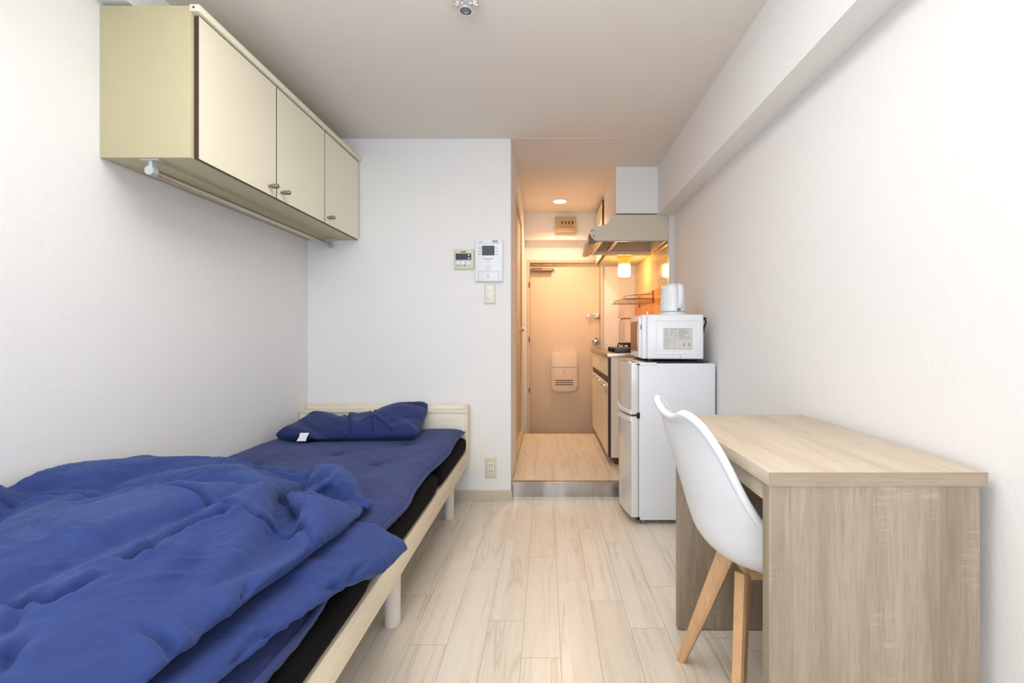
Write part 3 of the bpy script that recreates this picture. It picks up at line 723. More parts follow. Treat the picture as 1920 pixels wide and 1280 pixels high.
bm = B(); path = smooth_path([(0.050, 0, 0.172), (0.082, 0, 0.172), (0.098, 0, 0.150), (0.098, 0, 0.10), (0.088, 0, 0.055), (0.064, 0, 0.044)], 6)
rs = []
for i, p in enumerate(path):
    d = (path[min(i+1, len(path)-1)]-path[max(i-1, 0)]).normalized(); a = Vector((0, 1, 0)); b = d.cross(a)
    rs.append([bm.verts.new(p+a*math.cos(2*PI*k/14)*0.017+b*math.sin(2*PI*k/14)*0.010) for k in range(14)])
loft(bm, rs); obj('handle', bm, M['white'], kt, True, world=False)
bm = B(); box(bm, (0.070, -0.010, 0.026), (0.0765, 0.010, 0.040), 0.002); obj('switch', bm, M['grey'], kt, True, world=False)
bm = B(); lathe(bm, [(0.030, 0.180), (0.030, 0.186), (0.022, 0.188)], (0, 0, 0), 'Z', 24); obj('lid', bm, M['white'], kt, True, world=False)

# ================================================================ DESK
DX, DXR, DY0, DY1, DT = 0.466, 0.925, 0.962, 1.660, 0.7625
dk = thing('desk', 'pale oak desk with solid side panels against the right wall', 'desk', (0.69, 1.31, 0))
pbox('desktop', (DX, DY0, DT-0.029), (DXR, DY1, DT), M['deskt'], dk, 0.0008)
bm = B(); box(bm, (DX+0.0, DY0-0.0012, DT-0.029), (DXR, DY0-0.0002, DT-0.0006)); obj('edge_band', bm, M['deskx_shaded'], dk)
pbox('side_panel', (DX+0.001, DY0+0.001, 0.004), (0.910, DY0+0.030, DT-0.029), M['deskv_shaded'], dk, 0.0006)
pbox('side_panel', (DX+0.001, DY1-0.030, 0.004), (0.910, DY1-0.001, DT-0.029), M['deskv_shaded'], dk, 0.0006)
dr = pbox('drawer', (DX+0.016, DY0+0.032, DT-0.078), (DX+0.030, DY1-0.032, DT-0.033), M['deskt'], dk, 0.0006)
pbox('drawer_box', (DX+0.030, DY0+0.040, DT-0.072), (0.86, DY1-0.040, DT-0.040), M['deskt'], dr, 0.0006)
pbox('back_panel', (0.885, DY0+0.030, DT-0.36), (0.900, DY1-0.030, DT-0.029), M['deskt'], dk, 0.0006)
for y in (DY0+0.015, DY1-0.015):
    for x in (DX+0.02, 0.89):
        bm = B(); cyl(bm, (x, y, 0), (x, y, 0.006), 0.010, n=14); obj('glide', bm, M['brown'], dk, True)

# ================================================================ CHAIR
ch = thing('desk_chair', 'white moulded shell chair with beech legs pushed under the desk', 'chair', (0.60, 1.27, 0))
cyc = 1.27
cen = [(0.336, 0.828), (0.337, 0.814), (0.341, 0.790), (0.350, 0.752), (0.364, 0.706), (0.380, 0.656), (0.395, 0.606), (0.409, 0.555), (0.428, 0.507), (0.462, 0.470), (0.510, 0.448), (0.570, 0.438), (0.640, 0.440), (0.710, 0.444), (0.760, 0.442), (0.795, 0.424)]
hw = [0.146, 0.168, 0.182, 0.192, 0.200, 0.207, 0.214, 0.222, 0.228, 0.232, 0.235, 0.235, 0.233, 0.228, 0.218, 0.195]
ef = [0.000, 0.026, 0.044, 0.060, 0.070, 0.078, 0.094, 0.115, 0.120, 0.090, 0.050, 0.020, 0.0, 0.0, 0.0, 0.0]    # edge forward (+x)
eu = [0.032, 0.026, 0.020, 0.016, 0.012, 0.010, 0.010, 0.020, 0.040, 0.062, 0.072, 0.062, 0.046, 0.030, 0.016, 0.004]     # edge up
cen = smooth_path([(a, 0, b) for a, b in cen], 3)
def interp(L, t):
    t = t*(len(L)-1); i = min(int(t), len(L)-2); return L[i]+(L[i+1]-L[i])*(t-i)
NU = 22; bm = B(); grid = []
for j, c in enumerate(cen):
    t = j/(len(cen)-1); row = []
    h_, f_, u_ = interp(hw, t), interp(ef, t), interp(eu, t)
    for i in range(NU+1):
        u = -1+2*i/NU; k = abs(u)**2.2
        row.append(bm.verts.new((c.x+f_*k, cyc+h_*u, c.z+u_*k)))
    grid.append(row)
for a, b in zip(grid, grid[1:]):
    for i in range(NU): bm.faces.new((a[i], a[i+1], b[i+1], b[i]))
sh = obj('seat_shell', bm, M['shell'], ch, True, angle=180)
md = sh.modifiers.new('thick', 'SOLIDIFY'); md.thickness = 0.010; md.offset = 0; 
md = sh.modifiers.new('round', 'BEVEL'); md.width = 0.003; md.segments = 2; md.limit_method = 'ANGLE'; md.angle_limit = math.radians(50)
# rolled rim
bm = B(); rim = [grid_co for grid_co in []]
def P_(j, i):
    c = cen[j]; t = j/(len(cen)-1); u = -1+2*i/NU; k = abs(u)**2.2
    return Vector((c.x+interp(ef, t)*k, cyc+interp(hw, t)*u, c.z+interp(eu, t)*k))
loop = [P_(0, i) for i in range(NU+1)] + [P_(j, NU) for j in range(1, len(cen))] + [P_(len(cen)-1, i) for i in range(NU-1, -1, -1)] + [P_(j, 0) for j in range(len(cen)-2, 0, -1)]
for _ in range(2): loop = [(loop[i-1]+loop[i]*2+loop[(i+1) % len(loop)])/4 for i in range(len(loop))]
k_ = len(loop)//2; loop = loop[k_:]+loop[:k_]; loop.append(loop[0]); tube(bm, loop, 0.0105, 12, cap=False); obj('shell_rim', bm, M['shell'], ch, True, angle=180)
bm = B(); box(bm, (0.535, cyc-0.06, 0.402), (0.66, cyc+0.06, 0.424), 0.004); obj('leg_mount', bm, M['beech'], ch, True)
for sx, sy in ((-1, 1), (-1, -1), (1, 1), (1, -1)):
    top = Vector((0.595+sx*0.075, cyc+sy*0.055, 0.415)); bot = Vector((0.600+sx*0.165, cyc+sy*0.212, 0.0))
    bm = B(); rs = []
    d = (bot-top).normalized(); side = Vector((sy*0.8, -sx*0.8, 0)).normalized(); oth = d.cross(side).normalized()
    for p, wa, wb in ((top+Vector((0, 0, 0.004)), 0.024, 0.017), (top.lerp(bot, 0.45), 0.020, 0.0145), (bot, 0.0145, 0.0125)):
        k = []
        for a, b in ((1, .55), (.75, 1), (-.75, 1), (-1, .55), (-1, -.55), (-.75, -1), (.75, -1), (1, -.55)):
            q = p+side*a*wb+oth*b*wa
            if p is bot: q.z = 0.0
            k.append(bm.verts.new(q))
        rs.append(k)
    loft(bm, rs); obj('leg', bm, M['beech'], ch)

# ================================================================ BED
BX0, BX1, BYH = XL+0.018, -0.492, 2.815
bed = thing('bed_frame', 'pale wooden bed frame with headboard on round white legs', 'bed', (-1.0, 1.8, 0))
bm = B(); 
box(bm, (XL+0.004, 2.893, 0.20), (-0.500, 2.905, 0.613), 0.001); 
hb = obj('headboard_back', bm, M['bedwoodx'], bed, True)
bm = B(); box(bm, (XL+0.004, BYH, 0.24), (-0.503, BYH+0.016, 0.572), 0.001); obj('headboard', bm, M['bedwoodx'], bed, True)
bm = B(); box(bm, (XL+0.004, BYH-0.004, 0.572), (-0.492, 2.893, 0.586), 0.001); obj('headboard_shelf', bm, M['bedwoodx'], bed, True)
bm = B(); box(bm, (-0.503, BYH+0.004, 0.24), (-0.488, 2.905, 0.612), 0.001); obj('side_panel', bm, M['bedwood'], bed, True)
bm = B(); box(bm, (-0.512, 0.78-0.03, 0.245), (-0.490, BYH+0.002, 0.338), 0.001); obj('side_rail', bm, M['bedwood'], bed, True)
bm = B(); box(bm, (XL+0.016, 0.75, 0.245), (XL+0.038, BYH, 0.338), 0.001); obj('side_rail', bm, M['bedwood'], bed, True)
bm = B(); box(bm, (XL+0.038, 0.75, 0.245), (-0.512, 0.772, 0.338), 0.001); obj('foot_rail', bm, M['bedwood'], bed, True)
for k in range(12):
    y = 0.86+0.165*k; bm = B(); box(bm, (XL+0.038, y, 0.300), (-0.512, y+0.07, 0.316), 0.001); obj('slat', bm, M['bedwoodx'], bed)
for x in (-0.560, -1.44):
    for y in (2.630, 1.667, 0.86):
        bm = B(); cyl(bm, (x, y, 0.006), (x, y, 0.300), 0.0285, n=32); cyl(bm, (x, y, 0), (x, y, 0.006), 0.026, n=32); obj('leg', bm, M['bedleg'], bed, True)

# folding mattress, three sections
mt = thing('folding_mattress', 'black three-section folding mattress on the bed frame', 'mattress', (-1.0, 1.8, 0.338))
for a, b in ((2.086, 2.805), (1.305, 2.076), (0.560, 1.295)):
    bm = B(); rs = []; n = 26
    for i in range(n+1):
        t = i/n; y = a+(b-a)*t
        e = min(t, 1-t)*(b-a); s_ = 1-math.exp(-e/0.022)
        h = 0.022+0.028*s_; cx = (XL+0.012-0.484)/2; half = (-0.484-(XL+0.012))/2-0.016*(1-s_)
        ring_ = []
        for k in range(40):
            an = 2*PI*k/40; ca, sa = math.cos(an), math.sin(an)
            px_ = math.copysign(abs(ca)**0.10, ca)*half; pz = math.copysign(abs(sa)**0.42, sa)*h
            edge = max(0, (px_-(-0.52-cx))/0.04) if px_ > 0 else 0
            zc = 0.389
            ring_.append(bm.verts.new((cx+px_, y, zc+pz)))
        rs.append(ring_)
    loft(bm, rs); obj('mattress_section', bm, M['mattress'], mt, True, angle=60)
# cloth shapes: second differences along each cloth thread, in steps of 1.5 mm
LOW_X = [10,-17,12,-8,0,2,1,0,0,0,0,0,0,0,0,0,0,0,0,0,0,0,0,0,0,0,0,1,-1,1,-1,1,0,-1,1,1,2,-9,1,2,1,2,-1,0,0,0,0,0,0,0,0,0,0,0,0,0,0,0,0,0,1,-2,1,0,0,0,0,0,0,0,0,0,0,14,-13,-2,-1,1,1,0,0,0,0,0,1,-1,0,1,-1,1,-1,0,0,0,0,0,0,-1,2,-2,2,-1,1,0,-1,1,-1,1,-2,1,-1,1,-2,1,-1,2,4,-3,-2,1,0,0,-1,1,0,0,0,0,-1,1,0,0,0,0,0,0,1,-1,0,0,0,0,0,0,0,0,0,0,1,11,-21,12,1,-5,0,1,1,-1,1,-1,0,1,0,-1,1,-1,0,0,0,0,-1,1,0,0,0,-1,2,1,-1,0,-1,0,0,0,-1,0,-1,-1,2,3,-4,2,6,-6,0,-1,1,0,-1,2,-1,-1,1,-1,2,-2,1,1,-1,0,0,1,-1,0,1,-1,0,0,0,0,0,1,-1,-1,0,4,0,1,-5,0,1,-1,1,0,0,1,-1,0,0,0,2,-2,0,-1,1,0,1,-2,2,-1,0,1,0,1,-2,-2,3,-3,1,0,0,1,0,0,2,-3,0,1,6,-7,1,-1,1,0,-1,1,0,1,-1,0,0,1,-1,0,0,0,0,0,2,-2,0,1,-1,0,0,0,1,-2,1,-1,2,3,-2,-3,2,-2,1,-1,1,0,0,1,-1,0,-1,1,0,1,-1,0,0,-1,3,-2,1,-1,1,-1,-2,2,1,-3,3,-2,1,0,0,0,1,0,-2,0,2,-1,4,-4,0,-1,1,0,0,0,0,0,1,-1,1,-1,0,1,-2,1,1,0,-1,1,-1,1,-1,0,0,0,0,0,-1,1,3,-3,0,0,1,-2,2,-2,1,0,-1,1,0,0,1,-2,0,1,0,0,1,-2,2,-1,0,0,1,-1,1,-1,1,-2,1,1,-2,2,-1,0,2,-3,0,1,0,1,2,-4,1,0,0,0,0,1,-1,0,1,-1,1,-1,1,-1,-1,3,-2,1,0,-1,1,-1,0,0,0,0,0,-1,-1,5,-3,0,0,0,1,-2,2,-2,1,0,-1,1,0,-1,1,0,0,0,0,0,0,1,-1,1,-1,0,0,1,-1,0,1,-1,0,0,0,0,1,0,-2,0,2,-1,0,1,0,-2,2,-1,0,1,-1,0,1,0,-1,1,-1,1,-1,0,1,0,0,-1,1,0,-1,0,0,1,-1,0,-2,-1,6,-4,1,0,1,-2,2,-2,1,0,-1,2,-2,1,0,0,-1,1,0,0,0,1,-1,0,0,1,-1,1,-1,0,1,-1,0,1,-1,0,0,0,2,-4,2,0,0,0,1,0,-1,0,0,1,-1,0,1,0,0,-1,1,-1,1,-1,1,0,0,0,-1,1,0,-1,0,1,-1,0,0,-1,-5,9,-3,-1,2,-2,2,-2,2,-2,1,0,0,0,-1,1,0,0,0,-1,1,1,-1,0,0,1,-1,1,-1,1,-1,0,1,-1,0,0,0,1,-1,1,-2,0,2,-1,0,0,1,-1,0,0,1,-1,1,0,0,-1,1,0,-1,1,-1,1,0,0,0,0,0,0,-1,1,-1,0,0,0,-1,-7,11,-4,2,-2,2,-1,0,0,0,0,-1,1,0,0,0,-1,1,0,0,0,0,0,0,0,1,0,-1,0,1,-1,1,-1,1,-1,0,0,0,0,1,-2,1,0,0,0,1,-1,0,0,1,-1,1,0,0,-1,1,0,0,-1,2,-2,1,0,0,0,0,0,0,0,-1,0,0,0,0,-1,-8,11,-2,0,0,0,1,-1,0,0,-1,1,0,0,-1,1,0,-1,1,0,0,0,0,0,1,-1,1,-1,1,-1,1,-1,1,-1,0,1,-1,0,0,1,-2,0,2,-1,0,0,0,0,1,-1,1,0,-1,1,0,0,0,0,0,0,-1,1,1,-1,0,0,0,0,0,-1,0,0,0,0,-1,-10,13,-3,2,-1,1,-1,0,0,0,0,0,-1,1,0,-1,1,0,0,-1,1,0,1,-1,0,1,-1,1,-1,1,-1,1,-1,1,-1,0,1,-1,0,0,-1,1,0,0,0,0,1,-1,0,1,0,-1,1,0,0,0,0,0,0,0,-1,2,-1,1,-1,0,0,0,0,-1,0,0,0,1,-3,-10,12,1,0,-1,0,1,-1,0,0,-1,1,0,0,-1,1,-1,1,0,0,0,0,0,0,0,1,-1,1,0,-1,1,-1,1,-1,1,-1,0,0,0,1,-2,0,2,-2,1,1,-1,0,1,-1,1,0,-1,1,0,1,-1,0,0,0,0,0,1,-1,1,-1,0,0,0,-1,0,0,0,1,-2,-14,15,1,0,0,-1,0,1,-1,-1,1,0,-1,1,0,-1,1,-1,1,0,0,0,0,0,1,-1,1,0,-1,1,-1,1,-1,1,-1,0,1,-1,0,0,-1,1,0,0,0,0,0,1,-1,1,-1,1,0,0,0,0,0,1,-1,1,-2,2,-1,1,-1,1,-1,0,0,-1,0,0,0,0,0,-16,15,2,0,0,-1,1,-1,0,0,-1,1,0,-1,1,-1,1,0,-1,1,0,0,0,1,-1,1,-1,1,-1,1,0,-1,1,0,-1,0,0,1,-1,-1,1,-1,2,-2,1,0,1,-1,1,-1,1,0,-1,2,-1,0,0,1,-1,1,-2,2,0,0,-1,1,-1,0,0,-1,0,0,0,-1,2,-19,18,1,0,-1,1,-1,0,0,0,0,0,-1,1,-1,1,-1,1,0,0,0,0,0,0,0,1,0,-1,1,-1,1,0,0,-1,0,1,-1,0,0,-1,1,-1,2,-1,-1,2,-1,0,1,-1,1,0,0,0,1,-1,0,1,-1,1,-1,1,0,-1,1,-1,1,-1,0,-1,0,0,0,-1,2,-20,18,2,0,0,-1,1,-1,0,0,0,
-1,1,-1,1,-1,1,-1,1,0,0,0,0,0,1,0,-1,1,-1,1,0,-1,1,0,-1,0,1,-1,0,-1,1,-1,1,0,0,0,0,0,1,0,-1,2,-2,2,-1,1,-1,1,0,-1,0,1,0,0,0,-1,1,-1,0,-1,0,0,0,-1,3,-23,20,2,-1,1,0,-1,0,1,-1,-1,1,-1,1,-1,1,-1,1,-1,1,0,0,0,1,-1,1,0,-1,1,-1,1,-1,1,0,-1,1,-1,0,0,-1,1,-1,2,-2,1,0,0,1,-1,1,0,0,0,0,1,0,-1,1,0,-1,0,2,-1,0,0,-1,1,-1,0,-1,0,-1,1,0,2,-25,22,2,0,0,-1,1,-1,0,0,0,-1,1,-1,1,-1,1,-1,1,-1,1,0,1,-1,0,1,0,0,-1,1,-1,1,-1,1,0,-2,2,0,-1,-1,1,-1,1,0,0,0,0,0,0,1,0,0,0,1,0,0,-1,1,0,-1,1,0,0,0,0,0,-1,1,-1,-1,-1,1,0,0,2,-26,23,2,-1,1,-1,1,-1,0,0,0,0,-1,1,-1,0,1,-1,1,0,0,0,0,0,1,-1,1,0,-1,1,0,-1,1,-1,0,1,-1,1,-1,0,-1,0,2,-2,1,0,0,0,0,1,0,1,-1,1,-1,1,0,0,0,-1,1,1,-1,0,0,0,-1,1,-1,-2,1,0,0,0,2,-28,25,2,0,-1,1,-1,1,-1,0,0,-1,0,0,1,0,-1,0,1,0,-1,2,-1,0,1,-1,1,0,0,-1,1,-1,1,0,-2,2,-1,1,0,-2,1,-1,1,0,-1,1,0,0,1,0,0,0,1,-1,1,0,0,0,0,-1,1,1,0,-1,0,0,-1,1,-2,0,0,0,0,0,2,-29,25,3,0,0,-1,1,-1,0,0,0,-1,0,1,-1,1,-1,0,0,2,-2,1,1,-1,0,2,-2,1,0,0,0,-1,0,0,1,-1,0,1,0,-1,-1,0,2,-2,1,-1,1,1,-1,1,0,1,-1,1,0,-1,2,-1,0,-1,2,0,-1,1,-1,-1,1,-1,0,-1,0,0,0,0,2,-31,28,2,-1,1,-1,1,-1,0,0,0,-1,1,-1,0,0,1,-1,1,-1,0,2,-2,1,2,-1,-1,2,-1,-1,1,0,0,-1,0,-1,2,0,1,-3,1,-1,1,0,-2,2,0,1,-1,1,0,1,-1,1,0,0,0,1,-1,-1,2,0,0,-1,0,0,-1,1,-1,-1,0,0,0,0,3,-34,29,3,0,-1,1,0,-1,0,0,-1,1,-1,0,0,0,1,-1,0,0,1,0,0,0,-1,3,0,-1,0,1,-2,1,0,-1,0,0,-1,1,2,0,-2,-1,0,0,1,0,0,0,1,0,0,0,1,0,0,0,0,0,1,-2,3,-1,-1,1,-1,-1,1,0,-1,-1,0,0,0,1,1,-35,32,1,0,0,0,0,-1,1,-1,0,1,-1,0,0,1,-1,1,0,0,0,0,0,0,1,-1,1,0,-1,1,0,-1,1,0,0,0,-1,1,-1,2,0,-3,0,0,1,-1,1,0,1,0,0,0,1,0,0,1,-1,1,-1,0,2,-1,0,-1,0,0,0,0,-1,-1,0,0,0,1,1,-37,36,0,-1,0,1,-1,0,0,0,-1,1,-1,0,1,-1,0,1,0,-1,1,0,0,1,-1,1,0,-1,1,0,0,0,0,-1,1,0,0,-1,0,0,-1,0,-1,2,-1,1,0,0,1,0,0,1,0,0,0,1,-1,1,-1,0,1,0,0,-1,0,1,-1,0,-1,0,-1,0,1,0,-1,-36,39,-1,-1,0,0,-1,1,-1,-1,1,-1,0,1,-1,0,1,-1,0,1,0,0,0,1,0,0,0,0,0,-1,0,2,-1,0,-1,0,-1,0,0,0,-1,2,-1,0,1,-1,1,1,0,0,1,0,0,0,0,1,-1,0,0,0,1,2,0,-3,1,-1,0,-1,1,-2,0,0,0,0,-1,-37,41,-1,-1,0,-1,1,-1,0,0,-1,1,-1,0,1,-1,1,-1,0,1,0,0,0,1,0,0,-1,1,-1,1,1,-1,-1,1,-1,0,0,0,-1,0,-1,1,0,1,-1,1,0,0,1,0,1,0,0,0,1,-1,1,-1,0,1,-1,1,3,-2,-2,0,0,0,0,-2,0,0,0,0,-1,-38,42,-2,1,-1,-1,1,-1,0,0,-1,0,1,-1,-1,2,-1,1,-1,0,2,-1,0,1,0,-1,1,0,0,0,0,0,0,0,-1,0,0,-1,0,0,-1,2,-2,2,-1,1,0,1,-1,2,-1,1,0,1,-1,1,0,-1,0,1,-1,1,1,1,-1,-2,0,0,0,-2,0,0,0,0,-1,-40,45,-3,0,0,0,-1,0,0,0,-1,1,-1,0,0,0,0,0,0,1,0,0,1,-1,1,0,0,0,0,1,-1,0,0,-1,0,0,0,-1,0,1,-2,1,0,0,0,1,0,1,0,0,1,0,0,0,1,0,-1,1,-1,1,0,0,0,1,1,-2,-1,0,0,-2,0,0,0,1,-3,-40,45,-2,1,-1,-1,1,-1,0,0,-1,0,0,0,0,0,0,0,1,-1,1,0,1,-1,1,0,0,1,-1,0,0,0,0,0,-1,0,-1,1,-1,1,-2,1,-1,1,1,-1,2,-1,1,1,-1,1,1,-1,1,-1,1,0,0,-1,1,0,0,1,1,-2,0,-1,0,-2,0,0,0,1,-2,-44,49,-3,0,0,0,-1,1,-2,1,0,-1,0,0,0,0,0,0,0,1,0,0,0,1,-1,1,0,1,-1,1,-1,0,0,-1,1,-2,1,-1,1,-1,-1,1,0,0,0,1,0,0,1,1,0,0,0,1,0,-1,1,0,0,0,-1,2,-1,1,0,0,-1,-1,0,-2,0,0,1,-1,-1,-45,49,-2,0,0,0,0,-1,0,0,-1,0,0,0,
0,0,0,0,0,1,0,0,0,1,0,0,0,0,1,-1,0,0,0,-1,1,-1,-1,1,-1,1,-2,0,1,0,0,1,0,1,0,0,1,0,0,1,0,0,0,0,0,0,0,0,1,-1,2,-2,0,0,-1,-2,0,0,1,-1,-1,-47,51,-2,1,-1,0,-1,0,1,-2,0,1,-1,-1,1,0,0,0,0,1,0,0,1,-1,1,0,0,1,-1,1,-1,0,-1,1,-1,0,0,-1,1,-1,-1,1,0,-1,2,-1,2,-1,1,0,1,0,1,0,0,0,0,0,0,0,0,1,-1,1,0,0,-1,0,-1,-2,0,0,1,0,-2,-49,53,-2,0,0,0,0,-1,0,0,-1,0,0,0,0,-1,1,1,-1,0,1,0,1,-1,1,0,1,-1,1,-1,0,0,0,0,-1,0,-1,1,-1,1,-2,0,1,0,0,1,0,0,1,1,0,0,0,2,-2,2,-1,0,0,0,0,1,0,0,-1,1,0,-1,-2,0,-1,1,-1,1,-2,-51,55,-2,1,-2,2,-2,0,0,0,-1,1,-1,-1,1,0,0,0,0,0,2,-1,0,1,0,0,0,1,-1,1,-1,0,0,-1,1,-1,-1,1,-1,0,-1,1,0,-1,1,1,0,1,0,0,1,0,1,0,0,0,1,-1,0,1,-1,1,-1,1,0,0,0,-2,1,-3,0,1,-1,1,-2,-53,58,-3,0,0,0,0,-2,1,1,-2,0,0,0,0,-1,1,0,0,1,0,0,0,1,0,0,1,-1,1,-1,0,0,0,0,-1,0,0,-1,0,1,-2,0,1,0,0,0,1,1,0,1,-1,2,-1,2,-1,0,0,1,-1,1,-1,1,0,0,0,0,-1,1,-2,-2,0,0,1,1,-3,-55,59,-2,0,1,-2,1,-1,0,0,0,-2,1,0,0,0,-1,1,1,-1,1,0,1,-1,1,1,-1,1,-1,1,-1,0,0,-1,1,-1,-1,1,-1,0,-1,1,0,-1,1,1,0,0,1,1,0,0,1,0,0,1,-1,1,-1,1,0,0,0,0,0,-1,1,-1,0,-3,0,0,1,1,-3,-57,61,-2,1,-1,0,-1,1,-1,-1,0,0,1,-2,1,0,0,0,0,0,1,0,1,0,0,0,1,-1,1,-1,0,1,-2,1,-1,0,0,-1,1,-1,-1,0,1,0,0,0,1,1,0,0,1,1,0,0,0,1,0,-1,0,1,0,0,0,0,0,0,-1,1,-2,-1,-1,0,2,-1,-2,-58,60,1,0,-1,0,0,-1,0,0,-1,0,0,0,-1,1,0,0,0,1,-1,2,-1,1,0,0,1,-1,1,0,-1,0,0,0,-1,0,0,-1,0,1,-3,2,0,-1,1,0,2,-1,1,1,0,0,1,1,-1,0,1,0,-1,2,-2,2,-1,0,0,0,-1,1,-2,-1,-1,0,2,-1,-2,-60,62,1,0,-1,0,0,0,-1,-1,0,1,-1,-1,1,0,-1,1,0,1,0,0,0,1,1,-1,1,-1,1,-1,1,-1,0,-1,1,-1,-1,1,-1,0,-1,1,-1,0,1,1,0,0,2,-1,1,1,0,0,1,-1,1,0,-1,2,-1,0,1,-1,0,-1,1,-1,1,-4,0,1,-1,2,-3,-61,62,3,-2,0,1,-2,1,-1,0,-1,0,0,0,-1,1,0,0,0,0,1,0,1,0,0,0,1,-1,1,0,-1,0,0,0,-1,0,0,-1,0,0,-1,1,-1,1,0,0,1,1,0,1,0,1,0,0,1,-1,1,0,0,0,0,1,-1,0,0,0,0,0,-2,-1,-1,1,-1,2,-3,-63,64,2,1,-2,0,0,0,-1,-1,0,1,-1,-1,1,-1,1,0,0,0,1,1,-1,1,0,1,-1,1,0,-1,1,-1,0,0,-1,0,-1,1,-1,-1,1,0,-1,0,1,1,0,0,1,1,0,1,0,1,-1,1,0,0,0,0,1,0,-1,0,0,0,0,-1,0,-2,-1,1,-1,2,-3,-64,65,2,-1,1,-1,1,-2,0,-1,1,-1,0,0,-1,1,-1,1,0,1,0,0,0,1,1,-1,1,-1,1,0,-1,0,1,-2,1,-2,1,-1,0,-1,1,0,-1,1,-1,2,0,1,0,1,0,1,0,0,1,0,0,0,0,1,-1,1,-1,1,-1,0,-1,1,-1,-2,-1,1,-1,1,-1,-67,67,2,0,-1,1,-2,2,-3,1,-1,1,-2,1,-1,1,0,0,0,0,1,0,1,-1,2,-1,1,0,0,-1,1,-1,0,0,-1,0,0,-1,0,-1,1,0,-1,0,1,0,1,1,0,1,0,1,0,1,0,0,0,0,0,1,-1,2,-2,0,1,-1,-1,1,-1,-2,-1,1,0,0,-3,-65,66,4,-2,1,-1,0,-1,1,-2,1,-1,0,-1,1,-1,1,0,0,0,1,0,1,0,0,1,-1,1,0,0,-1,1,-1,-1,1,-1,-1,1,-2,0,1,0,-1,1,-1,2,0,0,2,-1,2,0,0,1,-1,1,1,-1,0,1,0,0,0,-1,0,0,0,0,-3,1,-2,1,-1,2,-4,-66,68,2,0,-1,1,-2,1,-1,0,-1,0,0,0,-1,1,0,-1,1,1,-1,2,-1,1,1,-1,1,0,-1,1,0,-1,0,0,-1,0,0,-1,0,-1,1,0,-1,0,1,0,1,1,0,1,0,1,0,1,0,0,0,1,-1,1,0,1,-2,0,1,-1,-1,0,0,-3,1,-1,1,0,-5,-61,64,3,0,0,-1,0,-1,1,-2,0,1,-2,1,-1,1,0,0,0,0,1,0,1,-1,2,-1,1,0,0,-1,1,-1,0,1,-2,0,-1,0,0,-1,2,-2,0,0,1,0,1,1,0,1,1,0,0,1,0,0,0,1,-1,1,0,1,-2,1,-2,1,1,-2,-1,-1,-1,1,-1,0,-5,-59,63,3,0,0,-1,0,0,-1,0,-1,0,0,-1,1,0,
-1,1,0,0,1,0,1,0,0,1,-1,1,0,0,-1,1,-1,0,-1,0,0,-1,0,-1,1,0,-1,0,1,0,1,0,2,0,0,1,1,0,0,0,0,1,-1,1,-1,3,-2,-2,2,-1,-1,1,-2,-3,3,-2,1,-1,-7,-56,63,2,0,0,-1,0,0,-1,0,-1,0,0,-1,1,0,-1,1,0,0,1,0,1,0,0,0,1,0,0,0,-1,1,-1,0,-1,0,0,-1,0,-1,1,-1,1,-1,1,0,1,1,0,1,0,1,1,0,0,0,1,-1,1,-1,-1,4,-2,0,-1,0,-1,0,-1,-1,-1,0,1,-1,-7,-55,64,1,0,-1,0,-1,0,-1,1,-2,1,-1,0,0,0,-1,1,0,1,-1,1,1,0,0,0,1,-1,0,0,0,0,-1,0,0,-1,0,0,-1,1,-1,1,1,-1,0,1,1,1,0,0,1,0,1,0,-1,0,0,0,-1,-1,2,1,0,-1,0,0,0,0,-1,-1,-1,1,0,0,1,-729,727,0,15,-14,-2,17,-16,-1,17,-16,0,15,-15,0,15,-15,0,15,-15,0,15,-15,1,14,-15,0,15,-15,0,15,-15,0,15,-15,1,13,-14,1,13,-13,-1,15,-15,0,15,-15,1,13,-14,1,13,-13,-1,14,-13,-1,14,-13,-1,15,-15,1,13,-14,1,13,-13,-1,14,-13,0,11,-11,0,13,-13,-2,16,-15,0,14,-13,0,12,-12,0,13,-14,1,13,-14,1,13,-14,1,13,-13,-1,14,-13,0,12,-12,0,13,-14,1,13,-14,1,13,-13,0,12,-12,0,12,-12,0,12,-12,0,13,-14,1,13,-13,0,12,-12,0,10,-10,-1,-1,3,0,-56,56,0,-1,1,-2,1,-2,1,-1,0,-1,1,-1,0,1,-1,1,1,-1,1,1,0,0,1,-1,1,0,0,0,0,-1,0,-1,0,-1,1,-2,1,0,-2,1,1,-1,2,0,0,2,0,0,1,0,1,0,0,0,1,1,-2,-2,5,-7,-3,4,1,0,1,-1,-1,0,-1,2,1,-53,52,0,-1,0,0,-1,0,0,-1,-1,1,-1,0,1,-1,1,0,0,1,0,0,1,0,1,0,0,0,0,0,-1,0,0,0,-1,-1,0,0,-1,1,-1,0,0,1,0,1,1,0,1,0,1,1,-1,1,1,-2,3,-2,-6,10,-12,6,1,-1,1,0,1,-2,-2,2,-3,2,2,-50,49,0,-1,0,0,0,-2,1,-1,0,-1,0,0,1,-1,1,-1,2,-1,2,-1,1,1,-1,1,0,0,0,0,0,-1,0,-1,0,-1,0,0,-1,1,-1,0,0,1,0,1,1,0,1,0,1,1,-1,1,-1,0,0,-1,1,4,-10,6,1,-1,0,0,-1,1,-3,0,1,-1,1]
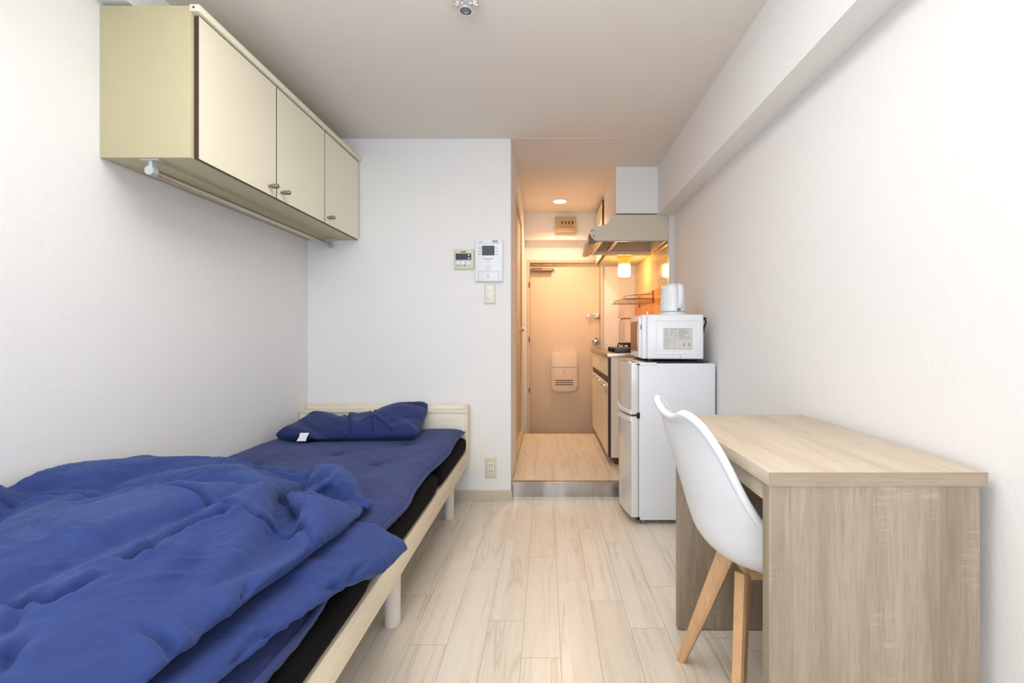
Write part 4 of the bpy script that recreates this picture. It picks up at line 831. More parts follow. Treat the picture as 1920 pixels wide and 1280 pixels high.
LOW_Y = [16,-5,2,1,0,0,0,0,0,0,0,0,0,0,0,0,0,0,0,0,0,0,1,-1,0,0,0,0,0,0,0,0,0,0,0,0,0,-1,1,-1,2,-2,1,0,0,0,1,-1,0,0,0,0,0,0,0,0,0,0,0,0,0,0,0,0,0,0,0,0,0,0,0,0,0,-14,11,-1014,1002,14,1,0,0,0,0,0,0,1,-1,0,0,0,0,0,0,0,0,0,0,0,0,0,0,0,0,0,0,0,0,0,0,0,-1,1,0,0,0,-1,2,-1,0,0,0,0,0,0,0,0,0,0,0,0,0,0,0,0,1,-1,1,-1,0,0,0,0,0,0,0,0,0,0,0,-13,-1023,1039,-7,2,2,0,0,0,0,0,0,1,-1,0,0,0,0,0,0,0,0,0,0,0,0,0,0,0,0,0,0,0,0,0,0,0,0,0,0,-3,6,1,-8,4,0,0,0,1,-1,0,0,0,0,0,0,0,0,0,-1,1,1,1,-2,0,-1,1,0,1,-2,2,-1,0,0,-3,6,-1056,1056,-5,2,-2,2,0,0,0,0,0,1,-1,0,0,0,0,0,0,0,0,0,0,1,-1,0,0,0,0,0,0,0,0,0,0,0,0,0,0,-4,8,1,-6,-2,3,0,0,0,0,0,0,0,0,0,0,0,0,-1,2,-2,2,4,-6,-1,2,0,0,0,0,0,0,0,-1,1,2,-1058,1058,-2,0,0,-2,2,0,0,0,0,1,-1,0,0,0,0,0,0,0,1,-1,0,0,0,0,0,0,0,0,0,0,0,0,1,-1,0,0,-1,-3,9,1,-8,1,-1,2,0,0,0,0,0,0,0,1,-2,1,0,0,0,-1,3,1,-3,-1,1,-1,2,-2,1,1,-1,-1,1,0,2,-1062,1064,-5,1,1,-1,-2,2,0,1,-2,2,-1,0,0,0,0,0,1,-1,0,0,0,0,0,1,-1,0,0,0,0,0,0,0,0,0,0,0,0,-4,9,1,-9,3,0,-2,2,0,1,-2,1,1,-1,-1,2,-2,1,0,0,0,1,1,-2,0,0,0,0,0,0,0,0,-1,1,0,3,-1066,1068,-5,-1,1,0,0,0,0,0,0,0,0,0,0,0,0,1,-1,0,0,0,0,0,1,-1,0,0,0,1,-1,0,0,0,0,0,0,0,0,-5,11,0,-9,2,1,0,0,0,-1,2,-1,-1,2,-1,-1,1,0,0,1,-2,3,-1,-1,0,0,0,0,0,0,0,0,0,0,0,3,-1069,1072,-7,2,-2,1,0,0,0,0,0,0,0,0,0,1,-1,0,0,0,0,1,-1,0,0,0,1,-1,0,0,0,0,0,0,0,0,0,0,0,-4,11,-2,-9,4,0,0,0,0,0,0,0,0,0,0,0,-1,2,-2,2,-2,4,-3,0,0,0,0,0,1,-2,2,-2,1,0,0,4,-1073,1076,-7,-1,1,0,0,0,0,0,0,0,0,0,1,-1,0,0,0,0,1,-1,0,0,0,1,-1,0,0,0,0,0,1,-1,0,0,0,0,0,-4,11,-2,-9,3,1,1,-2,2,-1,0,0,0,0,0,0,0,0,0,0,-1,5,-5,1,0,0,0,0,0,1,-1,0,-1,1,0,4,-1076,1080,-8,0,0,0,0,0,0,0,0,0,1,-1,0,0,0,0,1,-1,0,0,0,0,1,-1,0,0,0,1,-1,0,0,0,0,0,0,0,0,-3,9,0,-11,5,0,0,0,0,0,1,-1,0,0,0,0,0,0,0,0,-1,5,-5,1,0,0,1,-1,0,0,0,0,0,0,-1,6,-1080,1084,-9,0,0,0,0,0,0,0,0,0,1,-1,0,0,0,1,-1,0,0,0,1,-1,0,0,0,1,-1,0,0,0,1,-2,2,-1,0,0,0,-3,9,-1,-9,3,2,-1,0,0,0,0,0,1,-1,0,0,0,0,0,0,0,4,-6,2,0,0,1,-1,0,0,0,0,0,-1,1,6,-1084,1087,-9,1,-2,2,-1,0,0,0,0,1,-1,0,0,0,1,-1,0,0,0,1,-1,0,0,0,0,1,-1,0,0,1,-1,0,0,0,0,1,-1,-3,9,-1,-10,5,0,0,1,-1,0,0,0,1,-1,0,0,0,0,0,0,0,4,-6,2,0,1,-1,0,0,0,0,1,-3,1,2,5,-1086,1090,-10,0,0,0,1,-1,0,0,0,1,-1,0,0,1,-1,0,0,0,1,-1,0,0,0,1,-1,0,0,1,-1,0,0,0,1,-1,0,0,0,-2,8,-1,-10,5,0,0,0,1,-1,0,0,1,-2,2,-1,0,0,0,0,0,5,-8,3,0,1,-1,0,0,1,-2,2,-4,3,0,8,-1089,1090,-9,0,0,0,0,1,-1,0,0,1,-1,0,0,1,-1,0,0,1,-1,0,0,0,1,-1,0,0,1,-1,0,0,1,-1,0,0,0,0,1,-3,8,-2,-9,5,1,-1,0,0,1,-1,0,0,0,1,-1,0,0,0,1,-2,7,-10,4,0,1,-1,0,0,0,1,-2,-1,1,1,10,-1093,1091,-7,-1,0,0,1,-1,0,0,0,1,-1,0,0,1,-1,0,0,1,-1,0,0,1,-1,0,1,-1,0,0,1,-1,0,0,0,0,1,-1,0,0,4,1,-10,5,0,1,-1,0,0,1,-1,0,0,1,-2,2,-1,0,0,0,6,-10,4,1,-1,0,0,1,-1,-1,1,-2,2,1,6,-1090,1091,-7,-1,0,0,0,0,1,-1,0,1,-1,0,0,1,-1,0,1,-1,0,1,-1,0,0,1,-1,0,0,0,1,-1,0,0,1,-1,0,0,0,-1,7,-2,-8,4,0,0,1,-1,0,0,1,-1,0,0,0,1,-1,0,0,0,6,-10,4,1,-1,0,0,1,-1,-1,1,-2,3,-1,7,-1091,1091,-6,0,-1,0,0,1,-1,0,
0,1,-1,0,1,-1,0,1,-1,0,0,1,-1,0,1,-1,0,0,1,-1,0,1,-2,2,-1,0,0,0,1,-3,8,-2,-8,5,-1,0,0,1,-1,0,0,1,-1,0,1,-1,0,0,0,0,6,-10,5,-1,0,0,0,1,-2,0,1,0,1,-1,6,-1091,1092,-6,-1,1,-1,0,1,-1,0,0,1,-1,0,1,-1,0,1,-1,0,1,-1,0,1,-1,0,1,-1,0,0,0,0,1,-1,0,0,0,1,-1,-2,9,-4,-6,3,0,1,-1,0,1,-1,0,0,1,-1,0,1,-1,0,0,0,6,-10,5,-1,0,0,1,-2,1,-1,2,-1,0,1,4,-1091,1093,-6,-1,0,1,-1,1,-1,0,1,-1,0,1,-1,0,1,-1,0,1,-1,0,1,-1,0,1,-1,0,1,-1,0,0,0,0,0,0,1,-1,0,-1,7,-2,-7,3,0,1,-1,0,1,-1,0,0,1,-1,0,1,-1,0,1,-2,7,-10,5,-1,0,1,-1,0,0,-1,2,-1,0,1,2,-1088,1091,-5,-1,1,-1,0,1,-1,0,1,-1,0,1,-1,1,-1,0,1,-1,0,1,-1,0,1,-1,1,-1,0,1,-1,0,0,-1,1,1,-1,0,1,-3,9,-4,-6,4,-1,0,1,-1,0,1,-1,0,1,-1,1,-1,0,0,1,-2,6,-7,2,0,0,0,1,-1,0,0,0,0,1,0,1,-1087,1090,-4,-1,0,1,-1,1,-1,0,1,-1,0,1,-1,1,-1,1,-1,0,1,-1,0,1,-1,1,-1,1,-1,0,1,-1,-1,1,1,-2,1,1,-1,-1,7,-3,-5,2,1,-1,0,1,-1,1,-1,1,-1,0,1,-1,0,0,1,-2,6,-7,2,0,0,1,-2,2,-1,0,1,-1,1,-1,2,-1088,1091,-4,-1,1,-1,0,1,-1,0,1,-1,1,-1,0,1,-1,1,-1,1,-1,1,-1,0,1,-1,1,-1,1,-1,0,1,-1,0,0,-1,0,2,-2,1,7,-5,-4,3,-1,1,-1,1,-1,0,1,-1,1,-1,1,-1,0,1,-1,0,3,-4,1,0,1,-2,2,-1,1,-1,0,1,-1,1,0,-1086,1088,-2,-1,0,1,-1,1,-1,1,-1,0,1,-1,1,-1,1,-1,1,-1,1,-1,1,-1,0,1,-1,1,-1,1,-1,1,-1,1,-1,0,-2,1,0,2,5,-4,-3,2,-1,0,1,-1,1,-1,1,-1,1,-1,1,-1,1,-1,0,0,3,-4,1,0,0,1,-1,1,-1,1,-1,1,-1,1,0,-1087,1088,-1,-1,0,1,-1,1,-1,1,-1,1,-1,1,-1,1,-1,1,-1,1,-1,1,-1,1,-1,0,1,-1,1,-1,1,-1,1,-1,1,-1,1,-2,-2,2,8,-6,-1,0,1,-1,1,-1,1,-1,1,-1,1,-1,1,-1,1,-1,0,0,2,-2,0,0,1,-1,1,-1,1,-1,1,-1,1,-1,1,-1087,1087,0,-1,1,-1,1,-1,1,-1,1,-1,1,-1,0,1,-1,1,0,-1,1,-1,1,-1,1,-1,1,-1,1,-1,1,-1,1,-1,0,1,-1,1,-2,-1,6,-3,-1,1,-1,1,-1,1,0,-1,1,-1,1,-1,1,-1,1,-1,0,1,0,-1,0,1,-1,1,-1,1,-1,1,0,-1,1,-1,0,-1086,1086,1,-1,1,-1,1,-1,1,-1,1,-1,1,-1,1,0,-1,1,-1,0,1,-1,1,-1,1,-1,1,-1,1,-1,1,-1,1,-1,1,-1,0,1,-1,1,-1,1,0,-1,1,-1,1,0,-1,1,-1,1,-1,1,-1,1,-1,1,-1,1,0,-1,1,-1,1,-1,1,-1,1,-1,1,-1,1,0,-1,-1089,1091,-1,-1,0,1,-1,1,-1,1,-1,1,-1,0,1,-1,1,0,-1,1,-1,1,-1,1,0,-1,1,-1,1,-1,0,0,0,0,1,-1,1,-1,1,-1,3,-3,1,-1,1,0,-1,1,-1,1,-1,1,-1,1,-1,1,-1,1,-1,1,0,1,-4,3,-1,1,0,-1,1,-1,1,-1,1,0,0,-1093,1095,-3,1,-1,0,1,-1,1,0,-1,1,-1,1,-1,1,-1,1,-1,1,0,-1,1,-1,1,0,-1,0,1,-1,1,-1,1,-1,0,1,-1,0,0,1,2,-2,-1,0,1,-1,1,-1,1,0,-1,1,-1,1,-1,1,-1,1,-1,1,0,4,-8,2,2,0,-1,1,0,-1,1,-1,1,0,1,-1097,1097,-1,0,-1,0,1,0,-1,1,-1,1,-1,1,-1,1,0,-1,1,-1,1,-1,1,0,-1,1,-1,1,-1,1,-1,1,-1,0,1,-1,0,1,-1,0,4,-3,-1,1,-1,0,1,-1,1,-1,1,-1,1,0,-1,1,-1,1,-1,1,0,4,-4,-4,3,1,-1,1,-1,1,-1,1,-1,2,0,-1100,1101,-2,0,-1,1,-1,1,-1,1,-1,1,-1,1,0,-1,1,-1,1,0,-1,1,-1,1,0,-1,1,-1,1,-1,1,-1,0,1,-1,1,-1,0,1,-1,4,-3,-1,0,1,-1,1,-1,1,-1,1,-1,1,-1,1,0,-1,1,-1,1,1,3,-5,0,-1,0,2,-1,1,-1,1,0,-1,1,3,-1106,1106,-3,0,-1,1,-1,1,-1,1,0,-1,1,-1,1,-1,1,0,-1,1,-1,1,0,-1,1,-1,1,0,-1,1,-1,0,1,-1,1,-1,1,-1,1,-2,6,-4,-1,0,1,-1,1,-1,1,-1,1,-1,1,-1,1,0,-1,1,-1,1,1,3,-5,0,-1,2,-1,0,1,-1,1,-1,1,0,3,-1109,1110,-4,0,-1,1,-1,1,-1,1,0,-1,1,-1,1,0,-1,1,0,-1,1,-1,1,0,-1,1,-1,1,0,-1,1,-1,0,
1,-1,1,-1,1,-1,0,5,-4,-2,2,-1,1,0,-1,1,-1,1,-1,1,-1,1,0,-1,1,-1,1,2,2,-6,1,0,0,1,-1,0,1,-1,1,0,0,3,-1111,1112,-4,0,-1,1,-1,1,0,-1,1,-1,1,-1,1,0,-1,1,0,-1,1,0,-1,1,0,-1,1,-1,1,-1,1,-1,1,-1,1,-1,1,-1,1,-1,5,-4,-2,2,-1,1,-1,1,0,-1,1,-1,1,-1,1,0,-1,1,0,-1,3,2,-6,1,0,0,1,0,-1,0,1,-1,1,0,4,-1115,1116,-5,0,-1,1,-1,1,0,-1,1,-1,1,0,-1,1,0,-1,1,0,-1,1,0,-1,1,0,-1,1,-1,1,-1,1,-1,1,-1,1,-1,1,0,-2,7,-5,-2,2,-1,1,-1,1,0,-1,1,-1,1,0,-1,1,-1,1,0,-1,3,3,-8,2,1,-2,2,0,-1,1,0,-1,1,0,3,-1116,1119,-6,0,-1,1,-1,1,0,-1,1,0,-1,1,0,-1,1,0,-1,1,0,-1,1,0,-1,1,0,-1,1,-1,1,-1,1,-1,1,-1,1,0,-1,0,6,-5,-2,2,-1,1,-1,1,0,-1,1,-1,1,-1,1,0,-1,1,0,-2,6,1,-9,3,1,-1,0,1,0,-1,1,-1,1,0,4,-1120,1123,-7,0,-1,1,0,-1,1,-1,1,0,-1,1,0,-1,1,0,0,-1,1,0,-1,1,0,-1,1,-1,1,0,-1,1,0,-1,1,-1,1,-1,1,-1,6,-5,-2,1,1,0,-1,1,0,-1,1,-1,1,0,-1,1,0,-1,1,-2,6,1,-9,3,1,0,-1,0,1,0,-1,1,-1,1,5,-1124,1127,-8,0,-1,1,0,-1,1,0,-1,1,0,-1,1,0,-1,1,0,0,-1,1,0,-1,1,0,-1,1,-1,1,0,0,-1,1,-1,1,0,-1,1,-1,5,-3,-3,1,1,0,-1,1,-1,1,0,-1,1,0,-1,1,0,-1,1,-2,7,-1,-8,3,1,0,-1,1,-1,1,0,-1,1,-1,6,-1125,1128,-8,0,-1,1,-1,1,0,0,-1,1,0,-1,1,0,0,-1,1,0,0,-1,1,0,0,-1,1,-1,1,0,-1,1,0,-1,1,-1,1,0,-1,0,6,-4,-3,1,1,-1,1,0,0,-1,1,-1,1,0,0,-1,1,-1,1,-2,7,0,-10,5,-1,1,-1,1,0,-1,1,-1,1,-1,7,-1129,1132,-8,-2,0,1,-1,1,0,0,0,-1,1,0,-1,1,0,0,-1,1,0,0,-1,1,0,-1,1,0,-1,1,0,0,-1,1,-1,1,0,-1,1,-1,6,-5,-2,2,0,-1,1,0,0,-1,1,0,-1,1,-1,1,0,-1,1,-2,7,0,-10,5,0,-1,1,0,-1,1,-1,1,-1,1,6,-1131,1135,-10,0,-1,0,1,-1,1,0,0,-1,1,0,0,-1,1,0,0,-1,1,0,0,-1,1,0,0,-1,1,0,-1,1,-1,1,0,-1,1,0,0,-1,6,-5,-2,2,0,-1,1,0,-1,1,0,-1,1,0,-1,1,0,-1,1,-2,7,0,-10,5,0,-1,1,0,-1,1,-1,1,0,-1,8,-1134,1136,-8,-2,1,-1,1,0,-1,1,0,-1,1,0,0,0,-1,1,0,0,-1,1,0,0,-1,1,0,0,0,-1,1,-1,1,0,-1,1,0,0,-1,0,7,-6,-2,2,0,-1,1,0,-1,1,0,-1,1,0,-1,1,0,-1,1,-2,7,0,-9,3,1,0,-1,1,0,-1,1,0,-1,1,7,-1135,1136,-8,0,0,-1,1,0,-1,1,0,-1,1,0,0,0,0,-1,1,0,0,-1,1,0,0,0,-1,1,0,0,-1,1,-1,1,0,0,-1,1,0,-1,6,-4,-3,2,0,-1,1,0,-1,1,-1,1,0,0,-1,1,0,0,-1,-1,7,1,-11,5,-1,1,0,0,-1,1,-1,1,0,-1,9,-1138,1138,-8,0,0,-1,1,0,-1,1,0,0,-1,1,0,0,0,0,-1,1,0,0,0,-1,1,0,0,-1,1,0,0,0,-1,1,-1,1,0,0,0,-2,8,-5,-3,2,-1,1,0,-1,1,0,0,-1,1,0,0,-1,1,0,0,-4,10,0,-11,5,0,-1,1,0,0,-1,1,0,-1,1,8,-1140,1140,-8,0,-1,1,0,0,-1,1,0,0,0,-1,1,0,0,0,0,0,-1,1,0,0,0,-1,1,0,0,0,-1,1,0,-1,1,0,0,-1,1,-1,6,-3,-4,2,-1,1,0,-1,1,0,0,-1,1,0,0,-1,1,0,0,-4,10,0,-11,5,0,0,0,-1,1,0,0,0,-2,3,7,-1141,1140,-7,0,0,-1,1,0,0,-1,1,0,0,-1,1,0,0,0,0,0,0,-1,1,0,0,0,0,0,-1,1,0,-1,1,0,0,-1,1,0,0,-2,8,-5,-2,0,1,0,-1,1,0,0,0,-1,1,0,0,-1,1,0,0,-4,10,0,-11,5,0,0,0,-1,1,0,0,0,0,0,8,-1142,1140,-6,0,0,0,-1,1,0,0,-1,1,0,0,0,-1,1,0,0,0,0,0,0,0,-1,1,0,0,0,0,-1,1,0,0,-1,1,0,0,0,-2,7,-3,-4,2,0,0,0,-1,1,0,0,-1,1,0,0,-1,1,0,0,-4,10,0,-10,4,0,0,-1,1,0,-1,1,0,0,0,8,-1143,1141,-6,0,0,-1,1,0,0,0,-1,1,0,0,0,0,-1,1,0,0,0,0,0,0,0,0,0,-1,1,0,0,0,-1,1,0,0,-1,1,0,-1,5,-2,-3,1,0,0,-1,1,0,0,0,-1,1,0,0,0,-1,1,0,-3,8,1,-9,2,1,0,-1,1,0,0,-1,1,0,0,6,-1139,
1138,-5,0,-1,1,0,0,0,0,0,-1,1,0,0,0,0,0,0,-1,1,0,0,0,0,0,0,0,0,-1,1,0,0,0,0,0,-1,1,0,-1,5,-2,-3,1,-1,1,0,0,0,0,0,-1,1,0,0,0,0,-1,1,-3,8,0,-7,2,-1,1,0,-1,1,0,0,0,-1,2,2,-1134,1134,-2,-2,1,0,0,0,0,0,-1,1,0,0,0,0,0,0,0,0,0,0,0,0,0,0,-1,1,0,0,0,-1,1,0,0,0,0,0,-1,1,3,-1,-2,-1,1,0,0,0,0,0,0,-1,1,0,0,0,0,0,-1,-1,6,0,-5,0,1,0,-1,1,0,0,0,0,0,0,1,-1129,1129,-1,0,0,0,0,0,0,0,0,-1,1,0,0,0,0,0,0,0,0,0,0,0,0,0,0,-1,1,0,0,0,-1,1,0,0,0,1,-1,0,1,1,-2,0,0,0,0,-1,1,0,0,0,0,0,0,0,0,0,0,0,1,2,-4,1,0,-1,1,0,0,0,0,0,0,0,-1,-1126,1127,0,-1,1,0,0,0,0,1,-1,0,0,0,0,0,0,0,0,0,0,0,0,0,0,0,0,0,0,0,0,0,0,0,0,0,0,0,0,0,0,0,0,0,0,0,0,0,0,0,0,0,0,0,0,1,-1,1,-1,1,-1,0,0,0,0,0,-1,1,0,0,0,0,0,0,-1,-126,127,-1,-41,41,0,-41,41,1,-42,41,0,-41,41,1,-42,41,0,-41,41,1,-42,41,0,-41,41,1,-42,41,0,-41,41,1,-43,43,-1,-41,41,1,-43,43,-1,-41,41,1,-43,42,1,-43,43,-1,-41,41,1,-43,42,1,-43,43,0,-43,42,1,-43,42,1,-43,43,0,-43,42,1,-43,43,-1,-41,41,1,-43,43,-1,-41,41,1,-43,43,0,-44,44,0,-43,42,2,-45,44,0,-43,42,2,-45,44,0,-43,42,2,-45,44,0,-43,42,2,-45,44,0,-44,44,1,-45,44,0,-44,44,1,-46,45,1,-45,44,0,-44,44,0,-44,44,0,-44,44,1,-1095,1095,-1,-1,1,0,0,0,0,0,0,0,0,0,0,0,0,0,0,0,0,0,0,0,0,0,0,0,0,0,0,0,0,0,0,0,0,-1,1,0,0,0,0,0,0,-1,1,0,0,0,0,0,0,0,0,-1,-1,0,2,5,0,-6,-1,2,0,-1,1,0,0,0,0,0,0,-1094,1095,-2,1,0,0,0,0,0,0,0,0,0,0,0,0,0,0,0,0,0,0,0,0,0,0,0,0,0,0,0,0,0,0,0,0,0,0,0,0,0,0,-1,1,0,0,0,0,0,0,0,0,0,0,0,-1,1,0,-4,7,2,-6,1,0,-1,1,0,0,0,0,0,0,0,-1095,1095,0,0,0,0,0,0,0,0,0,0,0,0,1,-1,0,0,0,0,0,0,0,0,0,0,0,0,0,0,0,0,0,0,0,0,0,0,0,-1,1,0,0,0,0,0,0,0,0,0,1,-1,-1,1,-1,1,1,-2,1,2,-1,-1,0,0,0,-1,1,0,0,0,0,0,0]
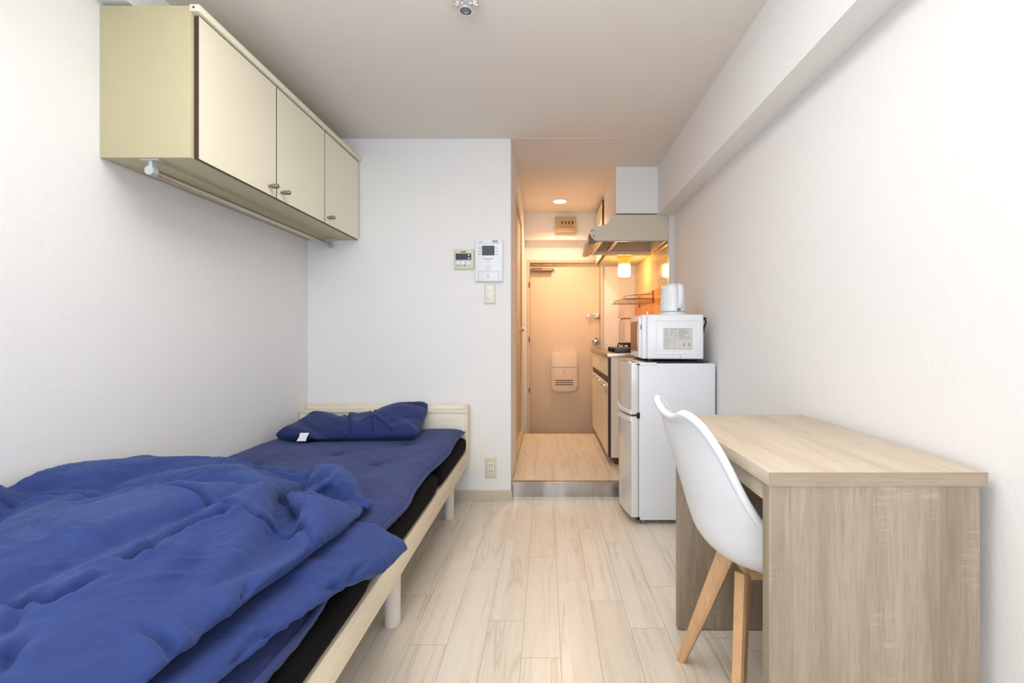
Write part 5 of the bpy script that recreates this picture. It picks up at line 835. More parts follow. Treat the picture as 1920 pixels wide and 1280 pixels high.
LOW_Z = [75,-71,-5,1,0,-1,1,0,0,0,0,0,1,-1,1,-1,0,-1,1,0,-1,1,0,0,0,0,0,0,2,-1,0,-1,1,-1,-1,1,-2,3,-1,0,0,-2,2,-1,1,0,0,0,1,-2,2,-1,0,1,-1,1,0,0,-1,2,-1,-2,0,-1,1,0,0,0,1,0,0,0,-1,0,-8,20,13,-23,-2,0,0,1,-1,1,0,0,0,0,0,0,0,-1,1,0,-1,1,0,0,0,-1,1,1,-1,1,0,0,0,-1,1,0,-1,0,-1,1,-1,-12,20,-7,0,0,0,1,-1,0,0,0,1,-1,1,-1,1,0,0,0,-1,-9,18,-10,1,-2,1,1,-1,1,0,0,-1,1,-2,-18,24,11,-5,-17,4,3,1,-2,2,-1,0,0,0,1,-1,1,-1,-1,1,0,-1,1,-1,1,-1,-1,4,0,0,-1,0,0,-1,-1,0,0,-1,0,2,9,-21,8,11,-7,1,-3,3,-1,-1,3,-2,1,-1,-1,2,0,-1,3,2,-3,-16,26,-8,-6,-1,1,1,2,-3,3,-1,0,0,-10,-6,20,13,-11,-9,-5,6,1,0,1,0,0,0,0,0,0,2,-2,-1,0,1,0,1,-3,3,-2,1,1,1,0,-2,-1,2,-3,1,0,0,1,2,2,5,-19,9,-6,15,-9,2,-3,1,1,0,1,-1,1,0,0,1,1,2,-5,4,-18,20,-1,2,-8,-2,0,4,-2,-3,3,3,-6,0,-13,21,12,-15,-5,4,-7,7,-2,2,-1,1,0,0,0,-1,-1,2,2,-2,0,0,-1,2,0,-1,0,1,-1,-2,1,3,-4,4,-4,3,1,-1,0,4,5,-19,9,-8,6,8,-7,2,-3,4,-3,3,-2,1,-1,3,-2,4,-5,2,2,-17,24,-10,3,0,-8,4,-4,3,2,-3,-3,3,0,-16,22,11,-21,6,-2,3,-7,6,-2,3,-4,2,0,1,0,1,-2,-1,2,0,0,1,-2,1,0,0,0,0,2,-1,-3,5,-4,3,1,-3,2,2,-2,8,-18,10,-11,8,-3,10,-8,4,-3,4,-5,3,1,1,-3,4,-3,2,-3,5,-18,26,-13,4,-3,0,-4,3,-1,-3,4,-4,3,-4,-12,20,11,-18,-1,5,-3,3,-5,6,-3,2,0,-2,3,-2,-1,2,1,-1,-2,2,0,0,2,-2,1,-1,0,-2,3,1,-3,3,2,-5,3,2,-3,2,7,-16,9,-12,6,2,-3,8,-6,5,-3,1,2,-1,-3,5,-2,1,-2,0,3,-15,25,-15,3,2,-6,2,-2,2,-4,5,-6,3,-3,-11,18,10,-17,3,-3,5,-3,3,-4,5,-3,2,1,-3,2,2,-3,-1,2,1,0,-1,0,-2,3,-1,0,1,1,-2,0,3,-1,-3,4,-3,2,1,-1,8,-14,8,-14,8,-1,3,-4,7,-4,5,-3,-2,3,1,-1,2,-4,4,-5,6,-16,27,-17,4,-3,0,-1,1,-3,3,-3,1,-2,0,-13,19,8,-13,-3,5,-3,4,-3,4,-4,5,-2,-2,4,-4,2,0,2,-4,4,-4,2,0,2,-2,1,-2,2,-3,3,2,-4,3,0,-1,1,-1,2,-1,8,-13,8,-15,6,3,1,-3,4,-3,3,1,1,-2,3,-2,-2,4,-4,1,4,-15,27,-18,3,-1,-3,3,-4,4,-4,2,-4,1,1,-13,16,8,-12,2,-3,5,-3,5,-3,-1,4,-4,4,-4,4,-2,-2,4,-3,2,-3,4,-2,-2,2,0,1,-1,3,-3,-1,3,-1,-1,3,-4,3,2,-3,9,-11,7,-17,8,3,-3,3,-2,4,-3,4,-3,1,3,-4,4,-3,1,-2,5,-14,26,-16,-2,2,0,-1,-3,3,-2,-2,2,-1,-3,-9,14,7,-9,-1,3,-3,4,3,-6,5,-4,4,-4,4,-4,2,2,-3,2,-2,0,3,-4,3,-2,3,-1,-1,-2,2,0,2,-2,3,-3,3,-2,2,-2,9,-10,6,-17,8,2,1,-2,3,-4,5,0,-3,5,-5,6,-4,-1,3,-3,5,-13,26,-19,2,0,-1,-2,2,-3,1,0,1,-5,1,-10,13,5,-6,3,-3,2,3,-4,2,2,-4,4,-4,2,2,-2,-2,4,-3,2,-1,-2,3,-2,3,-1,-3,1,4,-3,0,1,-1,-1,4,-2,2,-2,1,7,-7,5,-18,8,3,-2,3,-4,2,2,-1,0,2,0,2,-4,3,-4,3,3,-12,25,-17,-2,1,1,-3,2,-4,4,-1,-6,1,3,-10,10,2,3,-5,5,-5,6,-4,1,-2,4,-4,5,-4,-1,2,2,-3,0,3,-4,4,-4,4,-4,2,0,3,-4,-1,2,1,-1,4,-4,3,-3,3,-2,8,-6,5,-20,10,1,1,-2,2,-1,0,3,-2,3,-4,3,2,-5,3,-2,5,-11,24,-18,1,-3,3,-3,3,-3,-1,1,-6,4,-1,-6,9,6,-8,6,-4,3,-4,3,0,2,-4,4,-2,-3,4,0,-3,2,2,-4,3,-2,3,-4,4,-2,-1,2,-3,4,-2,-1,3,-2,4,-4,3,-3,1,7,-2,1,-18,9,2,-2,3,-4,2,3,-3,4,-3,2,-3,3,1,-5,3,3,-8,22,-18,2,-4,1,1,-3,1,2,-4,-5,3,1,-1,4,8,-7,-2,3,1,-3,4,-3,-1,3,-3,2,1,-2,-1,4,-2,-2,4,-4,3,-2,3,-4,2,2,-4,4,-4,3,-1,3,-3,2,2,-5,4,-4,6,4,-1,-19,10,-1,2,-2,2,-2,2,3,-3,2,-3,4,-2,-1,1,-3,6,-7,22,-20,3,-3,0,-2,4,-3,-3,1,-4,4,5,-12,8,11,-9,-1,3,-3,3,-4,2,2,-3,3,
-1,-2,0,4,-3,2,-3,4,-4,2,2,-4,3,0,-3,4,-4,4,-1,0,-2,5,-4,1,3,-5,2,7,-3,3,-18,8,2,-2,3,-3,0,5,-4,3,-3,2,2,-4,4,-5,1,4,-4,19,-17,-2,1,-3,4,-4,1,-4,2,-2,5,3,-15,9,14,-12,3,-3,2,-2,2,-2,2,-1,2,-4,4,-4,3,1,-3,4,-3,2,-1,-2,3,-2,3,-2,-2,4,-3,2,0,4,-5,3,-3,0,3,-3,8,-5,6,-20,11,-2,2,-1,1,-2,5,-3,-1,3,0,-4,5,-4,2,-4,3,2,17,-20,2,-4,3,-3,3,-6,1,1,2,3,1,-16,9,15,-11,2,-4,3,-1,1,-3,2,2,-3,2,-2,2,0,-2,4,-4,4,-5,3,1,-2,3,-4,2,2,-4,6,-2,1,-3,3,-4,2,2,-5,4,6,-7,10,-21,10,-3,2,3,-4,4,-5,4,1,-3,3,-3,4,-4,2,-3,5,-5,20,-17,-2,-2,2,1,-5,2,-3,4,2,3,-3,-16,11,16,-12,2,-4,2,2,-3,2,-3,3,0,-3,4,-4,2,2,-3,3,-3,3,-2,3,-2,-2,4,-2,0,-2,6,-3,2,2,-5,1,2,-5,4,-3,9,-8,11,-20,9,-2,2,-1,2,-2,2,-3,5,-3,-1,4,-4,3,-4,1,7,-11,22,-19,1,2,-2,-3,2,-1,-2,8,-5,4,-3,-16,11,19,-13,-1,1,0,-3,3,-2,3,-3,0,2,-3,3,0,-3,2,2,-3,2,1,-3,2,2,-4,2,0,3,-4,5,0,-2,4,-4,-3,2,-3,2,7,-8,13,-21,10,-4,2,3,-4,4,-3,3,-3,2,-2,2,1,-3,2,-2,6,-12,24,-19,3,-4,1,1,-4,2,7,-6,4,-5,3,-17,11,20,-14,1,-3,3,-3,-1,4,-4,2,2,-4,4,-2,-2,2,1,-2,1,2,-3,4,-1,-3,4,-3,2,-3,5,-5,5,2,-1,-2,4,-6,-1,-2,9,-8,14,-19,7,-3,4,-1,1,-2,2,-1,1,-2,3,-2,-1,3,-3,1,6,-15,25,-19,4,-4,3,-6,5,4,-4,2,-3,3,-3,-16,13,19,-13,-2,2,-4,2,2,-4,3,-1,-1,2,-2,1,0,2,-3,3,-3,1,3,-4,1,3,-4,2,0,2,-3,1,2,-3,4,3,-1,1,-7,-4,9,-6,15,-20,7,-2,2,2,-3,2,-2,1,1,1,-4,3,1,-4,4,-3,7,-17,27,-18,2,-2,-3,4,4,-4,2,-2,1,-2,1,-17,13,21,-16,1,-4,4,-2,-1,2,-2,0,3,-3,3,-2,1,-3,4,-3,4,-2,-2,4,-2,-2,1,2,-2,0,4,-4,0,1,0,2,2,3,0,-13,8,-5,16,-18,4,3,-3,0,2,-2,2,0,-1,0,1,0,-2,3,-4,3,3,-16,27,-15,-2,-3,7,-1,-1,-1,2,-2,0,1,-3,-16,15,21,-14,-6,3,-1,0,0,0,0,1,-1,0,0,0,1,0,-1,1,0,0,0,1,0,0,-3,1,1,-1,1,0,-1,1,0,0,1,0,6,1,-14,4,16,-18,5,-2,0,2,-2,1,0,1,-1,0,1,0,-1,1,1,-4,5,-16,28,-18,1,2,2,-3,1,2,-5,3,-2,3,-4,-16,17,20,-15,-2,-1,0,0,0,-1,1,-1,1,-1,0,0,0,1,-1,0,1,-1,1,0,0,1,-1,0,0,0,0,0,0,0,0,-1,0,0,-2,8,3,-17,23,-14,0,0,0,0,0,1,-1,1,-1,1,-1,1,-1,0,0,0,-1,-13,28,-15,1,0,0,0,0,-1,1,0,-1,0,-3,-15,19,9,-9,0,0,1,-1,0,0,1,-1,0,0,-1,1,-1,0,0,0,1,-1,1,1,-1,1,-1,1,0,0,0,-1,1,-1,0,0,-1,1,0,-1,1,1,-2,0,1,-1,2,-1,1,-1,1,0,0,-1,1,-1,0,0,0,0,-1,0,0,1,-1,1,0,0,0,0,0,0,0,0,0,-10,9,19,-16,-4,1,0,0,0,0,0,-1,1,-2,7,-2,-1,-1,0,1,-1,0,0,0,0,-1,1,0,-1,-1,-2,3,7,-3,-1,1,-1,0,-1,0,-1,-13,26,-14,0,1,0,0,0,0,1,0,-1,1,-1,1,-1,0,0,0,0,-15,26,-17,6,1,-1,1,-1,0,0,1,-1,0,-3,-15,19,16,-16,-5,2,1,-1,1,0,0,0,0,1,1,2,-3,2,-3,2,0,-2,0,1,0,0,1,-4,1,0,1,2,1,1,0,-1,1,-1,1,1,-4,-13,26,-13,-3,1,3,-2,3,-4,2,0,0,1,0,0,0,2,-6,3,2,-17,20,3,-14,4,2,1,-2,1,2,-4,3,-1,-2,-16,20,15,-19,3,-4,0,3,-2,1,2,-2,-1,2,0,-2,3,0,1,-2,0,1,-1,0,0,-1,-1,2,-3,4,-2,4,-1,0,1,-1,2,-3,3,-5,4,-15,25,-16,5,-6,3,0,3,-3,2,-2,3,-1,-1,-1,4,-4,0,3,-1,-16,21,-6,8,-13,4,-2,3,1,-2,0,3,-4,1,-16,19,14,-17,0,2,-3,-2,4,0,-3,3,1,-4,2,1,1,-2,1,0,0,1,-1,0,-1,1,1,-4,3,0,3,-2,2,0,-2,3,-3,3,-6,4,2,-15,24,-18,7,-1,-3,-2,4,2,-3,2,-2,4,-4,3,-4,2,2,-2,2,-16,20,-9,7,3,-13,4,2,-1,2,-2,-1,2,-2,-14,18,14,-18,3,-2,-2,3,-3,4,-2,0,-1,3,-4,4,-3,2,1,-2,2,-2,1,1,-2,
2,-3,3,-1,-1,4,1,-1,-3,4,-3,1,-3,4,-3,5,-16,24,-18,6,0,-3,1,-2,4,1,-3,2,-1,1,-2,3,-2,-1,4,-2,-14,19,-11,8,3,-4,-4,-3,6,-3,2,0,-3,2,-15,18,13,-16,-1,0,3,-2,1,-3,1,3,-3,4,-3,-1,3,-2,0,2,-2,2,-1,-1,2,-3,3,-2,2,0,2,-1,1,-3,4,-3,-2,4,-3,2,3,-15,23,-18,4,3,-4,2,-3,4,-3,4,-2,2,-3,2,-2,1,2,-1,1,-15,20,-14,10,0,1,-3,-3,-2,5,-4,4,-4,2,-14,16,13,-14,-3,3,-1,0,0,2,-3,-1,4,-3,1,3,-3,0,2,-3,3,-2,1,1,-2,2,-2,0,4,-1,-1,3,-4,3,-4,1,4,-4,3,-2,4,-14,22,-19,6,-1,2,-3,2,-3,5,-4,4,-3,3,-3,3,-3,3,-2,4,-17,20,-15,9,3,-2,1,-3,-4,4,-1,-2,2,0,-13,14,13,-15,2,-2,3,-4,2,2,-2,1,-3,5,-3,-2,2,3,-3,0,2,0,-2,1,1,-3,4,-3,2,2,0,-3,3,-4,2,2,-3,3,-2,1,3,-13,21,-19,4,4,-5,4,-3,2,-2,3,-2,3,-3,3,-3,3,-3,3,2,-15,16,-14,11,-1,4,-6,2,0,-4,2,-2,3,0,-14,13,13,-12,-3,3,-2,3,-1,-3,4,-2,1,-2,1,2,-2,-1,4,-2,0,-1,0,2,-2,3,-4,5,-3,4,-5,5,-5,1,4,-4,3,-3,3,-2,4,-12,21,-21,6,-1,3,-3,3,-4,4,-4,5,-3,2,-1,2,-3,3,-1,3,-14,15,-15,13,-5,5,1,-5,-1,4,-6,4,-2,4,-16,12,13,-13,2,-2,2,-2,2,2,-5,3,1,-1,-1,-1,1,2,-3,2,0,2,-3,0,3,-3,1,1,2,-3,3,-3,2,-2,3,-3,3,-3,3,-2,4,-11,20,-21,5,2,-2,3,-4,4,-4,4,-3,4,-4,5,-2,-2,3,-2,5,-14,13,-14,11,1,-3,5,-5,1,1,-5,4,-2,5,-16,9,14,-9,-5,5,-4,4,-3,3,1,-5,2,1,0,2,-4,3,-4,5,-2,-2,4,-3,2,-2,3,-3,3,1,-4,4,-4,5,-5,5,-5,3,1,-2,4,-10,19,-21,6,-1,1,-1,3,-4,4,-3,2,-1,2,-2,4,-4,4,-4,7,-14,12,-15,13,-3,4,-4,4,-4,-1,2,-4,4,4,-16,7,14,-8,-5,5,-2,-2,3,1,-2,4,-3,-3,4,-2,2,-2,2,-3,3,-2,0,3,-3,2,1,-3,4,-4,4,-4,4,-3,4,-2,-3,2,2,-3,6,-10,18,-21,5,2,-3,3,-3,4,-3,2,-2,3,-3,2,3,-3,2,-2,6,-13,10,-14,10,3,-2,3,-4,3,-4,1,-4,7,2,-15,5,12,-6,3,-8,7,-4,2,-1,2,-3,3,1,-4,3,-3,4,-2,0,-2,4,-2,-1,3,-2,-2,4,-2,3,-3,2,-2,4,-4,1,3,-3,-2,2,4,-7,16,-21,6,-2,3,-3,2,0,2,-4,4,-3,4,-5,4,2,-2,-2,8,-14,10,-14,11,0,1,-1,3,-5,4,-6,0,7,0,-13,4,7,1,0,0,-7,8,-5,3,-3,2,2,-3,2,-2,3,-5,3,0,2,-3,2,0,-2,3,-4,3,2,-4,4,-3,3,-3,3,-1,-3,3,-1,-1,5,-6,15,-21,5,1,-2,3,-4,4,1,-4,4,-3,4,-5,4,0,1,-3,9,-14,8,-13,12,-3,4,-3,3,-3,2,-5,1,6,0,-12,4,11,-8,5,-7,5,-4,6,-6,4,1,-4,4,-4,4,-4,4,-4,3,-2,3,-4,2,2,-2,2,-3,4,-4,4,-3,3,-3,3,-3,3,-2,-3,2,6,-5,13,-22,7,-2,2,-2,3,-3,5,-5,4,-4,5,-5,4,-1,2,-3,9,-13,7,-13,12,-4,3,3,-5,4,-3,1,-5,4,7,-14,6,9,-10,2,2,-3,2,-3,3,3,-4,2,-3,3,0,-4,4,0,-2,2,-2,2,-2,2,1,-2,2,-2,2,-3,5,-5,5,-5,5,-4,1,0,-3,4,3,9,-22,5,3,-4,2,2,-3,5,-5,4,-4,4,-3,3,-2,3,-2,8,-12,5,-12,12,-3,2,-1,3,-4,5,-7,3,-2,7,-10,7,8,-9,-3,3,-3,3,-3,2,1,3,-6,5,-4,2,1,-1,-2,4,-4,4,-4,5,-3,0,2,-2,2,-3,4,-1,-3,5,-4,4,-5,3,-3,1,5,-4,12,-20,6,-3,3,-2,2,-1,1,3,-5,4,-4,4,-4,3,2,-2,8,-12,6,-13,11,0,-3,4,-2,3,-4,4,-7,3,5,-9,12,4,-13,5,-5,3,-4,2,1,3,-5,5,-5,5,-2,-3,3,1,-3,2,1,1,-3,2,1,-2,3,-4,3,-2,1,2,-3,4,-4,3,-3,2,-3,7,-8,15,-21,8,-4,1,3,-4,4,0,-2,3,-4,4,-4,1,5,-5,3,8,-12,4,-12,11,-2,3,-4,4,-2,2,-2,1,-5,5,-4,14,1,-14,4,-1,-3,3,-3,3,-2,1,-2,4,-3,2,2,-4,1,0,3,-1,-3,5,-2,-2,3,-2,0,2,1,-4,5,-4,4,-4,3,-3,2,-3,8,-11,16,-19,6,-2,1,0,1,-2,4,-4,4,-3,2,-2,1,0,2,-2,10,-12,4,-11,9,1,0,-4,6,-3,1,-1,1,-1,1,-9,23,-1,-15,2,-1,0,-1,2,-4,5,-6,3,2,1,-2,-1,4,-3,1,-2,
2,2,-3,2,2,-4,4,-2,-1,1,3,-5,5,-4,4,-4,2,-2,1,5,-12,19,-20,5,1,-3,4,-4,4,-3,4,-3,2,-2,3,-4,4,-4,4,8,-12,4,-11,10,-2,2,-3,1,-1,5,-4,2,-2,2,-9,31,-8,-14,-3,4,-4,3,-2,2,-2,-2,3,-2,2,0,2,-3,2,-1,2,-2,3,-3,3,-2,1,1,-1,3,-2,-2,3,-3,3,-3,4,-5,3,-1,5,-14,20,-18,5,-2,1,-1,2,-2,3,-2,3,-4,4,-3,2,-3,3,-1,10,-14,8,-12,5,6,-5,-2,3,1,-1,4,-5,2,-1,-10,47,-21,-15,2,-4,3,-3,3,-3,2,0,-2,2,-2,3,-2,3,-2,0,-1,3,1,-3,1,4,-3,1,0,-2,2,2,-4,3,-3,2,-2,4,-2,-3,6,-15,22,-17,4,-3,1,3,-4,4,-3,3,-2,3,-3,2,-2,3,-5,3,10,-16,11,-13,8,-4,3,1,-2,-1,4,-2,2,-3,1,-13,61,-31,-13,-6,4,-3,3,-2,2,-2,-1,2,-2,2,-2,3,-3,2,1,1,-2,2,-1,2,-2,2,0,0,2,-2,0,1,-3,3,-2,-2,2,0,3,-2,-13,23,-15,-1,2,0,-1,1,0,0,2,-2,3,-3,3,-2,0,0,-3,11,-16,14,-10,-2,4,1,-3,3,-1,1,2,-1,0,-3,-12,71,-38,-19,1,0,0,0,0,0,-1,0,0,0,0,-1,1,0,0,2,0,1,-1,1,0,0,0,2,-1,1,0,0,-1,0,0,-1,0,-1,1,-1,0,-9,17,-10,0,0,0,0,0,0,0,0,1,0,1,1,-1,-1,1,-1,1,-11,15,-9,1,0,0,0,1,0,1,1,0,-1,0,-16,83,-66,0,0,1,-1,1,0,-1,1,-1,0,0,-1,0,0,1,0,0,1,1,-1,2,-1,-1,1,0,1,-1,0,1,-1,0,-1,1,-1,0,0,0,0,0,-1,0,-1,1,0,1,-1,0,-1,2,-1,0,1,-2,0,0,0,-1,1,-1,-2,0,0,1,0,0,1,0,2,-1,1,-1,0,0,54,-52,0,0,0,0,0,0,0,0,0,0,0,0,0,0,0,0,0,0,0,0,0,0,0,0,0,0,0,0,0,0,0,0,0,0,0,0,0,0,0,0,0,0,0,0,0,1,-2,1,1,-2,1,2,-4,2,2,-4,2,2,-4,2,3,-6,3,3,-5,1,4,-6,3,3,9,-13,1,-13,13,1,1,-1,-5,3,2,-1,-1,1,1,-2,1,0,0,2,-4,2,1,-1,-1,1,1,-2,1,1,-2,1,1,-2,1,1,-2,1,1,-2,1,1,-2,1,1,-2,1,1,-2,1,1,-2,1,1,-2,1,0,2,-2,-1,-6,6,0,-13,14,-1,24,-23,0,0,0,0,0,0,0,0,0,0,0,0,0,0,0,0,0,0,0,0,0,0,0,0,0,0,0,0,0,0,0,0,0,0,0,3,-5,15,-26,13,-1,1,0,0,0,0,0,0,0,0,0,0,2,2,-10,13,-10,0,5,-9,-1,3,0,0,2,1,1,1,-1,1,-1,36,-33,-4,2,0,0,0,0,0,0,0,0,0,0,0,0,0,0,0,0,0,0,0,0,0,0,0,0,0,0,0,0,0,0,0,0,0,2,-3,13,-24,13,-3,2,0,0,0,0,0,0,0,0,4,-3,-1,-3,3,-1,-9,15,-13,1,2,1,0,1,0,1,1,1,-2,0,2,45,-44,-2,1,0,0,0,0,0,0,0,0,0,0,0,0,0,0,0,0,0,0,0,0,0,0,0,0,0,0,1,-1,0,0,0,0,-1,1,1,10,-22,11,-1,2,-2,2,-1,0,0,0,0,0,4,-10,4,-1,0,0,-1,9,-15,6,0,0,0,0,0,1,2,-1,1,0,-1]
LOW_LOW = (-1.5053, -0.3268, 0.4128)
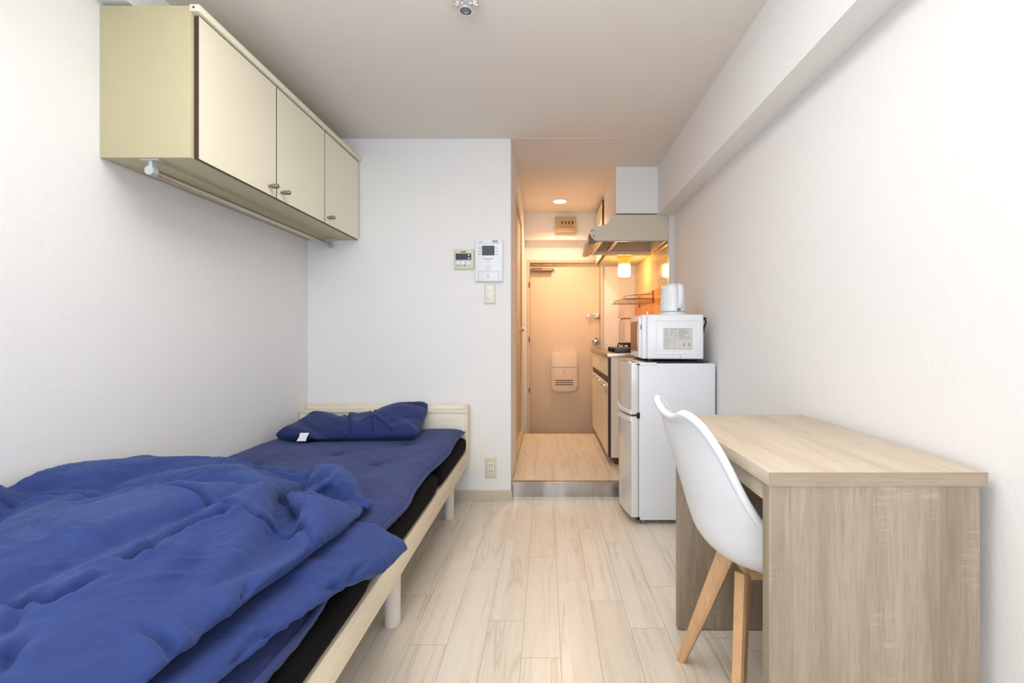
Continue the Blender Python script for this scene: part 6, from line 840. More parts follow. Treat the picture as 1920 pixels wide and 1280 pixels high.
UP_X = [21,-29,7,-1,0,1,1,0,-1,0,1,0,-1,1,1,0,-1,1,0,-1,1,-1,1,0,7,-12,3,0,0,1,0,0,1,-1,0,7,-12,3,0,1,0,0,0,0,0,0,0,-1,2,-1,1,1,-1,0,0,0,0,-1,1,0,0,0,0,0,0,0,0,0,0,0,0,0,0,0,0,0,0,0,0,1,-1,0,-1,1,0,0,0,0,0,0,0,0,0,0,0,0,0,0,0,0,0,0,0,0,9,12,-21,1,-1,0,0,0,1,-1,0,-1,1,0,0,0,1,-1,1,-1,0,1,0,2,1,-9,4,0,1,-1,2,-1,0,0,1,-1,0,0,0,-1,1,0,0,-1,1,-1,1,-1,0,0,0,1,0,0,0,0,0,-1,1,-1,1,0,0,-1,1,0,-1,1,-1,1,0,0,1,-1,0,0,0,0,-1,1,-5,-1,7,-1,-2,1,1,-1,1,0,-1,1,0,-1,1,0,0,0,0,-1,2,-1,0,5,-5,5,8,-3,-8,0,-2,-1,1,1,-1,1,-2,1,0,0,0,-1,3,-2,1,-1,1,-1,1,3,-6,0,2,0,0,1,-2,1,0,0,0,0,0,0,-1,1,0,-1,1,-1,1,-1,1,-1,0,1,-1,1,0,0,0,-1,1,0,-1,1,0,-1,1,0,-1,1,0,-1,1,0,0,1,0,-1,0,1,-2,1,-2,-7,6,2,4,-5,1,0,1,0,0,0,0,0,0,-1,1,0,0,0,0,0,0,0,1,1,-8,28,-12,-8,-2,4,-4,0,0,1,-1,0,-1,1,0,0,-1,3,-1,-1,1,-1,0,1,0,0,-2,0,1,0,0,1,-1,-1,1,0,0,0,0,0,-1,1,-1,1,-1,1,0,-1,1,-1,1,-1,1,0,-1,1,0,-1,1,0,0,-1,1,0,-1,1,-1,1,0,0,0,0,1,-1,1,-1,0,0,-1,-5,1,1,5,0,-2,1,0,-1,2,-2,1,0,0,0,0,0,-1,1,0,0,0,1,-2,1,1,-6,27,-13,-9,2,-3,6,-4,-1,0,1,-1,-1,1,-1,1,0,0,1,1,-2,1,0,-1,0,1,-1,-1,1,0,0,0,0,0,0,-1,2,-1,0,-1,1,0,-1,1,-1,1,0,-1,1,0,-1,1,-1,1,-1,1,0,0,-1,1,0,0,-1,1,-1,1,0,0,-1,1,0,0,1,-1,0,0,0,-1,0,-3,-2,3,5,-3,2,-1,-1,1,0,0,0,0,0,0,0,0,-1,1,0,0,0,0,0,0,-1,-1,21,-9,-11,3,-5,7,-1,-2,0,-1,0,0,-1,1,0,0,0,0,3,-3,1,0,-1,0,1,-2,2,-2,2,-2,1,0,0,-1,1,0,0,0,0,0,0,-1,1,-1,1,-1,1,0,-1,1,-1,1,-1,1,0,0,-1,1,0,0,0,-1,1,-1,1,0,0,0,0,0,-1,1,1,-1,-1,1,-1,-1,-1,-2,2,5,-2,0,0,0,0,0,0,0,0,0,0,0,0,0,-1,1,0,0,0,0,0,-1,-1,19,-7,-11,0,2,-3,7,-2,-2,-1,1,-2,1,1,-1,0,0,0,2,0,-2,1,-1,0,1,-2,2,-1,0,0,-1,1,0,-1,1,0,0,0,0,0,-1,1,-1,1,0,-1,1,-1,1,0,-1,0,1,0,-1,1,0,0,0,0,-1,1,0,-1,1,0,0,0,0,0,0,0,-1,0,0,0,-1,0,-1,1,0,4,-2,1,-1,0,0,0,0,0,0,0,0,0,0,0,0,-1,1,0,0,0,0,-1,-1,18,-7,-9,-1,-1,2,-2,8,-3,-2,-1,0,2,-2,0,-3,5,0,-1,1,-1,0,-1,0,1,-2,1,1,-1,0,-1,1,0,-1,1,-1,1,0,0,0,0,0,-1,1,-1,1,-1,1,0,-1,1,-1,0,1,0,0,0,0,0,-1,1,0,0,-1,1,0,0,-1,0,1,-2,2,0,-2,1,-1,0,2,0,-1,-1,3,0,0,-1,0,0,0,0,0,0,0,0,0,0,0,0,0,0,0,0,-1,1,-1,-1,16,-5,-9,-1,0,0,0,-2,10,-4,-2,0,0,0,-5,4,3,-1,0,0,-2,1,0,-1,0,0,-1,1,1,-1,0,0,0,-1,0,1,0,0,0,0,0,0,-1,1,-1,1,-1,1,-1,1,-1,0,1,0,0,0,0,-1,1,0,0,-1,1,0,0,0,-1,0,0,-1,2,-3,2,-1,1,1,1,0,-3,-2,6,-1,1,-1,-1,0,0,0,0,0,0,0,0,0,0,0,0,0,0,0,0,0,-1,1,-2,13,-2,-9,-1,0,0,0,-1,0,8,-2,-2,-1,-2,-3,6,2,-2,0,-1,0,0,0,-1,1,-1,-1,1,0,1,-1,0,-1,1,-1,1,-1,1,0,0,0,0,0,-1,1,-1,1,-1,1,-1,1,-1,0,1,0,0,0,0,0,-1,1,0,0,0,-1,1,-2,1,1,-1,-1,0,-1,3,0,1,-3,1,-1,3,0,1,0,-1,-1,0,0,0,0,0,0,0,0,0,0,0,0,0,0,0,0,0,0,-1,-1,11,-2,-12,8,-3,0,-1,-1,0,3,2,1,0,-6,-2,9,-2,-1,0,-1,1,-1,0,-1,1,-1,0,0,0,0,0,0,0,0,-1,0,1,0,0,0,0,0,-1,1,0,-1,0,1,-1,1,-1,0,1,0,0,0,-1,1,0,0,0,-1,1,0,-1,0,1,-1,-1,0,-1,1,3,-1,-2,1,0,1,0,1,1,0,0,-2,0,1,-1,0,0,0,0,0,0,0,0,0,0,0,0,0,0,0,0,-1,-1,9,-7,1,-2,2,0,-1,-1,-1,2,3,2,-4,-4,5,-2,4,-1,-1,0,0,-1,0,0,0,-1,0,1,-1,-1,1,1,-2,1,0,-1,0,1,0,0,0,0,0,-1,1,-1,1,-1,1,-1,0,1,
-1,1,0,0,0,-1,1,0,0,-1,1,-1,1,-1,0,0,-2,-1,4,1,-2,0,0,1,0,0,0,1,0,2,-2,0,-1,0,0,1,-1,0,0,0,0,0,0,0,0,0,0,0,0,0,0,-1,-1,7,-11,11,-3,-2,-1,0,0,1,0,2,3,-7,5,-2,0,-1,4,-2,0,0,-1,1,-1,0,0,0,-1,0,0,0,0,0,-1,1,-1,1,0,0,0,0,0,-1,1,-1,1,-1,1,-1,0,1,-1,0,1,0,0,0,0,-1,1,0,-1,1,-1,-1,2,-1,-1,-1,3,-3,5,-3,1,0,0,0,0,0,0,1,2,-1,-3,2,-1,1,-1,1,-1,0,0,0,0,0,0,0,0,0,0,0,0,0,0,-2,4,-8,7,2,-3,0,-1,3,-2,0,0,1,2,0,-2,-1,0,2,1,0,-3,3,-2,0,0,0,1,-1,-1,0,0,0,0,0,-1,1,0,-1,1,0,0,-1,1,0,-1,1,0,-1,1,-1,0,0,0,1,0,0,0,0,-1,1,-1,1,-1,0,1,-2,-1,2,1,-3,2,1,2,-2,0,0,0,0,0,0,1,2,-3,0,1,0,-1,1,0,-1,1,-1,0,0,0,0,0,0,0,0,1,-2,1,0,-2,2,-5,5,0,2,-3,1,0,1,0,0,0,3,-1,-2,-1,-1,2,2,-2,0,2,-2,1,-2,1,1,-1,1,-2,0,0,0,0,-1,1,0,-1,1,0,0,0,-1,1,-1,1,0,-1,1,-1,0,0,0,1,0,0,0,0,-1,1,0,-1,0,0,-1,0,2,-2,0,0,2,-1,3,-1,-1,0,1,0,-1,0,0,0,-1,1,0,1,0,0,1,-2,1,0,1,-1,-1,0,0,0,0,0,0,0,0,0,-2,-7,11,-2,0,0,0,1,0,0,0,0,0,1,2,-3,-2,2,-1,1,0,2,-2,-1,2,-1,0,1,-1,1,-1,0,-1,0,0,-1,1,0,-1,1,0,0,0,-1,1,-1,1,0,-1,0,1,-1,0,0,1,0,0,0,-1,1,0,-1,-1,1,-1,2,0,-2,0,0,1,0,1,1,0,0,0,1,-1,-1,0,0,-2,3,-1,0,0,0,1,0,0,1,-1,0,0,1,-2,0,0,0,0,1,-2,1,0,-2,-13,21,-5,-2,2,-1,1,-1,1,0,0,1,-1,3,-3,-1,-1,2,0,0,1,-2,1,0,0,0,1,-1,1,0,-1,-1,0,0,0,0,0,-1,1,0,-1,1,0,0,-1,1,-1,1,-1,0,0,0,1,0,-1,1,0,0,-1,0,0,1,-3,4,-2,0,-1,1,0,0,-1,3,-1,1,1,0,-1,0,0,-2,1,-2,1,2,1,-3,1,2,-1,-1,2,-1,1,-2,1,-1,2,-2,0,1,-1,0,-1,1,-2,-16,19,6,-10,7,-4,1,-5,7,-1,0,0,-1,1,0,-3,2,-1,1,0,0,-1,1,0,0,-1,2,0,-1,1,0,-2,1,-1,0,-1,1,0,-1,1,-1,1,0,-1,1,-1,0,0,1,-1,0,0,1,0,0,0,-1,1,-2,2,-1,2,-5,3,0,-1,2,-1,1,0,0,1,0,0,0,0,1,0,-2,0,-1,-1,2,0,1,0,-1,1,0,0,0,1,-2,2,-1,-1,0,1,0,0,-1,0,0,-1,0,-19,18,5,-1,2,-6,1,3,0,-1,1,1,-1,-1,1,-2,0,1,-1,1,0,-1,1,0,0,0,0,0,1,-1,0,0,0,-1,0,-1,1,-1,1,-1,0,0,0,0,-1,1,1,-1,0,0,1,-1,1,1,0,0,-3,2,0,1,-1,-2,0,-2,4,-1,1,0,0,1,0,0,-1,1,0,0,0,0,-1,0,1,-2,0,1,1,0,-1,0,2,0,-1,-1,2,0,-2,1,-1,1,0,-1,1,-1,0,0,-2,-20,20,3,4,-4,-1,-1,4,-2,1,-1,2,-1,0,-1,0,-1,0,1,-1,1,-1,1,0,-1,1,0,1,-1,0,0,0,-1,0,-1,1,-1,0,0,0,0,-2,1,-1,1,0,2,0,0,0,0,0,1,0,1,-1,0,0,0,-2,-3,2,1,0,1,0,0,1,-1,1,0,0,-1,2,-1,0,-1,1,0,-1,1,-3,2,0,1,-1,0,1,-1,2,-1,1,-1,1,-1,-1,1,0,0,0,-2,2,-1,0,-2,-21,21,2,1,3,-3,-2,3,-1,2,-1,0,0,1,-2,0,-1,0,1,-1,1,-1,1,-1,1,0,-1,0,1,1,-2,0,-1,1,-1,1,-1,0,-1,1,-1,1,0,0,0,0,0,1,0,1,-1,0,0,1,1,-2,1,0,0,-5,3,-2,3,0,0,1,-1,1,0,0,-1,1,0,0,0,0,0,-1,0,1,0,-2,1,0,0,1,-1,1,-1,1,0,1,0,-4,7,-6,3,-1,0,-1,0,1,-1,0,-2,-23,24,1,1,0,0,1,-1,1,-1,2,-1,0,1,-1,-2,1,-2,2,0,-1,0,2,-2,1,-1,0,0,0,-1,1,0,-1,1,-1,1,-1,1,-1,0,1,-1,0,0,1,-1,0,-1,0,3,-1,1,-3,3,-1,1,-1,2,0,-2,-3,3,0,0,0,1,0,-1,1,0,-1,1,0,0,0,0,1,-2,-1,2,1,-3,1,0,0,1,-1,0,1,0,-1,2,-2,1,0,1,1,-2,0,-1,1,-1,0,0,-2,-24,24,3,-1,1,1,0,-1,1,-1,0,3,-3,2,-1,-1,-1,-1,1,0,1,1,-1,0,0,-1,0,0,0,-1,1,-1,1,-1,0,1,-1,1,-1,1,-1,1,-1,0,1,-1,-2,2,-1,1,1,0,-1,1,0,0,0,1,1,-1,1,-5,6,-3,0,1,0,-1,1,-1,1,0,-1,1,0,0,0,0,0,-1,2,-2,-1,1,1,-1,1,-1,1,-1,1,0,0,0,0,1,0,0,
-2,1,-1,0,1,-4,4,-28,25,2,1,0,1,-1,1,0,-1,0,0,3,-1,-4,3,-1,-1,-2,4,-1,0,1,-2,1,-1,0,-1,0,0,0,1,-1,0,0,1,-1,1,0,1,-1,0,-1,1,-1,-1,1,-2,1,1,0,1,-1,2,-1,0,0,0,0,1,-1,4,-2,-1,-1,1,0,-1,1,-1,1,0,0,-1,1,1,-1,0,0,-1,1,0,-2,1,1,-1,1,-1,1,-1,1,0,0,0,0,1,0,-1,0,-1,-2,3,-3,3,2,-32,27,2,1,0,-1,2,-1,1,-1,2,-2,0,1,0,-2,2,-3,1,0,2,-1,1,-2,0,0,0,-2,1,0,1,-1,1,-1,0,1,-1,1,0,0,0,2,-2,0,-1,-2,1,1,-1,1,0,0,0,2,-1,1,-1,0,1,-1,0,2,0,-1,0,0,2,-2,-1,1,-1,1,0,0,0,-1,2,0,-2,1,-1,1,-1,0,0,1,-1,1,0,-1,1,0,0,0,0,1,0,-2,1,-3,1,1,1,1,0,-33,30,1,0,1,0,0,0,1,0,0,-1,0,1,-1,1,-2,-1,1,1,-1,1,0,-1,1,1,-5,2,0,1,-1,1,0,-1,1,-1,1,-1,1,0,0,0,2,-2,-1,0,-1,0,0,0,1,0,1,0,1,-1,1,-1,1,-1,1,0,0,0,1,-1,1,1,-3,1,-1,1,0,0,0,0,0,0,-1,1,1,-2,0,0,1,0,-1,1,-1,1,0,0,0,0,0,-2,4,-2,-1,-2,3,-2,3,0,0,-34,30,3,-1,1,0,0,0,0,1,0,0,-1,0,1,-2,0,1,-1,0,1,0,0,-1,1,-4,2,1,0,-1,1,0,0,-1,1,-1,1,-1,1,1,-2,1,0,2,-3,-1,0,0,0,1,0,0,0,2,0,-1,1,0,-1,1,0,0,0,0,0,0,1,0,1,-4,2,1,-1,0,0,0,0,-1,1,0,1,-3,2,-1,1,-1,1,0,-1,1,0,0,-1,1,0,-2,1,1,-1,0,2,-2,2,0,0,-35,31,2,1,-1,1,-1,2,0,0,0,0,-1,0,0,0,-1,0,0,1,0,-1,0,1,-3,2,-1,1,0,-1,1,0,0,-1,1,-1,1,0,0,0,0,0,0,-1,2,-4,1,1,-1,1,0,0,0,2,0,0,-1,1,0,0,0,0,0,0,0,0,0,0,1,0,-2,1,1,-1,0,1,-1,0,0,0,1,-3,1,1,0,-1,1,0,-1,1,0,0,-1,1,-1,0,0,1,-1,0,0,2,0,0,0,-35,30,3,0,1,-1,1,-1,2,1,-1,0,0,-2,2,-2,1,-2,2,0,-2,1,0,0,0,-1,1,0,0,0,0,-1,1,0,-1,1,-1,2,-1,-1,2,-1,-1,1,-2,1,-1,1,-1,1,0,0,1,0,1,0,0,0,0,0,0,0,0,0,0,0,0,0,1,-1,0,1,-1,0,1,-1,1,-1,-1,2,-1,-1,0,1,0,-1,1,-1,1,0,0,0,-3,4,-1,-2,1,1,0,-1,-3,7,-1,-1,0,-37,33,2,0,0,1,-1,1,0,0,2,1,-3,0,-1,2,-3,2,0,-1,0,0,0,0,-1,1,0,0,0,0,-1,1,-1,1,0,-1,1,0,-1,2,-1,0,0,-1,0,-1,0,1,-1,1,1,-1,0,2,0,-1,1,0,0,0,0,0,1,-1,0,0,0,1,-1,0,1,-1,0,1,-1,1,0,-1,-1,2,-1,-1,0,1,-1,1,0,0,-1,1,0,-3,3,1,-2,0,1,-1,0,-6,7,2,1,1,-3,-38,34,1,2,-1,0,1,0,-1,1,1,1,1,-4,1,-1,1,0,0,-1,0,0,-1,1,0,0,0,0,0,-1,1,-1,1,0,-1,1,-1,1,-1,1,1,0,-2,0,0,-1,1,-1,1,0,0,0,0,2,0,0,0,0,0,0,0,0,1,-1,0,0,1,-1,0,1,-1,1,-1,0,1,-1,1,-1,0,0,1,-2,0,1,-1,1,0,-1,1,0,-1,-3,6,-2,0,-1,1,-2,0,-6,10,1,0,0,-1,-40,34,3,0,1,-1,1,-1,1,0,0,0,2,1,-4,1,0,0,-1,1,-1,0,-1,1,0,0,0,0,-1,1,-1,1,0,-1,1,-1,1,-1,1,0,0,0,1,-3,-1,2,0,0,0,0,1,-1,0,2,0,0,0,0,0,0,0,0,1,-1,0,0,1,-1,1,-1,1,-1,0,1,0,-1,1,-1,0,0,0,0,-1,1,-1,1,0,0,-1,1,-3,0,4,-1,0,-1,0,-1,-6,8,3,-4,4,1,1,-44,35,3,0,0,1,0,-1,1,-1,1,0,1,0,2,-4,2,-1,-1,1,-1,0,-1,1,0,0,0,-1,1,0,-1,1,0,-1,1,-1,1,-1,1,0,-1,0,3,-4,0,1,0,0,0,0,0,0,1,1,-1,2,-1,0,0,0,0,0,1,-1,0,1,-1,0,1,0,-1,1,-1,1,-1,1,0,-1,-1,2,-1,-1,0,1,0,0,0,-1,1,-2,-1,0,4,-2,0,0,0,-5,6,0,2,-2,1,1,7,-50,38,1,1,1,0,-1,1,0,-1,1,0,0,1,0,1,-3,2,-1,-1,1,-2,1,0,0,0,-1,1,0,-1,1,0,0,-1,1,-1,0,1,0,-1,0,1,-1,2,-3,1,0,-1,2,-1,0,0,0,2,0,0,0,1,-1,0,0,0,1,-1,0,1,-1,1,-1,1,-1,1,0,-1,1,0,-1,1,-2,1,1,-3,2,0,0,0,-1,1,-1,-3,1,1,0,1,0,0,0,0,0,2,1,-4,1,-1,19,-59,38,3,0,0,1,0,0,-1,1,0,0,0,0,0,1,0,-1,1,-1,-1,0,0,0,0,-1,1,0,0,-1,1,0,-1,1,-1,1,-1,1,-1,0,1,-1,1,0,
-2,1,0,0,0,0,0,1,-1,2,0,0,0,0,1,-1,0,0,1,-1,0,1,-1,1,0,-1,1,0,-1,1,0,-1,1,-1,0,0,0,-1,1,0,0,0,-1,0,-3,2,1,-1,0,0,1,-1,3,-2,-1,4,-1,-2,-1,-3,24,-60,37,2,1,1,0,-1,1,0,0,0,0,-1,1,0,1,0,-1,0,0,0,0,-1,0,0,-1,1,0,0,0,-1,1,-1,1,-1,1,-1,0,1,-1,0,1,-1,1,-1,0,0,0,0,0,0,0,1,1,0,0,0,0,0,1,-1,0,1,-1,0,1,0,-1,1,0,-1,1,0,0,-1,1,0,-2,2,-1,0,-1,1,0,0,-1,-2,1,1,0,-1,0,1,-1,1,-1,0,0,2,1,2,-4,-4,0,26,-61,35,4,1,1,-1,0,0,0,-1,1,0,-1,1,0,0,0,1,-1,-2,2,0,1,-1,-1,0,1,-1,0,0,-1,0,1,-1,-1,2,-1,0,0,1,-1,0,1,-1,0,0,0,0,0,1,0,-1,1,1,0,0,0,-1,1,1,-1,0,0,1,-1,1,-1,1,0,1,-1,0,0,-1,0,0,0,0,-1,2,-1,-2,3,-1,-1,-2,2,0,0,-1,1,-1,1,-1,1,-1,-3,6,-1,-1,1,0,-2,-4,27,-61,36,7,-2,-1,1,-1,0,0,-1,1,0,0,0,-1,2,0,-1,0,-1,0,-1,1,2,0,-1,-2,1,0,-1,-3,6,-2,0,-1,0,0,-2,4,-1,0,-1,0,0,0,0,0,1,0,-1,1,-1,-2,6,-2,1,-1,-1,1,0,0,0,-1,-1,4,0,-1,1,0,-1,0,0,-1,1,-1,0,-1,1,-2,0,2,-1,2,-5,3,2,-2,0,-1,0,1,-1,0,0,-2,4,-2,-5,8,2,-4,-2,0,2,22,-60,36,1,0,1,0,3,-1,1,0,-1,1,-1,0,1,-1,0,0,0,-3,1,-1,1,0,-1,-1,1,0,0,0,2,-2,1,0,0,0,-1,1,0,-1,1,0,0,0,0,-1,0,0,0,-1,1,-1,1,2,-1,1,0,0,0,0,0,0,0,1,-1,0,0,0,-1,1,0,1,1,-1,0,1,0,-2,0,-1,0,0,0,-2,3,-1,0,-1,0,0,0,0,-1,1,-1,-4,4,5,1,-6,-2,2,2,6,16,-58,36,2,-3,1,0,4,-2,1,-1,-1,1,-1,3,-5,3,-1,3,-5,4,-3,-2,3,-1,0,1,-3,1,1,0,1,-2,1,0,-1,0,0,1,0,-1,0,1,0,-1,1,0,-1,0,-1,1,0,1,-1,1,1,-2,2,0,0,0,1,-2,2,0,-1,0,-1,0,1,0,-1,2,0,0,1,-1,-1,0,-1,1,-1,-4,7,-5,2,-1,0,0,-1,0,1,-2,0,-1,1,4,2,1,-8,0,1,4,2,3,17,-58,36,0,3,-2,-2,1,3,-1,-1,0,0,-1,0,0,0,0,0,2,-4,2,-1,1,-1,0,1,-1,-1,0,2,-1,0,0,-1,1,-1,0,0,0,1,-1,0,1,-1,1,-1,1,-1,0,0,1,-2,0,3,0,-1,1,0,0,0,0,1,-1,0,0,0,-1,1,-1,1,1,0,1,-1,0,-1,0,0,-1,-1,-2,1,-3,6,-3,0,0,-1,1,-1,0,-1,2,3,1,1,-1,-7,1,2,4,1,0,3,17,-57,34,1,1,2,-1,-2,1,2,-1,-1,0,-1,0,0,1,-1,0,0,0,-1,1,-1,0,0,0,0,0,-1,1,0,0,-1,1,0,-1,1,-1,1,-1,0,0,0,0,1,-1,0,0,1,-1,0,0,0,2,0,0,0,0,-1,2,-1,0,0,0,0,-1,1,0,0,1,0,0,0,0,-1,0,0,-1,-2,-2,0,-1,5,-7,2,5,-3,1,-2,2,0,3,1,1,0,-1,-9,2,5,1,0,2,1,2,18,-56,32,1,1,0,1,-1,-1,2,1,-1,-1,-1,1,-1,1,-1,0,0,0,-1,0,1,-1,-1,2,-1,-1,1,0,0,0,-1,1,0,-1,1,-1,1,-1,0,0,0,0,0,1,-1,0,0,1,-1,0,0,2,0,0,0,-1,1,0,0,0,0,1,-2,1,0,0,1,-1,1,0,0,-1,1,-2,0,-5,0,0,3,-4,5,-9,7,-1,3,0,1,1,1,1,0,-1,-2,1,-4,-1,0,3,5,-2,1,4,17,-54,31,0,1,-1,2,0,-3,1,4,-2,0,-1,-1,1,-1,1,-1,0,-1,1,-1,0,0,0,1,-1,-1,1,0,0,-1,1,0,0,-1,1,-1,0,1,-1,0,0,0,0,0,1,-1,0,0,1,-1,-1,3,0,0,0,0,0,0,0,0,0,0,0,0,0,0,1,0,-1,1,0,-1,-1,-1,-2,0,-2,-1,-3,6,1,2,-4,1,-3,8,0,-1,2,-1,-4,-3,5,1,-5,11,-9,2,0,2,1,4,17,-51,27,1,0,1,1,0,-2,-1,2,3,-2,-1,0,0,0,-1,0,0,0,-1,1,-1,0,-1,2,0,-2,1,0,0,-1,1,0,0,-1,1,-1,0,0,1,-1,0,0,0,0,1,-1,0,0,0,0,0,2,0,0,-1,1,0,1,-2,2,-1,0,-1,1,0,1,0,0,-1,1,-2,0,-1,-1,-1,-2,0,-2,6,-2,2,-1,-2,1,-6,11,3,-2,-5,0,-8,9,1,1,3,1,-2,-1,-3,2,2,4,17,-50,26,1,0,-1,3,1,-3,0,0,1,3,-2,-1,0,0,-1,0,0,0,0,-1,0,0,0,1,-1,0,-1,2,-1,-1,1,0,-1,1,0,-1,0,0,0,1,-1,0,0,0,1,-1,0,0,0,-1,1,2,0,0,0,0,0,0,1,-2,1,-1,1,0,1,0,0,-1,0,0,-2,0,-2,0,-1,-2,4,1,-1,1,
-1,-1,1,-5,-3,15,-6,-7,4,11,-15,10,0,2,0,-1,2,-3,-2,2,1,2,18,-48,26,-1,1,0,0,2,0,-2,0,1,1,0,0,-1,0,1,-2,-1,0,0,1,0,-1,0,1,0,-1,-1,1,0,0,0,0,-1,1,-1,1,-1,0,0,0,1,-1,0,0,0,0,0,0,0,0,-1,3,0,1,-1,0,0,0,-1,0,0,2,-1,1,0,0,-1,0,-2,0,0,-2,0,-1,2,2,-1,-1,0,1,0,-6,-3,-2,16,-9,-4,3,6,9,-5,-2,0,2,-4,4,1,-2,-1,0,0,1,20,-45,23,-1,1,0,0,0,2,-1,-1,2,-1,1,-2,1,0,1,0,-2,-1,-1,2,0,-1,1,-1,1,-1,0,0,0,0,0,0,-1,0,1,0,-1,0,0,0,0,1,-1,0,0,0,0,-1,1,0,0,2,0,0,0,0,-1,0,0,1,1,0,-1,1,0,-2,0,-1,0,-1,0,-2,2,2,1,-1,-1,-1,0,-3,-4,-2,-1,4,9,-10,1,9,5,0,-4,6,-1,-9,7,-1,-1,-2,1,0,-2,7,16,-41,18,1,-1,1,1,-1,0,2,-1,-1,3,-2,0,0,-1,0,2,-1,0,-3,2,0,-1,1,-1,0,0,1,-2,2,-1,0,-1,1,-1,1,-1,1,-1,0,0,0,0,1,-1,-1,1,0,0,-1,1,0,2,0,0,-1,0,0,1,1,0,-1,1,-1,0,-1,-1,0,-1,0,-1,2,1,1,0,0,-1,-3,-4,-1,-3,0,1,1,3,2,3,1,4,-5,5,2,-6,6,2,-3,-3,0,0,0,0,-2,8,15,-37,15,-1,1,0,0,1,-1,0,2,-2,2,1,-3,1,0,-1,1,-1,0,1,-1,-1,1,-1,1,-1,0,0,0,0,0,1,-2,0,1,-1,1,-1,0,1,-1,0,0,0,0,0,0,-1,1,-1,1,-1,3,0,-1,0,1,1,-1,1,0,-1,-1,0,-1,0,-1,0,1,0,2,0,-1,1,0,-2,-5,-1,-5,2,1,1,1,2,3,2,-1,0,2,2,-4,7,-6,-1,9,-8,6,-5,0,1,2,1,4,14,-31,9,-1,1,0,0,0,1,-1,0,2,-3,5,-2,-1,-1,1,-1,1,-1,0,0,0,0,-1,1,-1,0,0,0,0,0,0,0,-1,1,-1,1,-1,0,0,0,1,-1,0,0,-1,1,-1,0,1,-1,1,2,-1,0,1,0,1,0,-1,0,-2,0,0,0,0,0,1,1,0,-1,1,-1,-1,-2,-1,-4,-4,4,1,1,0,2,0,0,-2,6,-4,9,-2,1,-1,-2,-3,-2,11,-6,0,3,0,2,0,3,16,-29,4,1,0,0,0,1,-1,0,0,0,1,1,-1,2,-2,-1,1,-1,1,-1,0,0,0,-1,1,-1,0,0,0,0,0,0,0,-1,1,-1,1,-1,0,0,0,0,0,0,0,-1,1,-1,0,1,-1,1,1,1,0,-1,2,-1,-1,-2,1,1,0,0,0,1,0,0,0,-1,0,-1,-3,-2,1,4,-9,3,2,0,0,0,1,-1,-2,2,0,-1,13,-4,3,-11,10,-11,9,4,-2,-6,5,0,0,2,2,16,-19,-5,1,0,1,-1,0,0,0,0,0,0,0,2,0,2,-3,-1,0,1,-1,0,0,0,0,-1,1,-1,0,0,0,0,-1,1,0,-1,1,-1,0,0,0,0,0,0,-1,1,0,-1,0,1,-1,1,-1,3,0,0,-2,0,0,1,0,0,1,0,0,1,-1,0,0,-2,-3,2,0,-4,2,2,-4,3,-2,0,0,1,-2,1,0,0,0,0,0,9,0,0,-7,-1,4,4,-9,4,4,0,2,-7,3,8,24,-12,-20,0,2,-2,1,-1,0,1,-1,-1,1,-1,1,4,-1,-1,-2,1,0,-1,1,-1,-1,1,-1,1,-1,0,0,0,-1,1,-1,1,-1,0,1,-1,0,0,0,-1,1,0,0,-1,1,0,-1,1,0,0,2,0,-1,-1,0,0,0,1,0,1,1,0,-1,0,0,-3,-2,0,0,1,1,-1,2,-2,0,-2,1,-1,1,-1,0,0,0,0,-1,2,4,4,-2,-2,-3,5,-7,6,-3,-5,7,2,3,-9,11,18,20,-43,3,-1,0,-1,0,0,0,-1,0,0,0,-1,0,0,0,-1,1,-1,0,1,-1,0,0,0,0,0,1,-1,0,1,-1,0,0,-1,1,-1,0,1,-1,1,-1,2,-1,0,0,-1,0,-1,1,0,0,1,1,0,0,-1,1,-1,0,0,1,0,-1,1,-1,-1,-1,-1,0,0,1,-1,1,0,-1,0,-2,0,1,0,0,0,0,-1,0,2,-2,6,1,-1,-3,3,-4,-1,5,0,-4,4,-2,2,-4,3,1,-574,574,0,-1,0,13,-13,1,-1,-1,14,-12,-1,0,-1,15,-14,0,0,0,13,-13,0,0,0,13,-13,0,0,0,12,-11,-1,0,0,12,-11,-1,0,0,12,-11,-1,0,1,10,-10,-1,0,1,11,-12,0,1,-1,12,-12,0,1,-1,12,-12,1,-1,0,12,-12,1,-1,1,10,-10,-1,0,1,10,-10,-1,0,1,11,-12,0,1,-1,12,-12,0,1,-1,12,-12,1,-1,1,10,-11,1,-1,1,10,-10,-1,1,-1,11,-10,-1,1,-1,11,-10,-1,1,-1,12,-12,1,-1,1,10,-11,1,-1,1,10,-10,-1,1,-1,11,-10,-1,1,-1,11,-10,-1,1,-1,12,-12,1,-1,1,9,-9,0,0,-1,11,-11,1,0,-1,11,-10,-1,1,0,9,-9,0,-1,1,9,-9,-1,1,0,9,-9,-1,1,-1,11,-11,1,0,-1,11,-11,1,0,-2,12,-10,0,0,-3,14,-12,1,0,
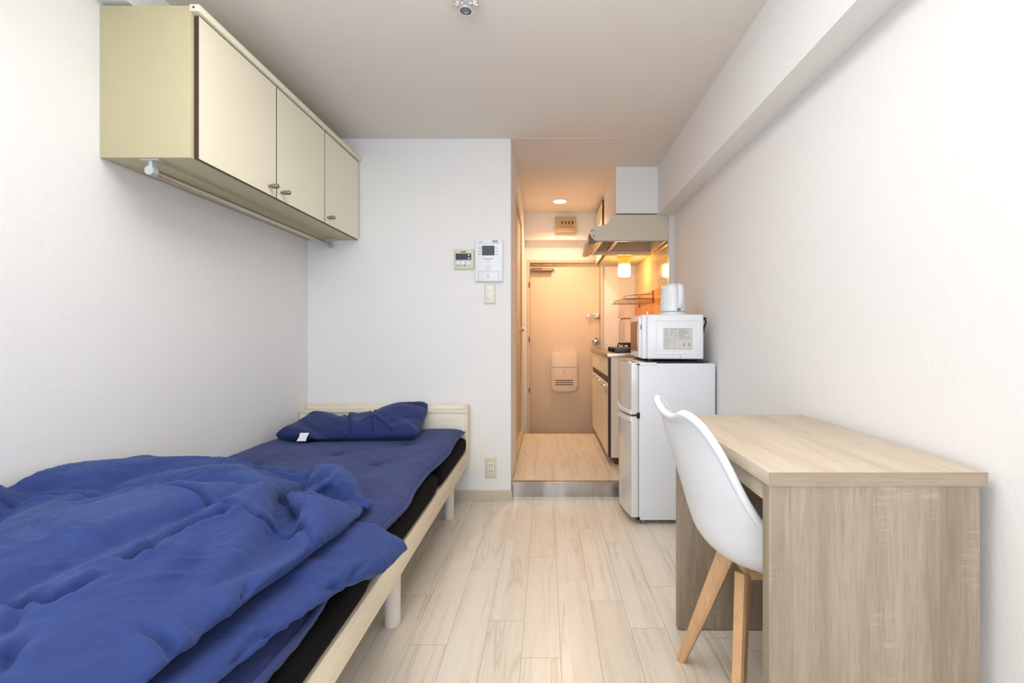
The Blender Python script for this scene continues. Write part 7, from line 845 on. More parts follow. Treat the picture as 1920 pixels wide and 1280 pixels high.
-3,14,-11,0,-1,-2,14,-11,0,-1,-2,9,-7,0,6,-7,9,-8,-2,4,1,7,-12,1,3,0,4,-2,-6,3,0,7,-9,4,-1,-12,25,-15,0,4,-16,27,-13,1,-6,-11,-8,23,-1,1,0,-1,1,0,0,0,-1,1,0,0,-1,1,0,-1,1,-1,1,-1,0,0,0,0,0,0,0,0,0,0,0,-1,1,0,-1,1,-1,0,1,-1,0,1,0,0,0,0,-1,1,-1,0,3,-1,1,0,0,-1,1,0,0,0,-1,1,0,0,0,0,0,0,0,0,0,0,0,0,-1,-2,1,-1,1,0,1,-2,-2,1,-1,1,2,-3,1,4,3,-7,4,-4,4,-1,2,-1,0,-11,-4,-2,15,1,0,-1,1,-1,2,-2,1,0,0,0,-1,1,0,0,-1,1,-1,1,-1,0,0,0,0,0,0,0,0,0,0,0,-1,1,0,-1,0,1,-1,0,0,1,-1,1,0,1,-2,1,-1,1,-1,2,1,0,0,0,-1,1,0,0,0,-1,1,0,1,-2,1,0,0,0,0,0,0,0,1,-2,-2,0,1,0,0,-2,2,-3,0,-3,4,3,-1,-3,4,1,0,-2,1,2,-2,1,0,-5,-1,-8,-4,17,-2,2,1,-2,1,-1,2,-2,1,1,-1,-1,1,0,0,0,-1,1,-1,0,0,0,0,1,-1,0,-1,1,0,0,0,0,-1,1,-1,1,-1,0,0,0,0,1,0,1,-2,1,0,-1,1,-1,2,1,0,0,0,-1,1,0,0,0,0,-1,2,-1,0,0,0,0,0,0,0,0,0,0,-1,-1,0,-1,1,0,-1,-1,0,-8,9,-3,8,-9,6,1,-3,5,-1,-3,1,2,-3,0,-1,-9,1,-3,11,2,0,1,-1,0,-1,0,2,0,-1,0,-1,1,0,1,-1,-1,1,-1,0,0,0,0,0,0,0,0,0,0,-1,1,0,0,-1,0,0,1,-1,0,1,-1,1,0,1,-2,0,1,0,-1,0,2,1,0,0,-1,1,0,0,0,0,0,-1,1,1,-2,1,0,1,-1,0,1,-1,0,0,-1,-1,0,-1,1,-1,-3,-1,-1,0,-7,24,-6,-5,-4,8,-10,10,1,-8,4,-1,-1,-1,0,-2,-4,1,9,-1,1,0,-1,0,-3,5,-2,0,0,0,-1,2,-1,1,-2,1,0,-1,0,0,0,0,0,0,0,0,0,0,0,0,-1,0,1,-1,0,0,0,0,1,1,-1,0,0,-1,1,-1,0,0,0,2,1,0,-1,1,0,-1,1,0,0,0,0,1,-1,0,0,1,-1,-1,0,-1,-1,1,-1,0,-1,0,-1,0,-1,5,-6,0,1,-3,4,4,1,3,-9,7,-7,2,0,4,-4,3,-3,1,-2,6]
UP_Y = [11,-2,4,0,0,0,1,-1,0,0,0,1,-1,0,0,0,1,-1,0,0,0,0,0,0,-2,1,1,0,0,1,-1,0,0,0,0,-2,1,1,0,0,0,0,0,1,-1,0,0,0,0,0,0,0,1,-1,0,0,0,0,0,0,1,-1,0,0,0,0,0,0,1,-1,0,0,0,0,0,1,-1,0,0,0,1,-2,1,0,0,0,0,-1,1,0,0,0,0,0,0,0,0,0,0,1,-1,0,0,0,-4,-1348,1342,10,0,0,0,1,-1,0,0,0,0,0,0,0,0,0,0,0,0,0,0,-1,1,-3,3,0,0,0,0,0,0,1,-1,0,0,0,0,0,0,0,0,0,0,0,0,0,0,0,0,0,0,1,-1,0,0,0,0,0,1,-1,0,0,0,0,0,1,-1,0,0,0,1,-1,0,0,1,-1,0,0,-1,1,2,-1,-1,0,0,0,0,0,0,0,0,0,0,0,0,0,0,0,0,1,-1,-1,0,-15,-1339,1361,-10,5,-1,0,0,0,0,0,0,0,0,0,0,0,0,0,0,-1,1,0,0,-1,0,1,0,0,0,0,0,0,0,0,0,0,0,0,0,0,0,0,0,0,0,0,0,0,0,1,-1,0,0,0,0,0,0,1,-1,0,0,0,0,0,1,-1,0,0,0,0,1,-1,0,0,1,-1,0,0,0,-4,9,-2,-3,0,-1,1,0,0,0,0,0,0,0,0,0,0,0,0,0,0,0,0,-6,8,-3,-1368,1371,0,-1,-2,1,0,0,0,0,0,0,0,0,0,0,0,0,-1,0,2,-2,1,0,0,-1,1,0,0,0,0,0,0,0,0,0,0,0,0,0,0,0,0,0,1,-1,0,0,0,0,0,0,0,1,-1,0,0,0,0,0,0,1,-1,0,0,0,0,0,1,-1,0,0,0,1,-1,0,0,0,-4,6,3,-6,6,-8,3,0,0,0,0,0,0,-1,1,0,0,0,0,0,0,0,0,0,-1,-7,15,-1380,1376,0,-2,-1,-2,2,0,0,0,0,0,1,-2,2,-1,0,-1,-1,2,0,0,0,0,0,0,-1,1,0,0,0,0,0,0,0,0,0,0,0,1,-1,0,0,0,0,0,0,0,0,1,-1,0,0,0,0,0,0,0,1,-1,0,0,0,0,0,0,1,-1,0,0,0,0,0,0,1,-1,0,-1,1,2,3,-10,8,-3,0,0,0,0,0,0,0,0,0,0,0,0,0,0,-1,1,0,0,0,-2,3,-1376,1380,-3,-1,-1,-1,0,1,0,0,0,1,-1,0,0,0,0,0,-3,3,0,0,0,0,0,-1,1,0,0,0,0,0,0,0,0,0,0,0,1,-1,0,0,0,0,0,0,1,-1,0,0,0,0,0,0,0,0,1,-1,0,0,0,0,0,0,1,-1,0,0,0,0,0,0,0,0,0,0,0,0,1,3,0,-9,5,2,-2,0,0,0,0,0,0,0,0,-1,1,0,0,0,-1,1,0,0,0,-1,2,-1378,1384,-3,-4,0,-1,-1,1,1,0,1,-1,0,0,0,0,0,-1,-1,1,1,0,1,-1,-1,1,0,0,0,0,0,0,0,0,0,1,-1,0,0,0,0,0,0,0,0,1,-1,0,0,0,0,0,0,1,-1,0,0,0,0,0,0,1,-1,0,0,0,0,0,0,0,0,0,0,0,0,-1,1,-1,3,3,0,-6,-4,7,-2,0,0,0,0,0,0,0,0,0,0,-1,1,0,0,-1,1,0,-1,1,2,-1380,1386,-4,-3,-2,1,-1,-1,1,1,0,0,0,0,0,-1,1,-1,1,-2,2,0,0,0,0,0,0,0,0,0,0,0,0,1,-1,0,0,0,0,0,0,1,-1,0,0,0,0,0,0,0,1,-1,0,0,0,0,0,0,1,-1,0,0,0,0,0,0,0,0,0,0,-1,1,0,0,-1,1,-1,1,2,3,0,-9,3,3,-2,0,0,1,-1,0,0,0,-1,1,0,0,0,0,-1,1,-1,0,1,1,2,-1384,1391,-6,-3,-1,-1,1,-1,-2,2,2,-2,1,0,-1,1,-2,3,-3,2,0,0,0,0,0,0,0,0,0,0,0,1,-1,0,0,0,0,0,0,0,1,-1,0,0,0,0,0,0,1,-1,0,0,0,0,0,0,1,-1,0,0,0,0,0,0,1,-1,-1,1,0,-1,1,-1,0,1,0,0,0,0,1,3,0,-6,3,0,-1,1,-1,0,0,0,0,0,0,0,-1,1,0,0,0,-1,1,-1,1,0,3,-1385,1393,-7,-3,-1,0,0,-1,1,-3,2,1,0,0,-1,0,-1,2,-1,1,0,0,0,0,0,0,1,-1,0,0,0,0,0,0,0,0,0,1,-1,0,0,0,0,0,0,0,1,-1,0,0,0,0,0,0,1,-1,0,0,0,0,0,0,1,-1,0,0,-1,1,0,-1,1,-1,0,0,2,-2,-1,2,1,4,0,-6,2,0,-1,1,-1,0,0,0,0,0,0,0,0,-1,1,0,-1,1,0,-1,1,0,4,-1388,1398,-12,-1,-1,0,0,-1,1,0,-1,0,-1,2,-1,-1,2,-1,1,-1,1,0,0,0,0,0,1,-1,0,0,0,0,0,0,1,-2,2,-1,0,0,0,0,0,0,1,-1,0,0,0,0,0,0,1,-1,0,0,0,0,0,0,1,-1,0,0,0,-1,1,0,0,-2,1,0,1,0,-2,1,0,1,2,3,0,-6,3,-1,0,-1,0,0,0,0,0,0,0,0,0,0,-1,1,-1,1,0,-1,1,0,4,-1387,1401,-17,-5,4,0,0,0,0,0,-1,-1,2,0,-2,2,-1,0,0,1,0,-1,1,0,0,0,0,1,-1,0,0,0,0,0,1,-1,0,0,0,0,0,0,0,1,-1,0,0,0,0,0,1,-1,0,0,0,0,0,0,1,-1,0,0,0,-1,2,-2,1,0,-2,0,2,0,0,-2,
1,1,0,-1,3,4,-3,-3,2,0,-2,0,0,0,0,0,0,1,-1,-1,1,0,-1,1,-1,1,-1,1,-1,2,4,-1386,1392,-10,-1,0,0,0,-1,1,1,-1,-3,3,-2,2,0,0,-1,0,0,1,0,0,0,-1,1,1,-1,0,0,0,0,0,0,1,-1,0,0,0,0,0,0,1,-1,0,0,0,0,1,-1,0,0,0,0,0,0,1,-1,0,0,0,0,0,0,-1,1,0,-2,1,1,-1,1,-2,2,0,-1,1,0,3,-1,2,-2,-1,1,-2,0,0,0,0,0,1,-1,0,0,0,-1,1,0,-1,1,-1,0,0,2,4,-1382,1386,-6,-4,1,-1,1,-1,0,1,0,-1,0,-2,3,0,0,0,-1,0,1,-1,1,0,0,0,0,0,0,0,0,0,0,1,-1,0,0,0,0,0,0,1,-1,0,0,0,0,1,-1,0,0,0,0,0,0,1,-1,0,0,0,0,0,0,-1,2,-2,-1,2,-1,0,0,1,0,0,0,0,0,-1,4,2,-6,1,5,-3,-2,0,0,0,0,0,0,0,0,0,0,0,-1,1,0,-1,0,1,-2,3,5,-1380,1380,-3,-2,-2,1,0,-1,0,0,0,-1,-1,2,0,2,-1,0,-1,1,0,-1,1,0,0,0,-1,1,0,0,0,0,1,-1,0,0,0,0,0,0,1,-1,0,0,0,0,1,-1,0,0,0,0,0,1,-1,0,0,0,0,0,0,0,0,0,-2,1,1,-1,0,0,0,1,0,0,0,1,-1,0,3,2,-10,10,0,-4,0,-2,1,0,0,0,0,0,0,-1,1,0,0,0,-1,1,-1,0,0,1,6,-1369,1359,7,-1,-2,-1,1,-3,1,0,1,0,0,-2,3,0,0,0,1,-1,-1,1,0,-1,1,0,0,0,-1,1,0,0,1,-1,0,0,0,0,0,1,-1,0,0,0,0,1,-1,0,0,0,0,1,-1,0,0,0,0,0,0,0,0,-1,1,-1,1,0,-2,1,0,0,1,0,0,0,0,1,-2,2,1,3,-7,5,2,-3,-2,0,0,0,0,0,-1,1,0,0,0,0,-1,1,-1,0,1,-1,0,1,6,-1379,1379,-3,-1,-2,-1,0,1,-2,0,0,-1,3,-3,3,0,0,0,0,0,0,0,0,0,0,0,0,-1,1,0,0,0,0,0,0,0,0,0,1,-1,0,0,0,0,1,-1,0,0,0,0,0,1,-1,0,0,0,0,0,0,0,0,0,-2,2,-1,0,1,-1,0,1,-1,1,0,0,0,0,0,0,2,2,-1,1,-1,-2,-1,-1,1,0,0,0,-1,1,-1,1,1,-1,-1,1,0,-1,-1,2,-1,0,8,-1385,1394,-17,1,0,0,-1,-4,4,0,-1,1,1,-1,0,1,0,0,0,0,0,0,0,0,0,0,0,0,-1,1,0,0,0,0,0,0,1,-1,0,0,0,0,0,1,-1,0,0,0,0,0,0,0,1,-1,0,0,-1,2,-2,1,0,0,-2,1,0,0,1,-1,1,-1,2,-1,0,0,-1,1,0,0,2,4,-4,1,1,-2,-3,1,0,-1,0,1,0,-1,1,0,0,-1,1,0,0,1,-3,1,0,0,9,-1388,1392,-10,-1,-1,-3,2,0,1,-1,-1,1,0,0,0,1,-1,2,-1,0,0,0,0,0,0,0,0,0,-1,1,0,0,0,0,0,1,-1,0,0,0,0,0,0,0,0,0,1,-1,0,0,0,0,0,0,0,0,0,0,0,0,0,-1,-1,0,2,-1,1,0,0,0,0,0,0,0,0,-1,0,1,2,4,-1,-5,5,-3,-2,-1,1,0,-1,0,1,0,0,-2,2,1,-2,1,0,-1,1,-1,0,1,8,-1389,1393,-8,-6,2,0,0,-5,5,0,-1,-1,0,1,1,0,-1,1,0,1,-1,0,0,0,0,0,0,-1,1,0,0,0,0,1,-1,0,0,0,0,0,0,0,0,0,0,0,0,0,0,0,1,-1,0,0,0,0,0,0,0,-1,-1,1,0,0,1,0,0,0,0,0,0,0,0,0,0,0,0,-1,3,4,-1,-7,7,-3,-2,0,1,-1,0,-1,0,-1,2,-1,1,0,0,-1,1,0,-1,1,-1,1,8,-1390,1396,-11,-2,-3,2,0,-3,0,2,1,-1,-1,0,2,0,-1,1,0,0,0,1,-1,0,-1,2,-1,0,0,-1,1,1,-1,0,0,0,0,0,0,0,0,0,1,-1,0,-1,1,0,0,0,0,0,0,0,0,0,0,0,0,-2,1,-1,2,0,0,0,0,0,0,0,0,0,0,0,0,0,0,0,3,2,0,-8,8,-3,-2,0,1,-1,0,0,-1,-1,1,1,-1,0,1,-1,2,-2,0,0,2,-1,8,-1390,1396,-11,-2,-1,0,-1,-2,-1,4,-2,2,-2,0,1,1,0,0,0,0,0,0,0,0,0,0,0,0,1,-1,0,0,0,0,0,0,0,1,-1,0,0,0,0,0,0,-1,1,-1,1,0,0,0,0,0,0,0,1,-1,0,0,-4,4,0,0,0,-1,1,0,0,0,0,0,0,1,-1,0,0,0,3,2,-2,-4,6,-4,-1,0,1,-1,0,0,0,-2,2,-4,4,0,-2,3,-1,-1,1,-1,1,0,9,-1392,1398,-12,-2,-1,-1,0,-1,-2,3,1,-2,2,-4,4,0,0,0,0,0,0,0,0,0,0,0,0,0,1,-1,0,0,0,0,0,0,1,-1,0,0,0,0,0,0,0,0,-1,1,-1,1,0,0,0,0,0,0,0,0,0,0,0,-1,0,1,0,-1,0,1,1,-1,0,0,0,1,-1,0,0,0,2,2,-1,-2,3,-2,-3,1,1,-1,0,0,0,0,-4,1,3,-1,1,0,-1,1,-1,0,2,-5,19,-1399,1399,-12,-2,-1,-2,0,0,1,-1,2,0,-4,2,2,0,0,0,0,
0,0,-1,1,1,-1,0,0,0,0,1,-1,0,0,0,0,0,0,0,1,-1,0,0,0,0,0,0,-1,0,0,1,0,0,0,0,0,0,0,0,0,0,0,-1,1,1,-1,0,-1,0,1,1,-1,0,0,0,0,0,0,0,2,2,-1,-1,3,-6,1,1,-1,0,0,0,0,-1,-1,-2,2,2,0,-1,1,0,-2,1,0,4,8,-1394,1398,-12,-2,-2,2,-3,1,-1,0,-1,3,0,-5,5,0,0,0,0,0,0,0,-1,2,-1,0,0,0,0,0,0,0,1,-1,0,0,0,0,0,1,-1,0,0,0,0,-1,0,0,1,0,0,0,0,0,0,0,0,0,0,0,0,0,0,0,0,0,0,0,-1,1,0,0,1,-1,0,0,-1,1,1,3,0,0,-2,-2,0,0,1,-1,0,0,0,-2,1,-2,-1,3,1,0,0,-3,2,0,1,3,9,-1394,1397,-12,-2,-1,-1,1,-1,-1,0,-1,2,1,-3,1,2,0,0,0,0,0,0,0,0,0,0,0,0,0,0,0,0,0,1,-1,0,0,0,0,0,1,-1,-1,2,-2,1,-1,1,-1,1,0,0,0,0,0,0,0,0,0,0,0,0,0,0,0,0,0,0,0,0,0,0,0,0,0,0,1,-1,1,2,-1,1,0,-2,-1,0,0,1,-1,0,-1,1,-3,-1,1,2,1,-1,1,-2,1,0,0,4,11,-1397,1398,-12,-2,-1,-1,1,0,-3,2,-1,-1,3,-2,0,1,1,0,1,-1,0,0,0,0,0,-1,2,-1,0,0,0,0,0,0,1,-1,0,0,0,0,0,0,1,-2,1,-1,0,1,0,-1,1,0,0,0,0,1,-1,0,0,0,0,0,0,0,0,1,-1,0,-1,1,0,0,0,1,-1,0,0,0,1,3,-3,1,1,-1,-2,0,0,0,0,0,0,0,-1,-2,1,-5,6,0,1,-1,1,0,-2,5,12,-1399,1399,-12,-2,-1,0,0,-2,0,0,1,-1,2,0,-3,2,0,1,0,0,0,0,0,0,0,0,1,-1,0,0,0,0,0,0,1,-1,0,0,0,0,0,0,0,0,0,-1,0,1,-1,1,0,0,0,0,0,0,0,1,-1,0,0,0,0,0,0,1,-1,0,0,0,0,0,0,0,0,1,-1,-1,3,1,-2,-1,5,-3,-2,0,0,0,0,0,0,-1,1,-3,-2,1,2,1,0,1,-1,1,0,1,15,-1399,1397,-10,-3,-1,0,0,0,-1,-2,0,2,0,1,-2,0,1,1,0,0,0,0,0,0,0,0,0,1,-1,0,0,0,0,0,0,1,-1,0,0,0,0,0,0,0,-1,1,-1,0,1,0,0,0,0,0,0,0,0,1,-1,0,0,0,0,0,0,1,-1,0,0,0,0,0,0,1,-1,0,0,0,2,-1,1,-3,6,-3,-2,1,-1,0,0,0,0,-1,-4,3,0,2,-2,1,-1,-1,1,2,0,2,15,-1400,1397,-10,-3,-1,0,1,-2,1,-1,-2,-1,3,1,0,-2,2,-3,3,0,0,0,0,0,0,0,0,1,-1,0,0,0,0,0,0,1,-1,0,0,0,0,0,0,-1,1,-1,1,-1,1,0,0,0,0,0,0,0,0,1,-1,0,0,0,0,0,1,-1,0,0,0,0,0,1,-1,0,0,0,0,0,2,-2,2,-2,5,-3,-2,0,0,1,-2,1,0,-4,2,2,-1,0,-1,-2,1,-1,4,0,0,2,16,-1399,1395,-11,-2,0,-1,0,0,0,-1,-1,0,-3,5,0,0,-3,2,0,1,0,0,0,0,0,0,0,0,1,-1,0,0,0,0,0,0,1,-1,0,0,0,0,0,0,-1,0,1,-1,1,0,0,0,0,0,0,0,1,-1,0,0,0,0,0,0,1,-1,0,0,0,0,1,-1,0,0,0,0,0,0,2,-1,0,-1,4,-1,-3,0,0,0,0,-1,0,-4,5,-1,1,-1,0,0,-1,-4,1,4,2,1,19,-1401,1394,-12,-1,0,-1,0,0,0,-1,1,-2,-1,-1,4,-2,1,0,0,1,0,0,0,0,0,0,0,0,1,-1,0,0,0,0,1,-2,2,-1,0,0,0,0,0,-1,0,0,1,0,0,0,0,0,0,0,0,1,-1,0,0,0,0,0,0,1,-1,0,0,0,0,1,-1,0,0,0,0,0,1,-1,2,-2,1,-2,5,-1,-3,0,0,0,0,-1,-1,-3,4,1,-1,0,0,-1,-3,6,-7,4,2,3,19,-1400,1391,-10,-2,-1,0,0,0,0,0,-1,0,0,-2,-1,4,-2,1,0,0,1,0,0,0,0,0,0,0,0,1,-1,0,0,0,1,-2,1,1,-1,0,0,0,-1,0,1,0,0,0,-1,1,0,0,0,1,-1,0,0,0,0,0,0,0,1,-1,0,0,0,0,1,-1,0,0,0,0,1,-1,0,0,2,0,-4,4,-1,3,-4,0,0,0,-1,-1,-1,-2,5,-1,0,0,-1,-1,3,0,-7,4,3,3,20,-1398,1388,-11,-1,-1,0,0,0,0,0,0,-1,0,0,-2,0,3,-3,2,0,0,1,0,0,0,0,0,0,0,0,1,-1,0,0,1,-2,1,1,-1,0,0,0,0,0,-1,0,1,0,0,-1,1,0,1,-1,0,0,0,0,0,0,1,-1,0,0,0,0,0,1,-1,0,0,0,0,1,-1,0,0,0,2,0,-4,1,5,0,-4,0,-1,1,-2,-2,0,1,2,0,0,-1,2,-1,1,0,-8,8,1,3,14,-1390,1384,-10,-1,-1,0,0,0,0,0,0,-1,1,-1,-1,0,0,1,-2,2,0,0,1,0,0,0,0,0,0,1,-1,0,0,0,0,0,0,1,-1,0,0,0,0,0,-1,1,0,0,-1,0,1,1,-1,0,0,0,0,0,0,1,-1,0,0,0,0,0,1,-1,0,0,0,0,
1,-1,0,0,0,0,2,0,-4,0,7,-1,-5,1,0,-2,-2,1,1,1,1,-1,0,0,-2,2,0,-2,-1,4,1,0,16,-1384,1379,-11,0,0,-1,-1,1,0,0,0,0,-1,1,-1,-1,0,1,-1,0,0,1,0,1,0,0,0,1,-1,0,0,0,0,0,0,0,0,0,0,0,1,-1,0,0,0,0,0,0,-1,0,1,0,0,0,0,0,0,1,-1,0,0,0,0,0,0,1,-1,0,0,0,0,1,-1,0,0,0,1,-1,-1,3,-2,-2,8,-3,-4,0,-2,1,0,1,1,0,-2,1,-1,2,0,-1,-1,0,-4,3,2,3,11,-1371,1370,-13,0,1,0,0,0,0,0,0,0,0,-1,1,-1,0,-1,1,0,0,0,-2,2,1,0,0,0,1,-1,0,0,0,0,0,0,0,0,0,0,0,0,0,0,0,0,0,0,-2,2,0,0,0,0,0,1,-1,0,0,0,0,0,0,0,0,1,-1,0,0,0,0,1,-1,0,0,1,-1,0,0,-1,3,-4,8,-4,-3,-2,2,1,-1,0,0,0,0,0,0,0,-3,3,1,-1,1,-4,1,-2,16,-1360,1355,-7,1,0,0,0,0,0,0,0,0,0,0,-2,2,0,-1,-1,1,2,-1,-1,-1,1,1,0,0,0,0,0,0,0,0,0,0,0,0,-1,1,0,0,0,0,0,0,0,-1,1,0,0,1,-2,0,2,-1,0,0,0,0,0,0,1,-1,0,0,0,0,0,0,0,0,0,1,-1,1,-1,0,0,0,0,-1,6,-5,0,-1,1,-1,0,-1,1,0,-1,0,0,1,-1,-1,3,-1,-4,1,0,2,13,-1351,1343,-4,1,-1,1,0,0,0,-1,1,0,-1,1,-1,1,0,-1,1,0,0,0,-1,1,0,0,0,0,-1,1,0,0,0,0,0,0,-1,1,0,0,0,0,0,-1,1,0,0,0,0,0,0,0,0,0,0,0,0,0,0,0,0,0,0,0,0,0,1,-1,0,0,0,1,-1,0,0,0,0,0,0,0,0,-1,5,-5,1,0,-1,-1,1,0,-1,0,0,0,0,-2,2,2,-2,-3,-1,2,0,4,12,-1342,1339,-17,6,2,0,-2,2,0,0,0,0,0,-1,1,0,0,-1,1,0,0,-1,1,1,-1,-1,1,0,0,0,-1,0,1,0,0,0,0,0,0,0,-1,2,-2,1,0,0,0,1,-2,1,0,0,0,0,0,0,0,0,0,0,0,0,0,1,-2,1,0,1,-1,0,0,0,1,-1,0,0,0,0,1,-1,0,-3,6,-3,-1,0,-1,1,-1,0,0,-1,1,-1,0,2,0,-2,-2,-1,0,2,2,3,11,-1335,1335,-11,-9,3,4,1,-2,2,-1,1,0,0,0,0,0,0,0,0,-1,2,-1,0,0,0,0,-1,1,-1,1,0,0,-1,1,0,-1,1,0,0,0,0,0,0,0,0,1,-1,0,-1,1,0,0,-1,2,-1,0,0,0,0,0,1,-1,0,0,-1,1,0,1,-1,0,0,1,-1,0,0,1,-1,0,0,0,0,-1,-1,2,-2,0,1,-1,0,0,-2,1,1,0,0,1,-3,-2,0,1,2,0,1,2,12,-1326,1325,-9,-4,-3,-3,8,0,-2,1,0,1,0,0,1,-1,-1,1,0,1,-1,0,0,0,0,0,-1,1,-1,1,0,0,0,-1,1,0,-1,1,0,0,0,0,0,0,0,1,-1,0,0,-1,1,0,0,0,0,0,0,0,0,0,0,1,-1,0,0,0,0,0,1,-1,0,0,1,-1,0,0,0,0,0,-1,-1,0,1,-2,1,0,1,-1,0,-1,0,1,0,0,0,0,-7,3,1,1,1,-1,2,2,13,-1318,1317,-10,-7,4,-4,0,5,-1,-1,1,1,0,0,0,0,0,0,0,0,0,0,0,1,-2,1,0,-1,1,0,0,0,0,-1,1,0,-1,1,0,0,0,0,0,1,-2,2,-1,0,0,-1,1,0,0,0,0,1,-1,0,0,0,0,0,0,0,0,0,1,-1,0,0,1,-1,0,0,1,-1,-1,-1,0,1,0,-2,2,-4,3,0,0,0,1,-1,0,0,0,-1,0,0,-1,0,-10,9,2,-1,2,2,13,-1307,1306,-10,-6,-1,4,-5,6,-1,-1,1,0,1,-1,1,0,0,1,-1,0,0,0,0,0,0,0,0,0,-1,1,0,0,0,0,0,-1,0,1,0,0,0,0,0,1,-1,0,0,0,0,0,-1,1,1,-1,0,0,0,0,0,0,0,0,0,1,-1,0,0,1,-1,0,0,1,-1,0,0,-1,0,0,-1,-1,-1,2,2,0,-3,1,-5,6,0,0,-3,2,-2,-1,2,-1,0,-1,2,-6,-1,6,1,4,11,-1295,1295,-11,-1,-4,-4,8,-3,3,-1,-1,0,2,-1,1,0,0,0,0,0,0,1,-1,0,0,0,0,0,-1,1,0,0,0,0,-1,0,1,0,0,0,0,0,1,-1,0,0,0,0,0,0,0,0,0,0,0,0,0,0,0,1,-1,0,0,0,1,-1,0,0,0,1,-1,0,0,0,-1,0,0,-1,0,-2,4,-1,2,-2,-3,2,-4,6,-6,4,-1,0,-6,5,0,0,0,0,0,-3,-3,4,2,4,12,-1285,1284,-9,-2,-1,-5,-2,8,0,0,-1,-2,2,0,1,0,0,0,0,0,0,0,0,0,0,0,0,0,0,0,0,0,0,0,-1,1,-1,1,0,0,1,-1,0,0,0,0,0,0,0,0,0,0,0,0,0,0,1,-1,0,0,1,-1,0,0,0,0,0,1,-1,0,0,0,0,-1,0,-1,0,0,1,1,0,0,0,-2,1,-2,-5,1,7,-6,3,-4,0,2,1,0,0,-1,0,-1,-2,2,1,2,14,-1273,1273,-8,-3,-1,-2,-3,-1,7,0,-1,0,0,0,0,
